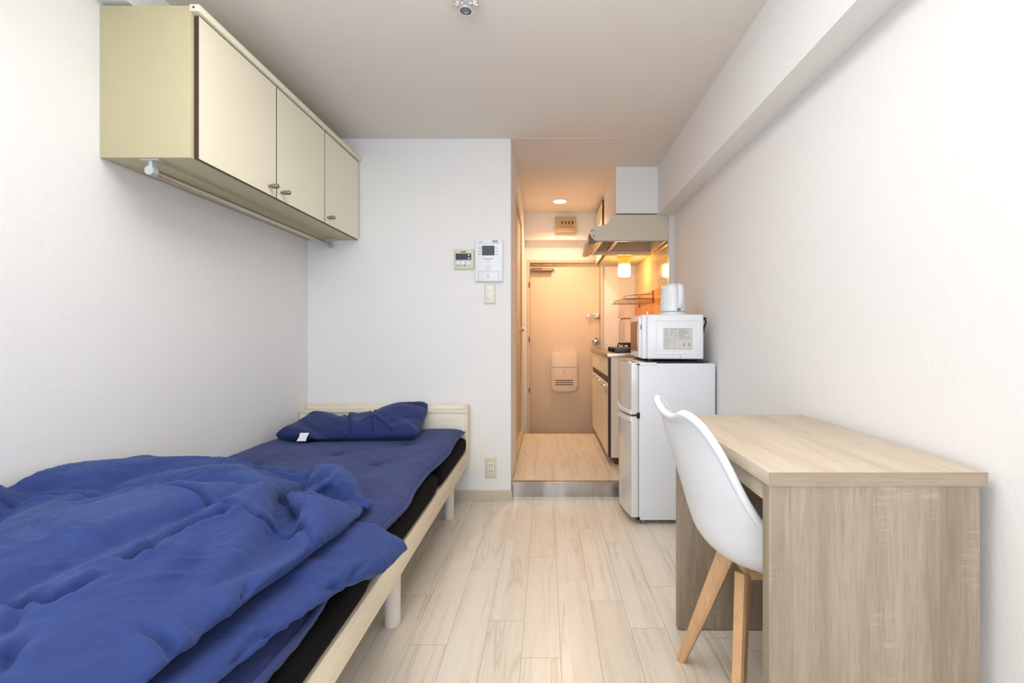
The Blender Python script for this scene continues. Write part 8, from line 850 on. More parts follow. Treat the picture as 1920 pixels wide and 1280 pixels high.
1,-1,1,0,0,1,-1,0,0,0,0,0,0,0,0,0,0,0,0,-1,1,-1,1,1,-1,0,0,0,0,0,0,0,0,0,0,0,0,1,-1,0,0,0,0,1,-1,0,0,0,0,0,1,-1,0,0,0,0,-1,0,0,0,-1,1,1,0,0,-1,1,0,-2,-3,-6,9,1,-4,2,-1,-10,10,0,-1,1,-4,3,-1,1,-1,0,0,0,17,-1260,1260,-8,-3,-1,-2,0,-4,3,3,0,1,-1,1,-1,1,-1,0,1,1,-2,1,0,0,0,0,1,-1,0,0,0,0,0,0,0,0,-1,1,0,0,0,0,0,0,0,0,0,0,1,-1,0,0,0,0,0,1,-1,0,0,0,0,0,0,0,1,-1,0,0,0,-1,1,-1,0,-1,1,1,0,1,-1,0,-1,-1,-3,0,-4,6,2,-4,2,0,-3,0,1,-3,0,0,1,1,0,-1,1,0,-1,3,13,-1244,1247,-9,-3,-1,-2,0,0,-4,4,3,-3,3,0,0,0,0,-1,1,0,-1,1,0,0,0,0,0,0,0,0,1,-1,0,0,-1,1,0,0,0,0,0,0,0,0,0,1,-1,0,0,0,0,0,0,1,-1,0,0,0,0,0,0,0,0,1,-1,0,0,-1,1,-1,0,0,0,1,0,1,-1,0,-1,-1,-2,-2,1,-1,3,1,1,2,-3,-9,3,3,-4,1,2,-5,3,1,0,1,-1,0,0,3,13,-1229,1232,-10,-1,-3,0,-1,1,-2,-2,5,-1,-1,3,0,0,0,0,0,0,0,-1,0,1,0,1,-1,0,0,0,0,0,0,0,0,0,0,0,0,0,0,0,0,1,-1,0,0,0,0,0,0,1,-1,0,0,0,0,0,0,0,0,1,-1,0,0,-1,1,-1,0,0,1,0,0,1,-1,0,0,-2,-2,-3,3,-1,2,1,1,1,-1,0,0,-3,-9,-4,7,3,-2,-1,4,-4,3,-1,1,0,0,3,13,-1215,1217,-8,-3,-1,-2,1,0,0,-2,-1,5,-3,1,2,0,-1,1,0,0,-1,1,0,0,0,0,0,0,1,-1,0,0,0,0,0,0,0,0,0,0,0,1,-1,0,0,0,0,0,1,-1,0,0,0,0,0,0,0,0,0,0,1,-2,1,0,-1,1,-1,1,0,0,1,-1,0,0,0,-1,-1,-2,-3,4,0,2,-1,2,-1,-2,-4,6,0,-7,-9,6,-1,4,-1,-1,0,1,1,-1,1,2,-1,3,12,-1200,1203,-9,-1,-3,1,-1,0,0,1,-3,0,2,1,-2,3,0,0,0,0,0,-1,1,0,0,0,0,0,0,0,0,0,1,-1,0,0,0,0,0,0,1,-1,0,0,0,0,1,-1,0,0,0,0,0,0,0,1,-2,1,0,0,0,-1,1,0,0,0,0,0,0,1,-1,0,0,-1,-2,2,0,-6,6,0,0,0,0,-1,-2,-3,4,-3,4,-13,0,0,7,-2,0,1,0,-1,1,0,0,2,0,3,13,-1187,1188,-8,-3,0,0,0,0,-1,1,-1,-1,1,0,0,-2,4,0,0,0,0,0,0,0,0,0,0,0,0,0,0,0,1,-1,0,0,0,0,0,1,-1,0,0,0,1,-1,0,0,0,0,0,1,-1,0,0,0,-1,0,1,0,0,0,0,0,1,-1,0,1,-1,0,-1,1,-1,-1,1,1,-4,4,-1,0,0,0,-1,-5,2,2,-1,3,-3,-7,-5,2,5,-2,1,-1,0,3,-1,0,-4,5,1,2,1,-1159,1173,-11,0,0,1,-1,0,0,0,0,0,-1,0,-4,4,2,-1,1,0,0,0,0,0,0,1,-1,0,0,0,0,1,-1,0,0,0,0,1,-1,0,0,0,1,-1,0,0,0,0,0,1,-1,0,0,0,1,-1,0,0,0,0,0,0,0,0,0,0,0,1,-2,-1,1,1,-1,1,-1,1,1,-2,1,-1,0,-1,0,-3,-2,5,0,1,-8,3,-8,1,3,-1,3,-3,-3,-3,2,9,-1,-5,4,-5,18,-1168,1162,0,0,1,-1,1,-1,1,0,-1,1,0,0,-4,4,0,0,1,-1,0,0,0,0,0,0,0,1,-1,0,0,0,0,0,0,1,-1,0,0,0,1,-1,0,0,0,0,0,0,1,-1,0,0,0,0,0,0,0,0,1,-1,0,0,0,1,-1,1,-1,0,1,-1,0,0,0,0,1,-1,0,0,-1,0,0,0,1,-8,7,0,0,-11,9,-8,3,-5,5,0,-5,4,-7,-1,-1,3,1,8,-9,10,-3,129,-121,1,-1,1,-68,66,1,1,1,-70,68,0,0,3,-72,70,-2,2,2,-72,68,2,0,3,-75,71,1,0,3,-74,69,2,0,3,-74,70,1,0,2,-73,70,1,0,2,-73,70,1,0,3,-75,71,0,2,2,-75,71,0,2,1,-73,70,1,0,2,-73,70,1,0,2,-73,70,0,1,2,-72,69,0,1,2,-72,69,0,1,3,-74,70,0,2,2,-75,71,1,0,3,-75,71,1,0,2,-74,72,-1,1,3,-75,71,1,0,2,-73,70,1,0,3,-75,71,1,0,3,-75,71,1,0,3,-75,71,1,0,3,-75,71,1,0,3,-75,71,0,2,2,-75,71,0,2,2,-75,71,0,1,3,-75,71,0,1,3,-75,71,1,0,2,-73,70,0,1,2,-73,70,1,-1,4,-75,71,0,1,2,-73,69,1,1,1,-72,70,0,0,1,-69,67,1,0,0,-67,66,0,1,-2,-63,63,1,0,0,-64,63,1,-1,1,-64,62,2,-1,1,-60,59,-5,4,4,-59,52,4,-3,1,-52,53,-2,-1,1,-48,47,3,-2,-7,-37,44,-2,3,-10,-32,41,0,-4,-5,-1210,1224,-2,
3,-1,0,0,0,0,0,0,0,0,0,0,0,0,1,-1,0,0,0,0,0,1,-1,0,0,0,0,0,1,-2,1,1,-1,0,0,0,0,0,1,-2,1,-1,0,2,-2,1,-1,2,-1,0,0,0,0,1,-1,0,0,0,1,-1,0,0,0,1,-1,0,0,0,1,-1,0,0,1,-1,0,1,-1,0,-1,1,0,-2,-1,-3,-2,5,-5,3,1,-6,0,3,-6,7,-1,2,0,-1,-6,-2,-1196,1208,4,-2,0,0,0,-1,1,0,0,0,0,0,0,0,0,0,1,-1,0,0,0,0,0,1,-1,0,0,0,0,0,1,-2,2,-1,0,0,0,0,0,0,0,0,0,-2,2,0,0,0,0,0,0,0,0,1,-1,0,0,1,-1,0,0,1,-1,0,0,0,1,-1,0,0,1,-1,0,1,-1,0,0,0,1,-2,1,0,-4,0,-1,0,1,-2,-5,5,-11,9,0,0,0,0,2,0,-2,-1,-7,-1181,1197,1,-2,0,1,0,0,0,-1,1,0,0,0,0,0,0,0,0,1,-1,0,0,0,0,0,1,-1,0,0,0,0,0,0,0,0,0,1,-1,0,0,0,0,0,0,-2,2,0,0,0,0,0,0,0,1,-1,0,0,1,-1,0,1,-1,0,0,0,1,-1,1,-1,0,0,0,1,-1,0,1,-1,0,0,1,-2,0,1,-2,-6,3,1,-3,-4,2,3,-1,-2,-7,8,-3,3,0,2,-2,-6,2,-1172,1184,0,-1,1,0,0,0,-1,1,-1,1,0,0,0,0,0,0,0,0,0,1,-1,0,0,0,0,0,1,-1,0,0,0,0,0,0,0,0,0,1,-1,0,-1,1,0,-1,1,-1,2,-1,0,0,0,1,-1,0,0,1,-1,0,0,1,-1,1,-1,0,0,1,-1,0,0,0,1,-1,1,-1,1,-1,0,0,0,1,-1,0,-1,-2,-15,12,0,-2,-1,-3,1,1,0,-6,8,1,-2,-1,3,-1,-8,-1156,1172,0,0,0,0,0,0,-2,2,0,0,1,-1,-2,2,0,0,1,-1,0,0,0,1,-1,0,0,0,0,0,0,0,0,1,-1,0,0,0,0,0,0,0,0,0,0,-1,1,0,0,0,0,1,-1,0,0,1,-1,0,0,1,-1,0,0,0,1,-2,2,0,-1,1,-1,1,-1,1,-1,1,-1,0,0,0,-1,1,0,-1,0,1,-8,1,-4,-3,1,5,0,0,-1,-9,-1,4,7,-3,3,0,-4]
UP_Z = [87,-83,-4,0,0,1,0,0,-1,-1,0,1,-1,1,0,1,0,-1,-1,0,-1,0,1,0,-2,5,-1,1,0,0,0,0,-1,1,-1,-4,3,0,-1,1,0,0,0,0,-1,0,-1,0,1,1,1,0,1,-1,-1,0,-1,0,1,-1,1,0,0,0,0,-1,-1,1,1,0,0,0,0,-1,0,0,0,0,0,-1,1,-2,1,0,0,-1,0,1,-1,1,0,0,1,-1,0,0,0,1,0,0,1,0,0,0,-4,55,-20,-24,-8,0,1,1,-1,0,-1,1,-1,1,0,1,0,-1,0,0,-2,1,-1,-2,1,9,-5,1,0,0,0,-1,1,0,-1,-1,0,-1,-1,0,0,1,0,-1,1,0,-1,0,0,1,1,1,0,1,-1,-1,0,0,0,-1,1,0,1,-1,-1,1,-1,0,1,-1,1,1,0,-1,1,-1,-1,0,0,-1,-7,-2,21,-4,-7,-1,-1,1,0,0,0,0,1,-1,0,0,1,-1,1,0,1,-1,1,-2,-7,-21,81,-28,-11,-10,-4,1,-2,6,-3,0,-2,1,2,-1,-1,-1,7,-4,0,-6,7,-2,3,-7,4,5,-4,-1,1,-3,6,-3,-2,-1,5,-2,-1,-1,0,-2,1,1,0,-1,1,-1,0,2,0,0,0,0,0,1,0,-1,0,0,-1,1,0,0,0,-1,1,0,-1,1,0,0,0,1,-1,0,0,0,-1,-1,-2,-10,7,14,6,-15,7,-7,0,0,0,0,0,-1,1,1,-1,0,1,0,0,-1,1,0,-11,7,-24,79,-22,-24,-5,5,-5,-1,4,-1,-1,0,-2,3,-2,-1,0,6,-1,0,-8,6,2,-1,1,-6,5,-3,-2,8,-4,-1,0,-4,4,1,2,-2,-2,1,-1,-2,1,1,-1,1,0,0,2,-1,1,-2,0,1,-1,1,1,-1,0,0,0,0,-1,0,1,-1,1,0,-1,1,-1,1,0,1,-1,0,-1,-1,0,-7,-2,6,19,-11,8,-9,-3,-1,-1,2,-1,0,-1,1,0,0,0,0,0,0,-2,5,-4,-3,-9,-11,76,-22,-29,4,-4,6,-5,-2,5,-3,1,-2,1,-2,1,2,-3,4,5,-8,-1,6,-2,-1,2,-5,-1,1,6,-3,-3,3,-2,-1,3,1,-1,0,-1,-1,0,-1,0,1,-1,2,0,1,0,-1,-1,0,0,-1,2,0,1,-1,1,-1,-1,0,0,0,0,1,-1,0,0,0,1,-1,1,0,-1,-1,0,0,-5,-4,6,22,-6,-5,-4,-2,-2,1,-2,2,-2,0,1,-1,1,0,0,-1,-1,3,-3,4,-6,-5,-19,78,-20,-32,7,-6,7,-1,-1,-1,-1,1,-1,-2,2,2,-1,-2,-2,11,-6,-4,6,-3,-2,5,-7,3,-3,7,-5,2,-3,2,-1,0,3,0,-1,0,-2,0,0,-1,1,0,0,2,-2,3,-4,1,1,0,-2,2,0,0,1,-1,0,-1,0,-1,2,-1,1,-1,0,0,-1,0,1,1,-1,-1,-1,0,0,-2,-3,4,21,-3,-13,4,-2,-4,0,-1,0,-1,0,1,-1,0,0,1,-1,0,-1,3,-2,-2,-5,-20,76,-19,-28,-4,7,-6,9,-1,-2,-1,0,-2,1,3,-3,2,-3,-3,12,-4,-3,0,-2,1,3,-7,6,-4,5,-3,-2,3,-2,0,0,1,3,-2,1,-2,-1,0,0,0,0,0,1,0,-1,3,-3,0,-1,1,1,0,0,0,-1,1,0,-2,1,1,0,-1,1,-1,0,-1,0,-1,1,-1,0,-1,1,-1,0,-2,8,13,2,-14,-2,2,-1,-3,-1,0,-1,1,-1,0,0,1,-1,0,-1,0,1,-1,0,-4,-22,73,-16,-26,-4,-3,8,-7,10,-1,-2,-2,1,3,-3,0,-5,4,5,-3,4,-4,-1,-2,2,0,-3,-1,7,-2,-2,-1,-1,3,-2,-1,2,1,1,0,-1,-1,-1,0,0,0,0,1,-1,2,-2,1,-2,1,1,-1,1,1,-1,-1,0,0,0,0,1,-1,0,0,-1,-2,2,-2,2,0,-2,1,-1,0,2,0,4,1,14,-3,-11,-2,1,-1,-1,-1,-1,-1,1,-1,0,0,0,1,-1,0,-2,1,-1,0,-3,-21,70,-15,-25,-2,-2,-2,5,-4,8,1,-4,2,-1,-1,-4,2,8,-7,5,-1,-3,1,-1,0,-1,-1,-1,1,5,-3,-2,2,-2,0,-1,1,2,1,-1,1,-1,-1,-1,-1,2,-1,1,-1,1,-1,1,-1,0,0,1,0,0,0,-1,0,0,0,0,0,0,0,-2,1,-2,-1,3,-3,1,1,0,0,3,4,0,1,-9,19,-3,-7,-4,0,0,-1,-1,0,-2,0,1,-1,0,0,0,0,0,-1,1,-2,-1,-3,-22,70,-14,-24,-1,-2,0,-1,-1,1,8,-1,-1,-1,-2,-4,6,5,-3,-1,-1,0,0,-1,0,0,-1,-1,0,1,3,-2,-1,0,-2,1,1,-1,2,1,0,-1,0,-2,0,0,1,-1,0,1,-1,1,-1,0,0,1,0,0,-1,0,0,0,-1,1,0,0,-2,-1,1,1,-2,0,-1,0,2,3,4,3,-2,-1,-9,2,17,-3,-6,-4,0,0,-1,0,-2,0,0,-1,0,0,0,0,-1,1,0,0,-1,-3,-3,-20,64,-11,-26,5,-3,0,-1,-2,0,5,3,0,0,-4,-4,10,-2,-1,1,-1,-1,0,0,-1,1,-2,1,-2,0,3,-1,0,0,-2,0,-1,2,0,2,-1,0,0,-1,0,-1,0,1,-1,1,-1,1,-1,0,0,1,-1,0,0,0,0,0,0,-1,1,-2,0,0,0,-1,-1,-1,2,3,4,4,-1,-1,-1,-3,-6,-2,20,-3,-5,-4,0,-1,1,-1,-1,0,-1,0,-1,0,-1,
0,1,-1,0,1,-1,-2,-3,-21,61,-15,-6,-21,11,-1,0,-1,-2,4,3,2,-3,-4,7,-7,8,-2,-1,1,-1,-1,1,-2,1,-1,0,-1,0,0,1,0,0,-2,1,-1,0,1,1,0,0,0,-1,0,0,-1,1,-1,1,-1,1,-1,0,0,0,1,-1,0,-1,1,0,-1,-1,1,0,-1,0,-1,-1,-1,2,6,3,1,-1,-1,-2,3,-4,-7,-4,22,-3,-4,-4,0,1,-1,0,-2,0,0,-1,-1,0,0,-1,0,0,0,0,-1,-1,-2,-21,61,-7,-32,2,1,1,0,1,1,0,3,3,-5,7,-5,-3,1,5,-1,-1,0,-1,1,0,-1,0,-1,0,0,-1,0,0,1,-1,-1,1,0,0,1,0,0,0,0,-2,1,-1,1,-1,1,-1,0,0,1,-1,0,0,0,-1,1,-1,1,-2,1,0,-2,1,0,-2,-1,6,6,-6,6,-2,-1,0,0,0,-2,-12,2,19,1,-9,1,-1,0,0,-1,0,-2,1,-2,0,-1,-1,1,-1,0,0,-1,0,-1,-2,-21,63,-7,-29,-4,3,-2,2,-3,2,0,2,4,3,3,-6,-4,1,3,2,1,-4,3,-1,-1,0,0,1,-1,-1,0,-1,0,0,0,0,0,0,0,1,0,0,0,0,-2,1,-1,1,0,-1,1,-1,0,0,0,0,0,0,-1,1,-1,0,-1,0,0,1,-2,-2,3,6,3,-1,-3,-3,3,-1,2,-1,2,-2,-9,-8,28,-10,0,0,-1,1,-1,0,-1,0,0,0,-4,0,0,-1,1,0,-2,-1,3,-6,1,-21,65,-6,-31,-1,-4,3,0,-2,-1,1,0,-1,14,-3,-2,-4,-1,2,4,-2,0,3,-3,0,0,0,1,0,-1,0,-1,-1,0,0,0,0,0,0,1,0,0,0,-1,0,-1,1,0,0,-1,1,-1,0,0,0,0,-1,1,0,-1,0,0,0,-1,-1,-1,0,5,6,0,-1,-1,-2,-2,1,1,-1,0,-2,1,-4,-13,21,0,-1,-2,1,1,-1,1,-2,1,0,0,1,-5,-1,0,-1,1,-1,0,-2,-2,-2,-20,65,0,-35,-1,-2,-1,-1,-3,0,2,-1,3,7,5,-6,-4,2,-1,2,1,3,-3,-1,2,-1,0,1,0,0,-1,0,-1,-1,0,0,0,1,-1,1,-1,1,0,-1,0,0,0,0,0,-1,0,1,-1,0,0,-1,1,-1,1,-1,0,-1,-1,0,0,2,5,3,-1,0,0,-1,-2,0,-1,-1,-1,-1,2,-1,-4,-10,23,-8,-1,6,-8,2,3,-1,2,1,-3,1,-1,3,-5,-2,0,-3,1,2,-3,-2,-2,-20,68,-8,-25,-6,-2,-2,-1,3,-4,0,0,-2,9,7,-4,-5,0,2,2,-1,2,-2,1,-1,2,-1,1,0,0,0,-1,-1,0,-1,1,-1,1,-1,1,0,-1,0,0,1,-1,0,0,-1,1,-1,0,1,-1,-1,1,-1,1,-1,0,-1,0,1,-4,8,3,0,-1,1,0,-1,1,-3,-1,0,-2,-1,1,0,-2,-5,-2,14,5,-10,-4,9,-5,-4,7,-3,4,0,1,-6,3,-1,2,-4,-1,-3,0,0,-1,-4,-17,66,-18,-9,-16,8,-8,0,-4,3,1,-1,1,1,9,-1,-8,4,0,0,1,2,-2,0,1,0,0,0,1,0,0,0,-1,-1,-1,1,0,-1,1,-1,0,1,-1,0,0,0,0,-1,0,1,-1,1,-1,1,-2,1,0,-2,1,-1,0,1,2,7,-2,0,-1,1,-1,0,-1,-2,0,-1,-1,-4,3,2,-1,-2,-1,-6,19,-3,-4,-7,3,6,-9,1,5,-2,6,-5,2,1,-6,1,1,0,-1,-4,0,-1,-3,-17,64,-12,-31,5,5,-12,3,1,8,-9,-1,-1,2,2,8,-5,-4,5,-1,0,1,1,0,0,0,0,-1,1,1,0,-1,0,-1,0,-1,1,-1,0,1,-1,0,-1,1,-1,0,1,0,-1,0,1,0,-1,1,-1,1,-1,-3,2,1,1,4,2,0,0,-1,-1,-1,1,-2,0,-2,-1,0,-2,3,-6,2,1,0,0,-1,17,-11,3,-6,-3,4,2,-8,1,2,5,0,4,-6,0,-5,7,-3,-3,0,-1,-2,-2,-18,65,-14,-25,-6,3,2,3,-11,12,-1,-5,-3,1,1,3,6,-7,1,2,0,0,1,0,1,-1,2,-3,4,-1,-1,-1,1,-2,1,-1,1,-1,0,0,-1,1,-1,-1,1,1,-1,1,-1,1,0,0,0,0,-1,1,0,0,2,0,3,2,-2,1,-2,0,-1,0,-1,-1,-1,-1,-1,-1,4,-2,-1,0,-3,0,-1,3,17,-10,-1,-4,3,-3,1,-2,-2,-1,-2,10,2,-5,-3,1,6,-6,-1,-3,3,-2,-5,-17,67,-16,-23,-3,-5,3,4,-8,-1,14,-4,-6,-2,0,6,3,-4,2,-3,3,-1,0,2,0,2,-2,-3,4,0,0,-1,0,-1,0,0,1,-1,0,-1,1,-1,1,0,0,2,2,-7,3,0,1,-1,1,-1,1,1,-1,1,0,-1,7,-4,3,-3,0,-1,-2,2,-2,-1,-1,-2,1,2,-3,2,0,1,-2,-1,-4,0,22,-11,-1,-2,0,-2,1,-2,0,-2,-3,2,4,6,-9,5,3,-6,-2,-2,2,1,-7,-18,73,-22,-21,-3,-1,-3,1,-5,0,5,9,-3,-9,-1,5,2,1,3,-6,2,1,0,-2,2,2,-5,3,0,0,0,0,1,-1,0,1,-1,0,1,-1,1,0,0,0,1,2,-1,-4,6,-3,-2,1,-2,4,-2,1,0,-1,1,-1,0,8,-10,6,-3,0,4,-5,1,-4,1,1,-2,1,1,-3,1,1,-1,2,-6,-3,22,-7,-2,-7,
5,-2,-1,0,0,-2,-3,3,-6,6,4,5,-7,0,-3,0,0,-2,-3,-18,75,-25,-23,2,-4,-4,1,-2,-2,3,4,8,-5,-10,6,2,1,4,-4,-1,-1,1,-2,1,0,2,0,0,0,1,0,-1,1,0,-1,1,-1,1,-1,0,1,0,0,0,1,0,3,-2,1,-1,-3,0,2,0,1,-1,0,0,-1,0,1,2,-9,7,0,3,1,-6,2,-3,1,0,-1,0,0,-1,0,0,-2,0,-6,22,-6,-1,-8,2,2,-1,-1,-1,0,-1,-6,1,4,5,1,2,-8,-1,1,-1,2,-10,-9,73,-29,-22,-1,2,-7,-1,0,1,0,1,5,9,-15,7,-4,3,0,4,-7,1,0,0,1,0,0,1,2,-1,0,0,0,0,-1,1,0,0,-1,-1,0,1,-1,1,2,0,1,1,1,-1,-1,-2,0,1,-1,1,0,0,1,0,-1,0,-5,1,2,0,1,4,1,-5,-1,0,-1,1,-1,0,-1,1,-2,-1,-1,-3,17,-5,4,-11,3,-1,2,-2,-1,0,-3,-2,-2,3,10,-3,-3,-2,-1,-2,3,-2,8,-27,76,-30,-20,-2,-2,4,-7,-1,1,-1,-1,5,5,9,-14,2,-1,5,-1,-4,0,0,0,1,1,-1,1,2,-1,1,-2,1,0,0,-1,1,-1,0,0,0,-1,-1,1,1,2,3,-1,1,-3,2,-2,-1,1,0,-1,1,0,0,1,-1,1,-4,-2,4,-1,-1,-1,7,-1,-5,-1,1,1,0,0,3,-7,1,-2,-1,0,11,4,-2,-10,4,-3,2,-1,-1,0,-4,1,-4,0,13,-6,-1,-1,-4,2,0,10,-2,-27,76,-30,-20,-1,-2,-3,4,-3,-3,0,-1,1,7,8,0,-11,4,2,-3,0,-2,1,0,-1,1,-1,5,-2,0,0,-1,1,-1,1,-1,1,-1,0,0,0,0,-1,-2,2,3,2,0,0,0,-1,0,-1,-1,1,-1,1,0,-1,1,1,-1,-2,1,-1,-1,0,0,-1,6,-6,4,-2,-1,1,1,-2,2,-3,-3,-1,-4,19,-2,-3,-5,-1,2,-1,0,-1,-1,0,-6,0,0,5,6,-7,1,-3,4,-3,12,-3,-27,73,-28,-19,-3,-1,-3,3,2,-9,4,-2,-1,6,10,-1,-3,-2,-4,2,1,-3,-1,3,1,-3,5,-2,0,-1,1,-1,0,0,1,-1,0,1,-1,0,-2,3,-1,0,-3,4,4,-1,0,-1,0,-1,0,-1,1,0,-1,1,-1,1,0,-1,0,0,-1,0,0,0,-1,-2,6,-4,1,-1,0,1,0,-1,2,-6,-3,-2,21,-4,-4,-4,0,0,0,0,-2,0,0,-3,-1,-1,-4,7,0,1,-1,4,-2,10,-2,-28,69,-25,-19,-4,0,1,3,-9,0,0,1,0,2,8,5,-3,-3,-1,-3,0,-2,4,0,-2,4,-4,3,-2,0,0,0,1,-1,0,0,1,-1,0,0,-3,4,-3,2,3,-4,6,0,-2,0,-1,0,0,0,0,-1,0,1,-1,0,0,1,-1,0,0,-1,0,1,-1,-1,-1,5,-4,0,0,0,0,-1,0,-4,0,-6,25,-7,-2,-6,1,1,-1,0,-2,0,-2,0,-3,-2,0,4,0,1,0,1,7,3,0,-27,66,-24,-19,-3,1,0,-3,3,-7,-1,0,2,2,3,8,0,-1,-2,-4,-3,5,-1,0,0,-1,0,1,-2,0,1,1,-1,1,-1,0,1,-1,-2,1,2,-4,2,2,-1,6,-5,5,-3,0,-1,0,-1,1,0,-1,0,1,-1,0,0,0,0,0,0,0,-1,0,1,-1,0,-1,0,0,0,0,-1,0,0,-2,-7,1,24,-9,-1,-6,2,-1,-1,0,1,-3,0,-7,4,0,4,-3,-1,0,-1,14,-7,1,7,-28,66,-23,-20,-3,2,-3,2,-3,1,-5,-1,0,3,4,1,7,-2,3,-5,-3,-1,3,0,-2,1,-1,-1,1,-1,2,0,-1,0,0,1,-1,0,-1,1,-3,1,1,1,4,-2,4,-4,2,0,-2,-2,2,0,-1,0,1,-1,0,0,0,0,-1,1,0,0,-1,0,1,-2,1,-1,0,0,1,-1,-2,2,1,-5,-7,2,24,-8,-4,-4,2,-2,1,-1,-1,-1,-6,4,5,-4,-1,-1,-3,2,14,-2,-5,1,-2,-18,67,-26,-19,-2,-2,3,-2,-1,-1,-1,-2,-2,-2,10,0,0,9,-4,1,-4,-1,0,0,-1,1,-1,0,0,0,-1,3,-3,2,-1,0,1,0,-1,-1,0,-1,-2,4,2,2,0,1,-1,0,-3,-1,2,-2,2,-1,0,0,0,1,-1,-1,1,-1,1,-1,0,0,0,0,-1,1,-1,0,1,0,-1,-1,3,-7,-6,0,26,-7,-7,-1,-1,0,0,0,-1,-4,-3,9,-3,-1,0,0,-1,0,-1,17,-11,-1,-1,-12,64,-29,-17,-3,-1,0,-1,1,-1,-1,-2,-1,-2,-2,7,10,-1,-1,0,-1,-3,-1,0,1,0,0,-1,1,0,0,-1,0,0,0,-1,3,0,-2,-1,-1,0,2,-3,7,2,-3,1,-2,1,-1,-3,3,-2,0,2,-1,0,0,0,0,0,0,-1,0,0,0,0,0,0,0,-1,1,-1,1,-1,1,0,-2,-3,-9,2,26,-5,-10,-1,0,-1,1,-1,-2,-3,-2,9,-4,0,0,-1,0,-2,8,10,-17,4,2,-8,61,-31,-19,-1,-2,-1,0,1,0,-2,-1,-1,-1,-2,-1,8,9,-2,-1,0,-2,-4,4,-2,0,0,0,0,1,-3,2,-2,1,-2,3,2,-2,-1,-2,2,1,-1,-5,10,-1,-6,6,-2,1,1,-3,-1,0,1,1,-2,1,0,0,0,0,-1,1,-1,0,0,0,0,
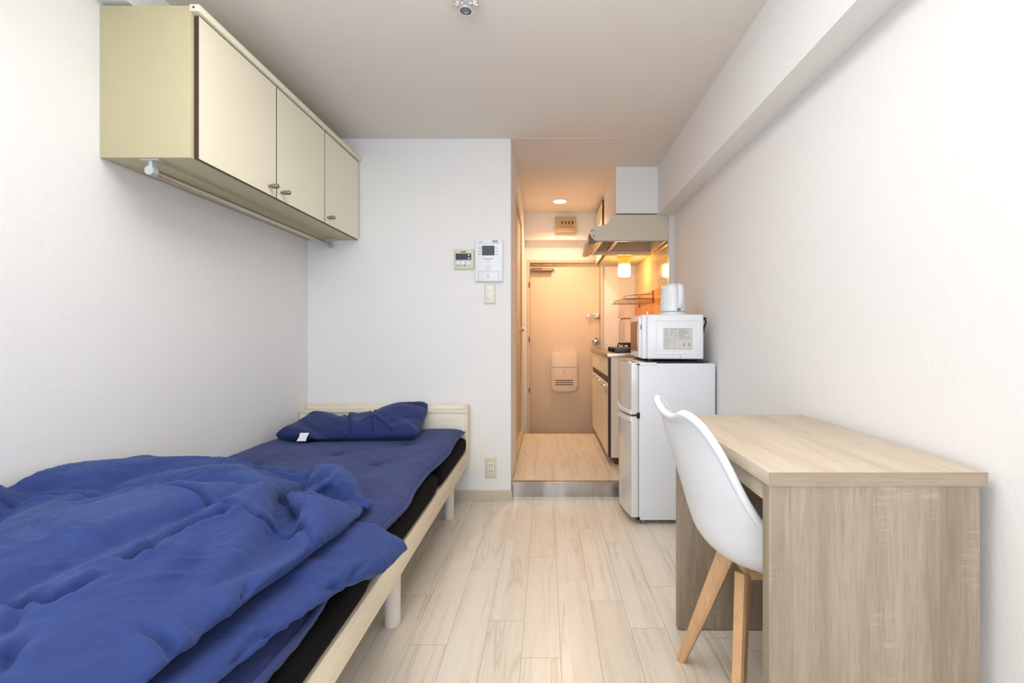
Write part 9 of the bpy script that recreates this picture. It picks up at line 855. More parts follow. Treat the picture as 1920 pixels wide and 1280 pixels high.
-1,1,0,0,-1,1,0,-2,3,-4,-2,-7,-2,26,1,-15,-1,1,0,-1,-2,-2,-2,-1,8,-4,1,-1,0,-2,6,4,9,-20,5,-1,5,53,-32,-17,-4,-1,-1,0,1,-1,0,-2,0,-1,-1,-2,0,10,6,-2,-1,0,-3,0,0,-1,0,1,-1,-1,1,-1,-1,0,-1,4,1,-2,-1,-2,5,-3,-1,0,-1,7,-8,5,0,3,-1,-2,-2,0,1,0,0,-1,0,1,0,0,0,0,-1,0,0,-1,1,0,-1,1,0,0,0,-1,1,-2,0,-2,-7,-3,28,-4,-13,0,1,-1,-1,-3,-3,1,1,2,0,1,-1,1,2,1,6,7,-11,-1,-2,-6,59,-28,-17,-4,-2,0,-2,1,0,-1,0,-1,0,-1,-1,-1,-1,13,3,-2,0,-2,-1,-1,-1,1,-1,0,-1,0,-1,1,0,-1,3,0,-3,2,0,1,-1,-2,0,-1,6,-8,5,0,5,-2,-2,-2,0,2,-1,-1,0,0,0,1,0,1,-2,0,0,0,-1,1,0,0,0,-1,1,0,0,0,-3,1,-1,-7,-4,30,-9,-10,0,0,-1,-4,-1,1,1,2,3,-3,0,0,-4,4,0,13,1,-6,-7,11,-20,59,-24,-15,-6,-1,-2,-1,0,1,-1,1,-2,0,0,-1,-1,-1,1,13,0,-1,1,-3,-1,-1,0,-2,1,-1,0,0,0,-1,1,2,-2,3,-1,-1,0,-1,0,0,-1,-1,1,-1,3,4,1,-5,0,0,1,-2,0,-1,1,0,1,1,0,0,-2,0,0,-1,0,0,0,1,-1,1,0,0,1,-1,0,-9,1,-5,29,-11,-8,0,-3,-3,2,1,0,4,-1,-4,3,-3,6,-3,-1,-1,-1,18,-2,-4,2,-25,60,-22,-9,-15,3,0,-1,0,0,0,-1,1,-1,-1,1,-2,-1,0,0,11,1,0,2,-3,-3,0,-1,0,0,0,0,-2,1,0,-1,4,-1,0,-1,0,-1,0,0,0,-1,-2,4,-2,8,-4,-2,1,-1,-1,-1,0,0,0,2,1,0,0,-1,0,-1,0,-1,0,0,0,0,1,-1,1,0,0,0,0,1,-14,3,26,-15,-5,-1,-4,3,4,-3,1,-1,0,0,0,0,0,-4,11,-5,-1,1,12,1,5,-34,57,-15,-22,-3,0,0,1,0,0,-1,0,-1,0,0,-3,6,-3,-2,-2,11,-4,3,1,3,-2,-3,-2,1,-2,2,-4,7,-3,0,1,-2,1,-3,6,-1,-1,-1,0,0,0,-3,-1,8,-3,-2,-1,1,-4,6,-1,0,-1,1,-1,1,0,0,-1,-1,3,-1,-1,-1,0,0,0,0,2,0,-1,1,-2,0,1,-1,-11,27,-18,-7,5,4,-4,0,-1,0,1,0,-1,1,-2,4,-3,0,4,2,10,-1,2,2,-34,57,-25,-15,1,1,0,1,0,1,-1,0,-1,0,0,0,0,0,1,-1,4,0,1,-1,-2,1,-1,0,0,0,1,0,0,0,1,-1,0,0,0,0,1,0,0,1,0,-1,-1,-1,0,-2,0,1,-1,1,1,0,1,-1,1,0,0,-1,1,0,0,-1,-1,0,-1,0,0,1,2,0,0,1,-1,0,-2,2,-1,-1,16,-24,0,5,0,-1,-1,0,0,1,-1,0,0,0,0,1,3,5,6,1,-1,2,-2,-28,50,-12,-31,4,6,-1,8,-3,0,-1,-2,1,-1,-3,6,-3,-1,-1,5,-3,2,3,-3,0,-2,-3,6,-2,0,-1,-3,9,-4,0,-3,7,-3,-3,2,1,1,-3,4,-2,0,-3,-1,2,4,-4,-2,-3,6,0,2,0,-3,0,0,-1,-2,5,-2,-1,-2,6,-2,-2,0,-2,6,-1,0,0,-1,1,-2,1,-1,0,0,-10,5,-3,3,0,-1,-1,1,0,0,0,0,0,0,1,4,6,4,0,1,-2,1,-2,-25,44,-4,-27,-6,0,8,2,7,-2,-1,-1,0,-2,2,-3,1,0,0,-3,7,-3,-1,0,-1,-1,0,-3,5,-4,7,-2,-4,8,-2,-5,7,-3,1,-2,0,0,0,0,0,-1,-1,1,3,0,-2,-5,8,-2,0,-1,-2,0,0,0,0,0,1,-2,0,-2,7,-1,-2,1,-1,1,0,1,-2,0,-1,0,0,-1,0,-2,-2,-3,6,-4,1,0,-1,0,1,0,1,-1,0,3,2,8,2,-1,1,-2,0,-1,3,-26,40,0,-26,-5,-3,0,8,5,4,-2,-1,-1,0,-2,1,0,1,0,-1,-1,-1,0,0,-2,4,-2,-2,-1,-1,6,3,-3,-3,6,0,-4,6,-6,3,-2,0,-1,1,-1,1,0,0,0,-2,7,-4,0,-1,0,-2,0,-1,-1,0,4,-1,-1,0,-2,0,5,0,-1,-1,1,0,-1,1,-2,-1,0,0,-1,-1,-1,1,-2,2,-2,0,0,-1,1,-1,1,0,1,1,3,2,4,3,1,-1,-1,0,-1,1,-1,-22,37,2,-26,-8,6,-5,0,8,7,0,-1,-1,-1,0,-1,1,0,-1,0,-1,-1,-1,3,-3,-1,4,-3,-4,6,-2,3,0,-1,6,-5,1,5,-6,0,0,0,0,-1,1,1,-1,0,-2,1,5,-2,-1,-1,-1,-1,-1,0,-1,1,3,-4,1,1,1,3,-1,-3,0,0,1,-1,1,0,-1,0,-2,-1,-3,3,-1,0,0,1,-1,-1,0,-1,0,1,1,1,2,1,5,1,1,-1,2,3,-2,-3,1,1,-2,-22,37,3,-25,-9,1,6,-7,9,-3,11,-1,-1,-1,0,-1,0,-1,1,-2,0,-1,0,1,-2,-1,5,-4,-1,-2,8,-2,0,-2,3,2,0,2,-5,0,-1,1,0,0,0,1,0,-1,-1,-1,2,4,-4,0,-2,0,0,-2,0,
3,-3,2,1,3,-2,-1,-1,-1,1,0,1,0,-1,0,-1,-2,-1,0,-1,2,-2,0,1,1,7,-11,2,-5,7,0,6,-7,4,7,-1,1,-1,0,-7,7,5,0,-3,-2,0,-22,35,5,-28,1,-6,-1,7,-4,9,-7,12,-1,-1,-1,0,-1,0,-1,0,-1,-1,0,0,0,-2,5,-3,-2,-1,7,-1,-1,-2,3,2,1,-1,-3,0,0,-1,2,-2,2,-1,1,-1,0,-2,2,3,-3,-1,-1,0,-1,-2,3,0,1,1,0,-1,-1,-1,-1,3,0,0,0,-1,-1,-1,-1,-2,1,-1,0,1,-1,7,-4,4,-5,-5,3,11,-9,-5,8,3,0,2,2,-1,0,-3,-1,-7,15,1,-2,-1,-2,-23,34,8,-27,-2,-1,-4,-2,10,0,0,-4,13,-3,0,-1,0,-1,-1,-1,0,0,0,-2,1,-2,5,-2,-2,-2,8,-2,-1,0,-1,5,-1,0,-2,-1,-1,0,1,1,-2,2,-1,1,-1,0,-1,2,-2,0,-1,-1,0,2,-2,3,0,-2,0,-1,-2,3,0,2,-1,0,-2,0,-2,0,-2,1,-1,-1,1,2,6,-5,4,1,-9,4,4,5,-17,12,-3,2,3,3,-3,1,-2,-6,-1,6,6,2,-1,-1,2,-29,36,9,-27,-2,-2,-2,-3,0,8,1,5,-8,9,1,-1,-1,1,-2,-3,-1,1,1,0,-1,0,3,-2,-1,-2,6,-1,0,-1,-1,5,-1,0,-2,-1,-2,1,1,1,0,-2,1,1,-1,0,0,-1,0,0,-1,-1,2,0,0,-1,-1,0,-1,0,2,1,1,-1,0,-2,-2,0,-1,0,-1,0,-1,2,4,3,-2,-5,6,2,0,-1,-8,10,-4,-5,6,2,-6,3,-1,6,-4,-8,7,4,1,1,0,2,3,-30,35,10,-27,-3,-2,-2,-1,-2,1,7,9,-5,-6,7,1,0,1,0,-2,-2,-4,4,-1,1,0,0,0,0,0,2,-1,1,-1,1,2,-1,0,1,-2,-3,1,1,0,1,-2,1,1,-1,-1,1,-1,0,0,-1,1,-1,0,-1,0,-1,0,1,2,1,0,-1,-1,-2,-2,1,-1,-1,1,-2,1,3,4,-2,0,2,3,1,-1,-2,-6,6,2,-8,2,5,-2,0,-3,0,0,-6,4,7,2,1,0,0,2,0,-28,39,6,-25,-4,-2,-3,1,0,-4,4,10,5,-9,4,-5,4,1,1,0,0,-6,8,-5,0,0,0,0,1,-1,2,-1,-2,2,2,2,-4,0,3,-3,-1,-1,2,0,0,0,0,0,-1,1,-1,0,0,0,-1,0,0,-1,-1,0,1,2,1,1,-2,-2,-1,-1,0,-1,0,-1,0,1,1,2,2,1,1,3,0,-1,-3,0,1,2,-1,-2,-3,-3,-4,2,6,5,-10,4,-1,6,3,-1,0,0,1,2,-3,-27,44,3,-24,-5,-2,-2,0,0,-1,-2,6,11,1,-6,-1,-3,3,-1,3,0,-1,4,0,-5,1,-1,1,-1,0,0,0,2,-2,4,-1,-2,-1,3,-3,0,0,0,0,1,0,0,-1,0,1,-1,0,0,0,-2,1,-2,0,1,2,2,0,-2,-2,-1,-1,-1,1,-1,-1,1,1,0,2,1,2,2,2,1,-1,-4,2,0,1,-1,-1,-2,-5,0,0,2,-5,-1,13,-9,12,-7,4,-2,3,0,0,0,0,-6,-21,47,-1,-23,-4,-2,-3,0,1,0,-2,-2,11,8,-2,-4,-1,-4,4,-4,4,4,-2,0,-2,0,0,-1,1,-1,0,1,1,0,0,0,-1,-2,2,0,0,-2,1,0,0,0,1,-1,0,0,0,0,0,0,-2,-1,1,0,6,-2,-2,-2,-2,0,0,-1,1,-1,1,0,2,0,0,2,3,2,1,-1,1,-3,0,0,0,-1,-4,-2,-3,-2,4,0,5,5,-12,1,11,2,-3,-6,8,-2,0,0,-5,2,-3,-19,48,-2,-24,-3,-4,-1,0,1,-1,0,-2,-1,16,-1,3,-6,0,-2,-1,-2,3,4,-1,-1,0,-1,-1,1,0,0,-1,2,0,-1,0,0,0,0,-1,-1,0,1,-1,1,0,1,-1,0,0,0,0,-1,1,-2,-1,4,4,-6,-2,-1,0,0,0,0,0,1,0,1,1,-1,2,3,1,2,-1,1,0,-1,-2,-2,-1,0,-2,-4,-2,-1,1,-2,5,11,-2,1,-3,0,1,2,-4,-2,5,-2,1,-2,-5,1,-19,54,-7,-23,-7,0,0,-1,-1,1,0,-1,-2,2,13,1,0,-4,-1,-1,-1,-1,-1,5,-1,1,-2,0,-1,1,0,0,0,0,0,0,0,0,-2,1,-1,0,1,-1,2,-1,1,-1,0,0,-1,1,0,0,-2,5,-1,-8,2,0,1,0,0,0,1,1,-1,2,-1,-1,5,2,0,-1,2,-1,-2,5,-7,-2,0,-1,0,-3,-5,1,1,1,4,-6,16,-3,1,-4,-6,10,0,-7,3,-1,2,1,0,-2,-5,-16,59,-14,-30,1,0,0,-1,0,-1,1,-1,1,-3,1,16,-3,-2,-1,-1,0,-1,0,0,0,0,-1,1,-1,1,0,0,-1,1,0,-1,0,0,-1,1,-1,0,1,0,2,-2,2,-2,2,-1,-1,0,-1,0,2,0,-1,-2,1,-1,0,0,-1,1,-1,-1,2,1,0,6,1,-1,-1,1,-1,0,-1,-3,0,-2,-1,0,-1,-1,-5,0,4,2,1,-7,11,5,-1,1,-12,12,-7,-5,3,-2,7,-1,2,-2,7,-31,76,-57,0,1,0,0,1,-1,0,0,0,1,-1,0,-6,10,0,0,0,0,0,0,-1,0,1,-1,1,0,0,1,-1,1,-1,0,0,-2,1,0,-1,1,-1,2,0,2,-1,1,-1,0,-2,0,-1,
0,0,1,0,1,-1,2,-1,1,0,0,-1,-1,0,0,0,2,-1,1,0,-1,0,0,-1,0,0,-1,-1,-1,0,-1,1,-9,9,1,1,-12,10,-5,13,1,-7,4,-9,7,-7,6,4,-9,-1,8,-7,9,1,-21,16,0,0,7,-14,10,-6,3,4,-8,4,4,-8,5,-2,1,4,-8,4,0,3,-2,-2,-2,3,0,0,4,-8,8,-8,4,0,0,0,3,-4,-1,2,0,0,0,0,0,0,0,0,0,0,0,0,2,-4,2,0,0,2,-4,3,-2,1,0,0,1,-2,1,0,0,1,-2,1,1,-2,1,0,0,0,2,-4,2,0,0,2,-4,2,0,0,0,2,-4,2,0,0,3,-6,3,0,0,2,-4,2,0,2,-4,2,0,0,2,-4,2,0,2,-4,2,0,0,0,0,0,0,0,0,0,1,-2,1,0,0,1,-2,1,0,0,1,-2,1,0,0,2,-4,2,0,0,2,-3,0,1,0,1,-2,1,1,-2,1,0,0,0,3,-6,3,0,0,3,-6,3,0,0,1,0,-3,2,0,0,4,-8,6,-4,2,6,-12,6,2,-3,9,-17,9,0,3,7,-23,16,-3,2,9,-23,9,4,5,5,-30,21,1,3,5,-24,16,0,-2,9,-29,20,8,-2,-1,-32,34,-10,11,2,-27,15,-5,15,4,-31,12,5,9,4,-30,12,13,-1,3,-32,25,1,6,-4,21,-37,2,7,-1,4,-4,1,2,1,1,-4,4,-3,1,-2,1,1,1,-2,1,1,-1,1,-1,1,0,0,1,-3,3,-2,3,-2,-1,3,-2,1,-2,1,-1,1,2,1,0,0,0,-9,0,3,0,-1,2,0,0,0,1,-2,2,-1,1,0,1,1,0,0,-3,0,1,-2,-1,1,0,2,-1,1,1,-2,1,-2,2,7,-17,4,10,-12,-2,20,-12,-4,5,0,7,-13,9,6,-12,-1,6,-2,5,2,-1,23,-41,10,0,3,-3,5,-7,8,-4,2,-3,0,1,1,2,-3,0,1,0,-1,2,0,-1,1,0,-1,1,-1,0,2,0,-2,2,0,-1,1,0,-1,0,1,0,-1,-1,4,4,-6,-7,2,0,0,1,1,-1,1,-1,2,-1,1,-1,1,0,1,0,0,2,-4,0,1,0,-3,1,0,2,-1,1,-1,1,-3,2,2,4,-13,3,3,-8,18,-19,11,4,1,-5,-5,1,9,0,-8,-2,5,1,5,1,-8,27,-36,14,-7,-2,5,-4,7,-7,7,-8,4,1,0,-1,0,2,-1,0,0,-1,1,1,-1,0,1,1,-2,2,-1,-2,3,0,-1,1,-1,1,-1,1,-3,3,0,2,-4,0,9,-10,-1,0,-1,1,0,0,0,1,-1,2,-1,0,0,1,-1,2,0,2,-1,-2,0,0,-2,-1,1,0,1,-1,1,1,-1,2,-1,0,3,-11,3,2,8,-17,18,-11,11,-12,10,0,-5,-7,13,-11,8,1,0,1,-4,-4,33,-36,11,-8,4,-4,4,-3,7,-6,-4,5,1,3,-3,-2,-1,3,-1,1,0,0,1,-1,1,0,-1,1,0,0,2,-2,0,1,-1,0,1,0,-2,1,0,0,3,-1,-5,9,-8,-4,4,0,0,0,-1,0,1,-1,2,-1,0,0,0,0,1,0,1,4,-6,-1,4,-5,1,1,0,1,0,1,-1,-1,0,1,-1,1,-1,-3,5,-1,-4,1,1,3,3,-10,4,6,-4,-5,10,-2,0,-1,0,0,-10,30,-24,1,-1,0,2,-2,6,-9,3,0,2,0,3,-9,4,1,1,0,0,0,0,0,0,1,0,0,0,1,-1,0,1,0,-1,0,0,1,-2,3,-2,1,-1,0,3,-7,6,1,-10,5,1,-1,0,-1,1,0,1,-1,1,0,1,-2,0,-1,1,-1,2,0,0,1,1,0,0,0,0,-1,-1,1,-2,-1,1,-1,-1,5,-4,1,1,-11,3,13,0,3,-11,1,3,-5,2,0,-4,4,5,-2,-1,9]
UP_LOW = (-1.5042, -0.3187, 0.4931)
PIL_X = [12,-12,-2,-1,2,0,0,0,0,0,1,0,-1,1,0,0,0,0,0,1,-1,1,-1,1,-1,24,-18,-6,-2,0,1,0,0,-1,1,0,0,1,-1,1,0,0,0,0,1,-1,0,1,0,-6,29,-18,-5,-1,-1,-1,1,0,0,-1,1,-1,2,0,0,0,0,1,-1,0,0,-1,2,-2,-4,29,-18,-5,0,-2,0,0,-1,0,1,-1,2,0,0,-1,2,-1,0,0,-1,0,2,-2,0,-3,28,-18,-5,-1,0,-1,0,-2,1,1,1,-1,0,2,-1,0,0,0,-2,2,0,0,0,-1,-3,28,-18,-6,1,-3,2,-3,1,1,1,-1,0,1,1,-1,0,-2,1,1,1,-1,0,-1,1,-4,28,-19,-4,-1,-2,1,-2,3,-2,0,2,0,1,-1,-1,-1,2,1,-1,0,0,0,0,-1,-3,29,-20,-5,-1,0,-2,3,-3,1,2,1,-1,-1,1,-2,2,1,0,-1,0,0,0,0,-1,-3,29,-21,-4,-2,0,1,-2,2,1,0,0,-2,2,-1,2,-1,1,-1,0,1,-2,1,-2,4,-6,28,-20,-5,0,-1,-1,1,3,-1,-1,-1,2,-1,2,-1,1,0,-1,0,-1,1,-2,0,3,-1,24,-21,-4,-2,0,2,1,-1,1,-2,2,0,0,1,-1,0,1,-1,-1,0,0,1,-1,-2,7,20,-22,-6,1,2,1,0,-1,0,1,-1,1,1,0,-2,2,-1,-2,1,2,-1,-2,0,1,4,19,-22,-1,1,-1,1,-2,2,0,-1,1,0,0,1,-2,1,-1,1,0,-2,1,2,-3,1,3,22,-25,1,-1,1,-1,0,1,-1,1,0,0,0,0,0,0,-1,-1,2,-2,3,-2,1,-1,-1,29,-28,1,-1,1,0,-2,2,0,0,0,0,0,0,0,-1,-2,2,0,1,0,0,0,0,-2,29,-28,0,1,0,-1,0,1,0,-1,1,1,-2,0,2,-3,1,0,-1,2,0,-1,3,-2,-3,31,-30,2,0,-1,0,1,0,0,-1,1,-1,1,0,-1,0,-2,3,0,-1,2,-2,1,1,-3,30,-30,2,-1,1,-1,1,0,-2,2,0,-1,2,-2,1,-5,6,-1,-1,1,0,0,0,-1,1,27,-28,1,-1,0,1,0,-1,0,1,-1,1,-1,-2,2,1,-1,2,-1,0,0,0,-1,-3,8,23,-28,0,1,-1,1,-1,0,1,-2,2,-2,1,0,0,1,0,1,-1,-1,2,-1,-5,2,9,22,-29,0,0,1,-1,0,1,-2,1,0,0,0,1,-1,1,0,0,0,0,-4,2,2,-4,12,21,-30,0,0,1,-2,2,-1,-1,2,-1,-1,2,-2,2,-1,3,-2,-1,-3,3,-1,0,1,7,26,-33,0,0,0,0,0,0,0,0,0,0,0,0,1,-2,2,1,-5,3,-1,1,0,0,5,31,-36,0,0,0,0,0,0,0,0,0,-1,2,-2,2,-1,-1,1,1,-3,3,-2,1,0,4,34,-38,0,0,0,0,0,0,-1,1,0,0,0,0,0,0,0,0,0,-2,3,-2,2,-1,3,36,-40,1,0,0,0,0,0,0,0,0,0,0,0,-1,1,0,1,-3,1,1,0,1,-1,3,37,-41,1,0,0,0,0,0,0,0,0,-1,2,-2,1,0,0,-1,0,1,0,0,0,0,3,38,-42,1,0,0,0,0,0,-1,2,-2,1,0,0,0,0,-1,0,1,-1,1,0,0,1,1,40,-43,1,-1,1,0,0,0,0,0,0,-1,2,-1,-1,1,0,-1,0,0,2,-2,2,-1,2,40,-42,-1,1,0,-1,2,-3,3,-1,0,0,0,0,0,0,-1,0,0,0,2,-1,1,-1,2,40,-42,-1,1,0,-1,0,1,-1,3,-3,1,0,0,0,0,-1,1,-2,2,-1,3,-2,1,0,42,-44,1,-1,1,0,-1,0,0,2,0,-1,-1,1,0,0,0,-1,0,-1,3,0,0,0,0,42,-44,0,1,-2,1,3,-3,0,0,3,-4,4,-2,-1,2,-1,-2,2,-2,1,4,-2,0,0,42,-44,0,0,1,-1,-2,6,-3,0,-1,-1,4,-1,-1,0,0,0,-1,0,-1,4,-1,-1,2,40,-42,2,-1,-2,1,1,-1,-1,1,0,1,-2,1,0,0,1,-1,1,0,0,-3,-1,1,0,-459,462,-2,1,0,1,-1,0,1,-1,1,-1,1,-1,1,0,0,-1,1,0,0,0,-1,27,-27,1,-1,0,0,1,-1,0,1,-1,1,-1,1,-1,1,-1,1,-1,1,0,-1,2,25,-27,0,1,-1,0,0,1,-1,1,-1,1,-1,1,-1,1,-1,1,-1,1,-1,1,1,25,-27,0,0,0,1,-1,1,-1,1,-1,0,1,-1,1,-1,1,-1,1,-1,1,0,1,25,-27,0,0,0,1,-1,1,-1,0,1,-1,1,-1,1,-1,1,-1,1,-1,1,0,1,25,-27,0,0,0,1,-1,0,1,-1,1,-1,1,-1,1,-1,1,-1,0,1,0,0,1,25,-27,0,0,0,0,1,-1,1,-1,1,-1,1,-1,1,-1,0,1,-1,1,-1,1,1,26,-29,1,1,-1,0,1,-1,0,1,-1,1,-1,1,-1,1,-1,1,-1,1,-1,1,1,26,-29,1,0,1,-1,0,1,-1,1,-1,1,-1,1,-1,1,-1,0,1,0,-1,1,1,25,-28,1,1,0,-1,0,0,1,-1,1,-1,1,0,-1,0,1,-1,1,-1,1,0,1,25,-28,0,2,0,0,-1,0,1,-1,1,-1,1,-1,1,-1,1,-1,1,-1,1,0,1,23,-24,-2,1,1,1,-2,0,1,-1,1,-1,1,-1,1,-1,1,-1,1,-1,1,0,1,22,-23,-1,0,1,0,0,-1,1,-1,1,-1,1,-1,
1,-1,1,-1,1,-1,1,0,1,22,-23,-1,0,1,-1,1,0,-1,1,-1,1,0,-1,1,-1,0,1,-1,1,0,-1,1,25,-26,1,-1,1,-1,1,0,-1,1,-1,1,-1,1,-1,1,-1,1,-1,1,0,-1,1,25,-26,1,-1,1,-1,1,0,-1,1,-1,1,-1,1,-1,1,-1,1,-1,1,-1,1,-1,27,-27,0,1,-1,1,0,-1,1,-1,1,0,-1,1,-1,1,-1,1,-1,1,-1,1,-1,27,-27,0,1,-1,1,-1,1,0,-1,1,-1,1,0,-1,1,-1,0,1,-1,1,0,-1,26,-25,-1,0,1,0,-1,1,-1,1,0,-1,1,-1,1,-1,1,-1,1,-1,1,-1,1,25,-25,-1,0,1,-1,1,0,-1,1,-1,1,0,-1,1,-1,1,-1,1,-1,1,-1,0,27,-27,1,-1,1,-1,1,-1,1,0,-1,1,-1,1,0,-1,1,-1,1,-1,1,-1,-1,29,-28,0,1,-1,1,-1,1,0,-1,1,0,-1,1,-1,1,-1,1,-1,1,-1,0,-3,34,-31,0,1,-1,1,-1,1,0,-1,1,-1,1,0,-1,1,-1,1,-1,1,-1,-1,-2,34,-30,-1,0,1,-1,1,0,-1,1,0,-1,1,0,-1,1,-1,1,-1,1,-2,0,-2,35,-32,1,-1,1,-1,1,-1,1,0,-1,1,0,-1,1,0,-1,1,-1,0,-1,0,-1,34,-32,0,1,-1,1,0,-1,1,0,-1,1,0,-1,1,-1,1,-1,1,-1,-2,1,-1,35,-33,0,1,-1,1,0,-1,1,-1,1,0,-1,1,0,-1,1,-1,0,0,-1,-1,0,36,-34,0,1,-1,1,-1,1,0,-1,1,0,-1,1,0,-1,0,1,-1,-1,0,-1,0,37,-35,0,0,1,0,-1,1,-1,1,0,-1,1,0,-1,1,-1,0,0,-1,0,-1,-1,39,-35,-1,0,1,-1,1,0,-1,1,0,-1,1,0,-1,0,0,0,0,0,-2,-2,3,38,-37,1,-1,1,-1,1,0,-1,1,0,-1,1,-1,0,0,0,0,1,-6,3,2,-1,39,-39,2,0,0,0,-1,1,0,-1,1,-1,0,0,0,0,-1,2,-1,-6,6,0,0,38,-38,1,0,0,0,0,-1,0,0,0,-1,1,0,0,0,0,0,0,-6,9,-5,2]
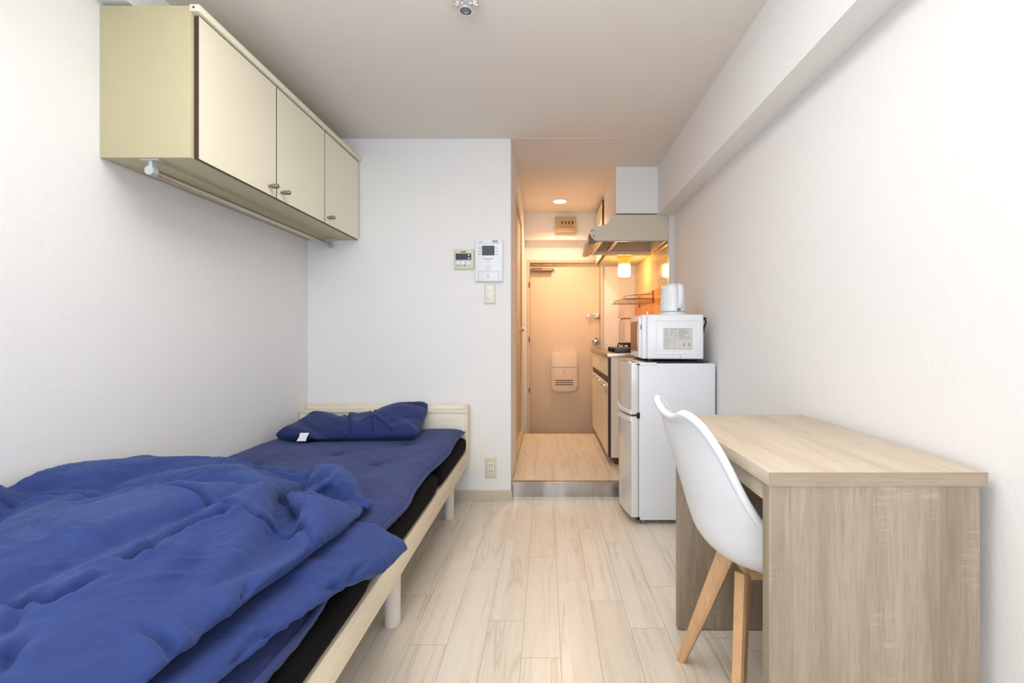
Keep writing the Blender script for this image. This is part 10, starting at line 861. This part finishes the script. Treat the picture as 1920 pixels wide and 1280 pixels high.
PIL_Y = [12,-1,0,-1,1,0,0,0,0,0,0,0,-1,1,0,0,0,0,-1,1,0,0,-1,1,0,-271,273,-2,0,-1,1,0,-1,1,0,-1,1,0,-1,1,0,-1,1,0,-1,1,0,-1,1,1,-274,277,-2,-2,-1,1,0,-1,1,-1,1,0,0,-1,1,-2,2,-1,1,0,-1,-1,2,1,1,-277,280,-3,-1,-1,0,-1,1,-1,1,-1,1,-1,0,-1,2,0,0,-1,0,-1,2,0,0,4,-282,286,-6,-1,-1,0,-1,1,-1,1,-1,-1,0,1,1,0,0,-1,-2,3,-1,1,-1,3,2,-283,288,-7,-1,-1,0,-1,0,1,-1,-1,-1,3,0,0,-1,-1,0,2,0,0,-1,1,1,5,-287,291,-8,-1,-1,0,-1,1,-3,0,2,1,0,-1,-1,0,2,0,0,-1,1,0,0,0,8,-292,296,-10,-1,-1,-1,1,-4,1,2,1,0,-2,1,-1,2,0,0,0,-1,2,-2,2,-2,10,-294,298,-11,-1,-1,-2,-3,3,1,1,-1,-1,2,-2,2,0,0,0,0,0,-1,1,-2,4,8,-295,298,-11,-1,-4,-2,3,2,-1,0,-1,1,0,1,0,1,-1,-1,2,-3,2,-2,1,2,12,-299,300,-11,-8,1,2,1,0,1,-3,3,-1,1,1,-1,-1,1,1,-3,1,0,1,1,0,9,-294,299,-20,2,1,1,1,-1,-1,2,-2,2,1,-1,-1,2,-2,0,0,1,0,0,0,1,3,-280,282,-7,0,-1,2,-2,1,1,-1,1,0,0,1,-3,2,-1,1,0,0,0,0,0,2,-6,-266,274,-4,-1,0,0,-1,2,-1,1,1,-1,0,-1,0,1,1,-2,1,0,0,0,1,0,4,-285,284,-5,1,0,-1,-2,3,0,0,0,1,-2,0,2,-1,-2,2,0,1,-1,1,-1,1,7,-291,286,-4,2,-2,-2,3,0,0,0,0,1,-1,1,-2,0,1,0,-1,0,2,-2,2,1,8,-295,287,-3,2,-4,3,0,0,0,0,1,-1,0,0,0,0,-2,3,-2,2,-2,1,-1,3,11,-300,288,-1,-1,1,-1,1,0,0,1,-1,0,0,1,-1,-2,2,0,1,-1,-1,1,-1,1,14,-300,285,1,0,-1,1,0,0,0,0,0,1,-1,-1,0,2,0,-1,0,-1,2,-1,-2,4,10,-297,283,2,-1,1,-1,2,-2,2,-2,2,-2,1,0,1,-1,1,-2,1,1,-2,2,-1,2,6,-291,281,1,0,1,0,0,0,-1,1,1,-1,0,1,0,-2,2,0,-1,-1,1,1,0,1,0,-280,275,2,0,2,-3,3,-1,-1,2,-1,0,1,0,-1,1,-2,2,0,-2,2,-1,2,0,-11,-260,267,1,1,-2,2,0,0,0,0,0,1,-1,1,0,0,-1,1,-2,2,-1,1,0,2,-6,-273,273,2,1,-1,1,-1,2,-2,2,-1,0,1,0,0,0,-1,1,-1,0,1,0,0,1,-1,-282,279,1,1,0,-1,1,-1,1,1,-1,1,-1,1,0,0,0,0,-1,0,0,1,0,2,-2,-284,281,1,1,0,1,-1,-1,1,0,1,-1,0,1,0,0,0,0,-1,0,1,0,0,1,1,-288,283,1,3,-3,1,-1,2,-2,1,1,0,-1,1,-1,2,-1,-2,2,0,0,0,0,1,2,-292,287,0,3,-1,-3,3,-2,2,-2,2,-1,1,-1,1,0,-1,1,0,0,0,0,0,1,2,-293,288,1,2,-2,1,-4,3,1,-1,1,0,-1,0,1,0,0,-1,1,0,-1,1,0,2,1,-294,289,2,0,1,-4,2,1,-2,2,-1,1,-1,1,-1,1,0,0,0,-1,-1,2,1,0,4,-298,292,0,1,1,-3,2,-1,1,-2,2,-1,1,-1,1,-1,1,0,-1,1,0,-3,3,2,4,-300,293,1,-1,1,0,0,0,0,-2,1,0,1,0,-1,1,0,0,-1,0,-2,1,3,1,5,-300,291,2,0,-1,2,-2,1,0,0,-2,2,-1,0,1,0,-1,2,-2,0,1,-6,6,2,5,-299,290,2,0,0,0,0,-1,1,0,0,0,-2,1,1,0,-1,1,0,0,0,-6,5,0,8,-298,291,0,1,-1,0,0,0,0,0,0,0,-1,1,-1,1,-1,1,0,-1,1,-1,0,0,0,-283,283,0,0,-1,1,0,0,0,0,0,-1,1,0,0,0,0,0,-1,1,0,0,0,-251,253,-2,-1,1,0,0,0,-1,1,0,0,0,0,0,0,0,0,0,-1,1,0,1,-255,257,-3,0,0,-1,1,0,0,0,0,0,0,0,0,0,0,-1,1,0,1,-1,1,-257,258,-1,-1,0,0,0,0,0,0,0,0,0,0,0,0,0,0,0,0,1,-1,0,-257,259,-1,0,-1,0,0,0,0,0,0,0,0,0,0,0,0,0,0,0,1,0,-1,-259,262,-2,-1,0,0,0,0,0,1,-1,0,0,0,0,0,0,0,0,1,-1,2,-3,-259,263,-2,0,-1,0,0,0,0,0,0,1,-1,0,0,0,0,0,0,1,0,0,-2,-259,262,0,-2,0,1,-1,0,0,0,0,1,-1,0,0,0,0,0,1,-1,1,1,-3,-260,263,-1,0,-1,0,0,0,1,-1,0,0,1,-1,0,0,0,1,-1,0,1,1,-3,-259,262,-2,0,0,1,-1,0,0,1,-1,0,1,-1,0,0,1,-1,0,1,0,0,-2,-260,263,0,-2,-1,1,1,-1,0,0,1,-1,0,1,-1,0,1,-1,0,1,0,1,-5,-257,262,-1,0,-1,-1,1,1,-1,0,1,-1,0,1,-1,0,1,-1,1,
-1,1,1,-6,-256,263,-3,1,0,-2,1,0,1,-1,0,1,-1,1,-1,1,-1,0,1,-1,2,0,-8,-255,264,-2,0,0,-1,0,0,0,1,-1,1,-1,1,-1,1,-1,0,1,0,0,1,-15,-243,259,-1,-1,0,-1,1,-1,0,1,-1,1,-1,1,-1,1,-1,1,-1,1,0,1,-12,-250,263,-1,-1,0,-1,1,-1,1,-1,1,-1,1,0,-1,1,-1,1,-1,1,0,1,-11,-253,266,-3,0,0,0,-1,1,-1,1,-1,1,0,-1,1,0,-1,1,-1,1,0,1,-12,-251,264,-1,-1,-1,1,0,-1,1,-1,1,0,0,-1,1,-1,1,0,-1,1,0,0,-11,-251,264,-1,-1,0,-1,1,0,-1,1,0,0,-1,1,0,-1,1,0,-1,1,0,0,-12,-249,263,-2,0,0,0,0,-1,1,0,-1,1,0,0,0,-1,1,0,-1,1,0,-1,-11,-249,263,-1,-1,0,-1,1,0,-1,1,0,0,0,0,-1,1,0,0,0,-1,1,-2,-16,-236,256,-2,0,0,0,-1,1,0,0,-1,1,0,0,0,0,0,0,0,0,-1,-3,-7,-249,262,-2,0,0,0,0,-1,1,0,0,0,0,0,0,0,0,0,0,-1,0,-4,-7,-246,260,-2,1,-2,1,0,0,0,0,-1,2,-1,0,0,0,0,0,0,-1,-1,-4,-7,-243,258,-1,-1,0,0,-1,1,0,0,0,0,0,1,-1,0,0,0,-1,0,-2,-3,-6,-244,258,-1,-1,0,0,0,0,0,0,0,0,0,0,0,0,0,0,0,-1,-5,1,-6,-245,258,-1,-1,0,0,0,0,0,0,0,0,1,-1,0,0,0,0,-1,-1,-1,-8,5,-252,261,-2,-1,0,0,0,0,0,0,1,-1,0,0,0,0,0,0,-1,-2,1,-9,6,-254,262,-2,-1,0,0,1,-1,0,0,0,0,0,1,-1,-1,1,0,-1,-1,-1,-4,-5,-244,259,-2,-1,1,-1,0,0,0,0,0,1,-1,0,0,-1,1,0,-1,-1,-2,-8,11,-259,262,-1,0,-1,0,0,0,0,0,1,-1,0,0,-1,1,0,-1,1,-9,4,1,6,-264,265,-4,2,-1,0,0,0,1,-1,0,0,0,-1,1,0,-1,1,-1,-10,8,1,5,-266,264,-1,0,1,-1,0,0,0,0,0,0,-1,1,0,-1,1,0,-1,-8,9,-1,1]
PIL_Z = [23,-24,1,1,-1,-1,1,0,0,0,-1,1,2,-1,0,1,-1,1,0,0,0,0,0,0,0,-23,42,-19,-2,0,0,0,0,0,1,-1,0,2,-1,0,1,-1,1,-1,1,0,0,0,-3,-19,-1,41,-15,-4,-4,2,3,-1,-2,-3,4,-1,2,2,1,1,-5,3,-4,4,1,2,-7,-5,-14,0,39,-15,-3,-1,-3,4,-2,-3,3,-1,4,2,1,1,-4,-1,-2,5,1,1,-6,-4,-1,-15,0,38,-15,-3,2,-3,-2,-1,0,4,3,3,1,-4,-1,-2,2,3,2,-3,-5,-2,-2,2,-16,-1,36,-14,-1,-4,3,-5,2,3,6,0,1,-7,2,0,3,2,-2,-2,-4,-2,-1,3,-4,-13,-3,36,-14,-1,-3,1,-3,7,5,1,-3,-5,2,3,0,2,-3,-2,-2,-4,1,2,-3,-1,-11,-5,33,-11,-4,1,-2,8,4,-1,-2,-4,2,3,-1,1,-2,-4,0,-2,-1,2,-4,4,-7,-5,-9,32,-11,-2,-1,11,2,-2,-3,-2,2,3,-3,2,-3,-4,0,1,-3,2,-4,2,-3,4,-9,-13,31,-9,-1,11,1,-2,-4,1,1,2,-4,3,-4,-2,0,-2,-1,2,-5,4,-5,1,3,0,-23,31,-8,13,-1,-2,-3,1,0,1,-2,2,-6,0,1,-5,1,2,-5,1,0,2,5,2,-16,-14,26,11,-2,-2,-2,-1,1,2,-4,3,-7,0,3,-6,3,-3,-2,2,1,3,3,2,-3,-21,-18,57,-11,-3,1,-3,3,-2,-2,3,-3,-3,-1,-2,-3,2,0,1,4,3,-2,-2,4,-5,-22,-9,52,-12,-1,-2,2,-1,-3,3,-3,-3,1,-5,-2,2,1,2,6,-4,3,-6,5,-4,-2,-15,-17,57,-14,-2,-1,0,3,-4,-2,2,-4,-1,-5,2,2,0,8,-3,0,-2,-2,-1,-1,-1,-12,-18,56,-13,-5,2,2,-4,0,-1,-6,6,-3,-2,1,-5,11,-8,6,2,-11,6,-5,5,-3,-9,-21,55,-13,-4,3,-3,-1,-3,1,-6,5,-3,2,5,-4,-5,10,-5,-5,3,-5,5,-6,7,-6,-29,59,-17,1,-3,1,-2,-4,-3,4,-4,7,-5,2,3,2,-9,2,2,-4,-3,3,-4,0,9,-38,61,-17,-2,1,-4,1,-7,6,-6,7,-4,3,3,-1,-7,2,-2,-2,-2,5,-4,-2,10,-10,-30,62,-17,0,-3,0,-7,7,-7,7,-4,4,-1,-1,-6,4,-2,-4,1,1,-3,5,5,-3,-16,-23,63,-16,-1,-2,-6,6,-7,6,-1,0,-3,3,-6,4,-6,4,-2,-2,0,7,-3,-1,2,-22,-18,64,-15,-3,-3,3,-3,-4,6,-5,3,0,-4,2,-2,-1,-5,5,-1,6,-5,3,-3,-3,-20,-17,66,-15,-3,1,-3,-3,4,-4,3,-2,-1,0,-3,1,3,-5,-2,8,-6,4,-4,1,-2,-22,-21,71,-15,-2,-1,-3,2,-3,2,-1,-3,4,-6,4,-2,-2,4,-3,-4,7,-5,3,-3,-2,-19,-28,76,-16,-1,-2,0,-2,2,-2,-2,3,-3,1,-1,-3,4,-2,-2,-2,8,-7,3,-6,2,-19,-32,79,-15,-3,-1,-3,2,1,-3,3,-5,4,-1,-2,0,-3,2,-4,8,-3,-3,1,-4,0,-18,-35,82,-15,-6,3,-2,1,-4,4,-1,-2,-1,2,-2,2,-4,-2,7,-3,-3,0,3,-7,2,-18,-38,84,-15,-6,-2,6,-4,2,-4,3,-3,3,-3,3,-2,-4,5,-2,0,-1,-1,-1,-1,-3,-16,-38,83,-15,-8,4,-2,6,-5,0,-1,0,-2,5,-2,-2,2,-4,3,-6,2,6,-8,5,-6,-15,-41,84,-15,-6,-3,8,-5,-3,6,-4,3,-3,3,-3,4,-3,-1,-4,3,-4,9,-3,-4,-2,-16,-42,85,-15,-5,-4,6,-10,8,-2,5,-4,1,-1,2,-3,2,-3,2,-7,5,0,7,-10,1,-16,-45,86,-16,-2,-4,0,-7,5,2,4,0,-3,0,0,2,-4,4,-3,-4,-3,13,-1,-6,-3,-15,-46,87,-16,-6,-4,2,5,-4,-1,0,6,-4,4,-2,-1,1,-1,-2,1,-6,6,9,-7,-4,-16,-50,90,-21,-4,1,0,-1,5,-1,-1,0,-2,7,-2,-1,0,-1,-1,0,-1,-3,12,-4,-2,-21,-48,66,1,-2,0,1,1,-1,2,-1,1,0,1,0,0,-1,1,-1,0,1,0,-1,1,1,-1,-91,87,0,-1,1,0,0,0,0,0,0,1,0,0,0,0,0,1,-1,1,-1,1,2,-22,21,-5,3,-3,2,0,0,0,0,0,0,0,0,0,0,1,-1,0,2,-1,3,5,-26,17,3,-6,5,-4,2,0,0,0,0,0,0,0,0,0,0,2,-4,2,2,3,4,-25,16,0,2,-4,2,0,0,0,0,0,0,0,0,0,0,0,0,1,-1,0,5,4,-24,15,0,0,0,0,0,0,0,0,0,0,0,0,0,0,0,0,0,1,-1,3,6,-22,13,0,0,0,0,0,0,0,0,0,0,0,0,0,0,0,0,0,0,0,2,8,-22,12,0,0,0,0,0,0,0,0,0,0,0,0,0,0,0,0,0,0,0,1,9,-21,11,0,0,0,0,0,0,0,0,0,0,0,0,0,0,0,0,0,0,0,0,10,-20,14,-8,4,0,0,0,0,0,0,0,0,0,0,0,0,0,0,0,0,0,0,10,-16,2,9,-10,5,0,0,0,0,0,0,0,0,0,0,0,0,0,0,0,0,0,10,-19,8,1,5,-10,5,
0,0,0,0,0,0,0,0,0,0,0,0,0,0,0,0,11,-16,-1,6,0,5,-10,5,0,0,0,0,0,0,0,0,0,0,0,0,0,0,0,13,-26,18,-10,5,0,4,-8,4,0,0,0,0,0,0,0,0,0,0,0,0,0,0,13,-26,16,-6,3,0,0,3,-6,3,0,0,0,0,0,0,0,0,0,0,0,0,0,14,-28,14,0,0,0,0,0,0,0,0,0,0,0,0,0,0,0,0,0,0,0,1,13,-28,13,1,0,0,0,0,0,0,0,0,0,0,0,0,0,0,0,0,0,0,2,13,-31,15,1,0,0,0,0,0,0,0,0,0,0,0,0,0,0,0,0,0,0,3,12,-32,16,1,0,0,0,0,0,0,0,0,0,0,0,0,0,0,0,0,0,0,5,9,-32,17,1,0,0,0,0,0,0,0,0,0,0,0,0,0,0,0,0,0,0,6,9,-36,21,0,0,0,0,0,0,0,0,0,0,0,0,0,0,0,0,0,0,1,6,8,-38,23,2,-4,2,0,0,0,0,0,0,0,0,0,0,0,0,0,0,0,2,7,4,-37,27,-6,3,0,0,0,0,0,0,0,0,0,0,0,0,0,0,0,1,3,6,4,-43,32,-6,3,0,0,0,0,0,0,0,0,0,0,0,0,0,0,1,1,4,5,3,-48,37,-6,3,0,0,0,0,0,0,0,0,0,0,0,0,0,1,-1,5,3,3,3,-53,39,2,-4,2,0,0,0,0,0,0,0,0,0,0,0,1,-1,3,2,4,2,3,-57,43,0,0,0,0,0,0,0,0,0,0,0,0,0,0,0,3,0,3,5,-1,5,-63,48,0,0,0,0,0,0,0,0,0,0,0,0,0,1,0,3,-1,4,2,4,1,-65,50,1,0,0,0,0,0,0,0,0,0,0,0,0,3,-1,2,0,4,0,5,0,-67,53,1,0,0,0,0,0,0,0,0,0,0,1,1,0,2,-1,2,2,2,3,3,-74,58,1,0,0,0,0,0,0,0,0,0,1,1,1,1,-1,0,2,1,4,3,-4,-67,60,-5,3,0,0,0,0,0,0,0,1,2,1,-1,1,0,0,-2,8,0,1,-5,-67,60,5,-4,-1,-1,1,1,0,1,1,1,1,0,0,0,0,-1,1,6,-2,0,-4,-67,63,0,0,0,0,2,0,0,1,0,1,0,0,0,0,0,-1,1,6,-11,5,3]
PIL_LOW = (-1.4488, 2.3782, 0.4955)

# ================================================================ BEDDING
def bag_faces(nx, ny):
    """closed two-sided cloth bag; both faces share the border"""
    idx = lambda i, j: i*(ny+1)+j
    bot = {}; k = (nx+1)*(ny+1)
    for i in range(nx+1):
        for j in range(ny+1):
            if i in (0, nx) or j in (0, ny): bot[i, j] = idx(i, j)
            else: bot[i, j] = k; k += 1
    F = []
    for i in range(nx):
        for j in range(ny):
            F.append((idx(i, j), idx(i+1, j), idx(i+1, j+1), idx(i, j+1)))
            F.append((bot[i, j], bot[i, j+1], bot[i+1, j+1], bot[i+1, j]))
    return F, k
def bag(name, nx, ny, keep, xyz, lo, mat, parent, sub=1, flat=0.50):
    """cloth shape from stored thread coordinates; the hidden underside is laid flat"""
    D = np.array(xyz).T
    W = np.cumsum(np.cumsum(D, axis=0), axis=0)*0.0015 + np.array(lo)
    F, k = bag_faces(nx, ny)
    nt = (nx+1)*(ny+1); V = np.zeros((k, 3)); V[:nt] = W[:nt]
    p = nt; q = nt
    for i in range(1, nx):
        for j in range(1, ny):
            t = V[i*(ny+1)+j]
            if min(nx-i, ny-j) < keep: V[p] = W[q]; q += 1
            else: V[p] = (t[0], t[1], min(flat, t[2]-0.02))
            p += 1
    off = np.array(parent.location)
    for _ in range(1):     # even out the stepping
        acc = np.zeros_like(V); cnt = np.zeros(len(V)); A = np.array(F)
        for a in range(4):
            for b in (1, 3):
                np.add.at(acc, A[:, a], V[A[:, (a+b) % 4]]); np.add.at(cnt, A[:, a], 1)
        V = V*0.7 + 0.3*acc/cnt[:, None]
    me = bpy.data.meshes.new(name); me.from_pydata((V-off).tolist(), [], F); me.update()
    me.materials.append(mat)
    for p in me.polygons: p.use_smooth = True
    o = bpy.data.objects.new(name, me); col.objects.link(o); o.parent = parent
    if sub:
        m = o.modifiers.new('smooth', 'SUBSURF'); m.levels = sub; m.render_levels = sub
    return o

def pix(px, py, z):
    """where the line of sight of the photo's pixel meets the level z (for placing creases seen there)"""
    sc_ = (py-628)/(1.05-z); return ((px-1025)/sc_, 860/sc_)
def finish_cloth(o, levels, amp, seed, creases=(), rest=None):
    """refine the cloth and press wrinkles and seam puckers into it"""
    m = o.modifiers.get('smooth'); m.levels = levels; m.render_levels = levels
    dg = bpy.context.evaluated_depsgraph_get(); dg.update()
    me = bpy.data.meshes.new_from_object(o.evaluated_get(dg)); o.modifiers.clear(); old = o.data; o.data = me; me.name = old.name
    bpy.data.meshes.remove(old)
    n = len(me.vertices); V = np.empty(n*3); N = np.empty(n*3)
    me.vertices.foreach_get('co', V); me.vertex_normals.foreach_get('vector', N)
    V = V.reshape(-1, 3); N = N.reshape(-1, 3); off = np.array(o.parent.location); W = V+off
    D = np.zeros(n); near = np.full(n, 9.0)
    for pts, depth, width in creases:
        P = np.array(pts); best = np.full(n, 9.0); along = np.zeros(n); run = 0.0
        for a, b in zip(P[:-1], P[1:]):
            ab = b-a; L2 = (ab**2).sum(); t = np.clip(((W[:, :2]-a) @ ab)/L2, 0, 1)
            d = np.hypot(*(W[:, :2]-(a+t[:, None]*ab)).T); k = d < best
            best = np.where(k, d, best); along = np.where(k, run+t*np.sqrt(L2), along); run += np.sqrt(L2)
        fade = np.minimum(1, np.minimum(along, run-along)/0.04+0.15)
        top = (N[:, 2] > 0.1)
        D -= top*fade*depth*1.25*np.exp(-(best/(width*0.8))**2)
        D += top*fade*depth*0.35*np.exp(-((best-width*2.2)/(width*1.3))**2)
        D += top*fade*depth*0.10*np.exp(-(best/(width*3.0))**2)*np.sin(along*150+5*np.sin(along*31+seed))*np.minimum(1, best/width)
    up = np.clip(N[:, 2]*1.5+0.2, 0, 1)
    NV = noise.noise
    for i in np.nonzero(W[:, 2] > 0.44)[0]:
        x, y, z = W[i]
        a = NV(Vector((x*1.7+seed, y*1.7, 5)))*2.2+0.7          # local fold direction
        ca, sa = math.cos(a), math.sin(a); u = (x*ca+y*sa); v = (-x*sa+y*ca)
        wv = NV(Vector((u*3+seed, v*3, z*3)))*0.9
        r = 1-abs(NV(Vector((u*4.5+wv, v*15+wv*2.0, z*6+seed))))*2.2
        m1 = max(0, NV(Vector((x*4.2, y*4.2, seed+2)))+0.18)
        r2 = 1-abs(NV(Vector((u*11+wv*2, v*38+wv*3, z*14+seed))))*2.4
        m2 = max(0, NV(Vector((x*7, y*7, seed+8)))+0.10)
        D[i] += amp*(max(0, r)**3*m1*1.6 + max(0, r2)**3*m2*0.55)
    V += N*D[:, None]
    if rest is not None:      # let the cloth lie on what carries it
        for i in np.nonzero((V[:, 2]+off[2] < 0.53) & (V[:, 0]+off[0] < rest[1]+0.024))[0]:
            x, y = V[i, 0]+off[0], V[i, 1]+off[1]
            zf = 0.444 + rest[0](min(max(x, fx0+0.01), rest[1]-0.012), y) + 0.005 + (0.004 if N[i, 2] > 0 else 0)
            if V[i, 2]+off[2] < zf: V[i, 2] = zf-off[2]
    me.vertices.foreach_set('co', V.ravel()); me.update()
    for p in me.polygons: p.use_smooth = True

# futon pad with tufted dimples
fu = thing('futon_pad', 'thin quilted navy futon pad covering the black mattress', 'futon', (-1.0, 1.8, 0.44))
bm = B(); nx, ny = 90, 170
fx0, fx1, fy0, fy1 = XL+0.010, -0.498, 0.56, 2.800
tufts = [(fx0+0.24, 2.46), (fx0+0.52, 2.60), (-0.72, 2.38), (fx0+0.24, 2.0), (fx0+0.52, 2.18), (-0.75, 2.01), (fx0+0.24, 1.56), (fx0+0.52, 1.75), (fx0+0.80, 1.60), (fx0+0.52, 1.3), (fx0+0.78, 1.15), (fx0+0.5, 0.85), (fx0+0.78, 0.7)]
def fut(x, y):
    ex_ = min(x-fx0, fx1-x); ey = min(y-fy0, fy1-y)
    e = min(ex_, ey)
    s_ = 1-math.exp(-max(e, 0)/0.018)
    h = 0.010+0.038*s_
    h += 0.006*noise.noise(Vector((x*5, y*5, 1)))+0.0035*noise.noise(Vector((x*16, y*11, 2)))
    # crosswise puckers near the long edge
    pk = math.exp(-max(fx1-x, 0)/0.16)
    h += 0.0035*pk*noise.noise(Vector((x*5+y*3, y*42+x*6, 4)))
    for tx, ty in tufts:
        r = math.hypot(x-tx, y-ty); a = math.atan2(y-ty, x-tx)
        h -= 0.026*math.exp(-(r/0.020)**2) + 0.010*math.exp(-(r/0.075)**1.4)
        h += 0.0035*math.exp(-(r/0.09)**2)*math.sin(7*a+tx*9)*min(1, r/0.02)
    h -= 0.012*min(1, max(0, (1.75-y)/0.35))      # pressed down under the duvet
    h -= 0.006*math.exp(-((x+1.07)/0.34)**4-((y-2.62)/0.2)**4)   # and under the pillow
    # the seam line that runs beside the edge
    h -= 0.010*math.exp(-((x-(fx1-0.028))/0.007)**2)*0.5
    return h
top = []; bot = []
for i in range(nx+1):
    r1 = []; r2 = []
    for j in range(ny+1):
        x = fx0+(fx1-fx0)*i/nx; y = fy0+(fy1-fy0)*j/ny
        wob = 0.006*noise.noise(Vector((y*6, 1, 7)))*(i/nx)**6 + 0.010*(i/nx)**10*math.sin(y*9)
        h = fut(x, y); r1.append(bm.verts.new((x+wob, y, 0.444+h)))
        b_ = 0.444 if 0 < i < nx and 0 < j < ny else None
        r2.append(bm.verts.new((x+wob, y, b_)) if b_ else r1[-1])
    top.append(r1); bot.append(r2)
for i in range(nx):
    for j in range(ny):
        bm.faces.new((top[i][j], top[i+1][j], top[i+1][j+1], top[i][j+1]))
        q = [bot[i][j], bot[i][j+1], bot[i+1][j+1], bot[i+1][j]]
        if len(set(q)) == 4 and not all(a in (top[i][j], top[i+1][j], top[i+1][j+1], top[i][j+1]) for a in q):
            bm.faces.new(q)
obj('pad', bm, M['futon'], fu, True, angle=180)
bm = B(); pts = []
for j in range(81):
    y = fy0+0.01+(fy1-fy0-0.02)*j/80
    i = nx; wob = 0.006*noise.noise(Vector((y*6, 1, 7))) + 0.010*math.sin(y*9)
    pts.append((fx1+wob-0.002, y, 0.444+0.014))
tube(bm, pts, 0.0075, 8); obj('piping', bm, M['futon'], fu, True, angle=180)

dv = thing('duvet', 'crumpled blue duvet folded double over the near half of the bed', 'duvet', (-1.0, 0.9, 0.5))
lf = bag('lower_fold', 50, 74, 4, (LOW_X, LOW_Y, LOW_Z), LOW_LOW, M['duvet'], dv, flat=0.513)
uf = bag('upper_fold', 54, 104, 6, (UP_X, UP_Y, UP_Z), UP_LOW, M['duvet'], dv, flat=0.56)
ZT = 0.69
def cr(pts, depth, width, z=ZT): return ([pix(a, b, z) for a, b in pts], depth, width)
finish_cloth(uf, 2, 0.0095, 3.0, [
    cr([(2, 892), (60, 889), (100, 885), (140, 884), (190, 887), (250, 888), (300, 893), (345, 898), (395, 907), (440, 909)], 0.016, 0.010),
    cr([(440, 908), (410, 924), (375, 935), (340, 949), (300, 966)], 0.020, 0.010),
    cr([(300, 966), (275, 984), (240, 1003), (195, 1007)], 0.022, 0.010),
    cr([(200, 1030), (130, 1066), (90, 1083), (40, 1080), (0, 1062)], 0.014, 0.008),
    cr([(440, 908), (480, 913), (520, 903), (550, 906), (605, 928)], 0.010, 0.009),
    cr([(50, 1130), (20, 1152), (2, 1178)], 0.020, 0.010),
    cr([(40, 1062), (36, 1090), (10, 1130)], 0.010, 0.010),
    cr([(270, 1117), (335, 1130), (365, 1150)], 0.014, 0.010, 0.66),
    cr([(470, 1012), (460, 1045), (432, 1072)], 0.014, 0.010, 0.66)], (fut, fx1))
finish_cloth(lf, 2, 0.0060, 8.0, [cr([(690, 1000), (650, 1040), (600, 1066)], 0.010, 0.008, 0.56), cr([(560, 1120), (480, 1150), (420, 1220)], 0.010, 0.008, 0.56)], (fut, fx1))
pw = thing('pillow', 'soft navy pillow with small white tag lying at the headboard', 'pillow', (-1.09, 2.66, 0.5))
bag('pillow_body', 34, 24, 99, (PIL_X, PIL_Y, PIL_Z), PIL_LOW, M['pillow'], pw)
pbd = [o for o in pw.children][0]
finish_cloth(pbd, 2, 0.003, 5.0, [cr([(645, 762), (655, 785), (660, 808)], 0.014, 0.008, 0.58), cr([(700, 775), (697, 790), (700, 800)], 0.010, 0.006, 0.58), cr([(672, 793), (697, 789), (735, 797)], 0.010, 0.006, 0.58)], (fut, fx1))
bm = B(); vs = [bm.verts.new(p) for p in ((-1.288, 2.362, 0.504), (-1.238, 2.358, 0.505), (-1.240, 2.372, 0.522), (-1.236, 2.388, 0.541), (-1.284, 2.390, 0.540), (-1.281, 2.374, 0.522))]
bm.faces.new((vs[0], vs[1], vs[2], vs[5])); bm.faces.new((vs[5], vs[2], vs[3], vs[4]))
tg = obj('care_tag', bm, M['white'], pw); tg.data.materials[0] = plain('tag_white', rgb(240, 242, 246), 0.7); tg['label'] = 'small white care tag'
tg.modifiers.new('t', 'SOLIDIFY').thickness = 0.0012
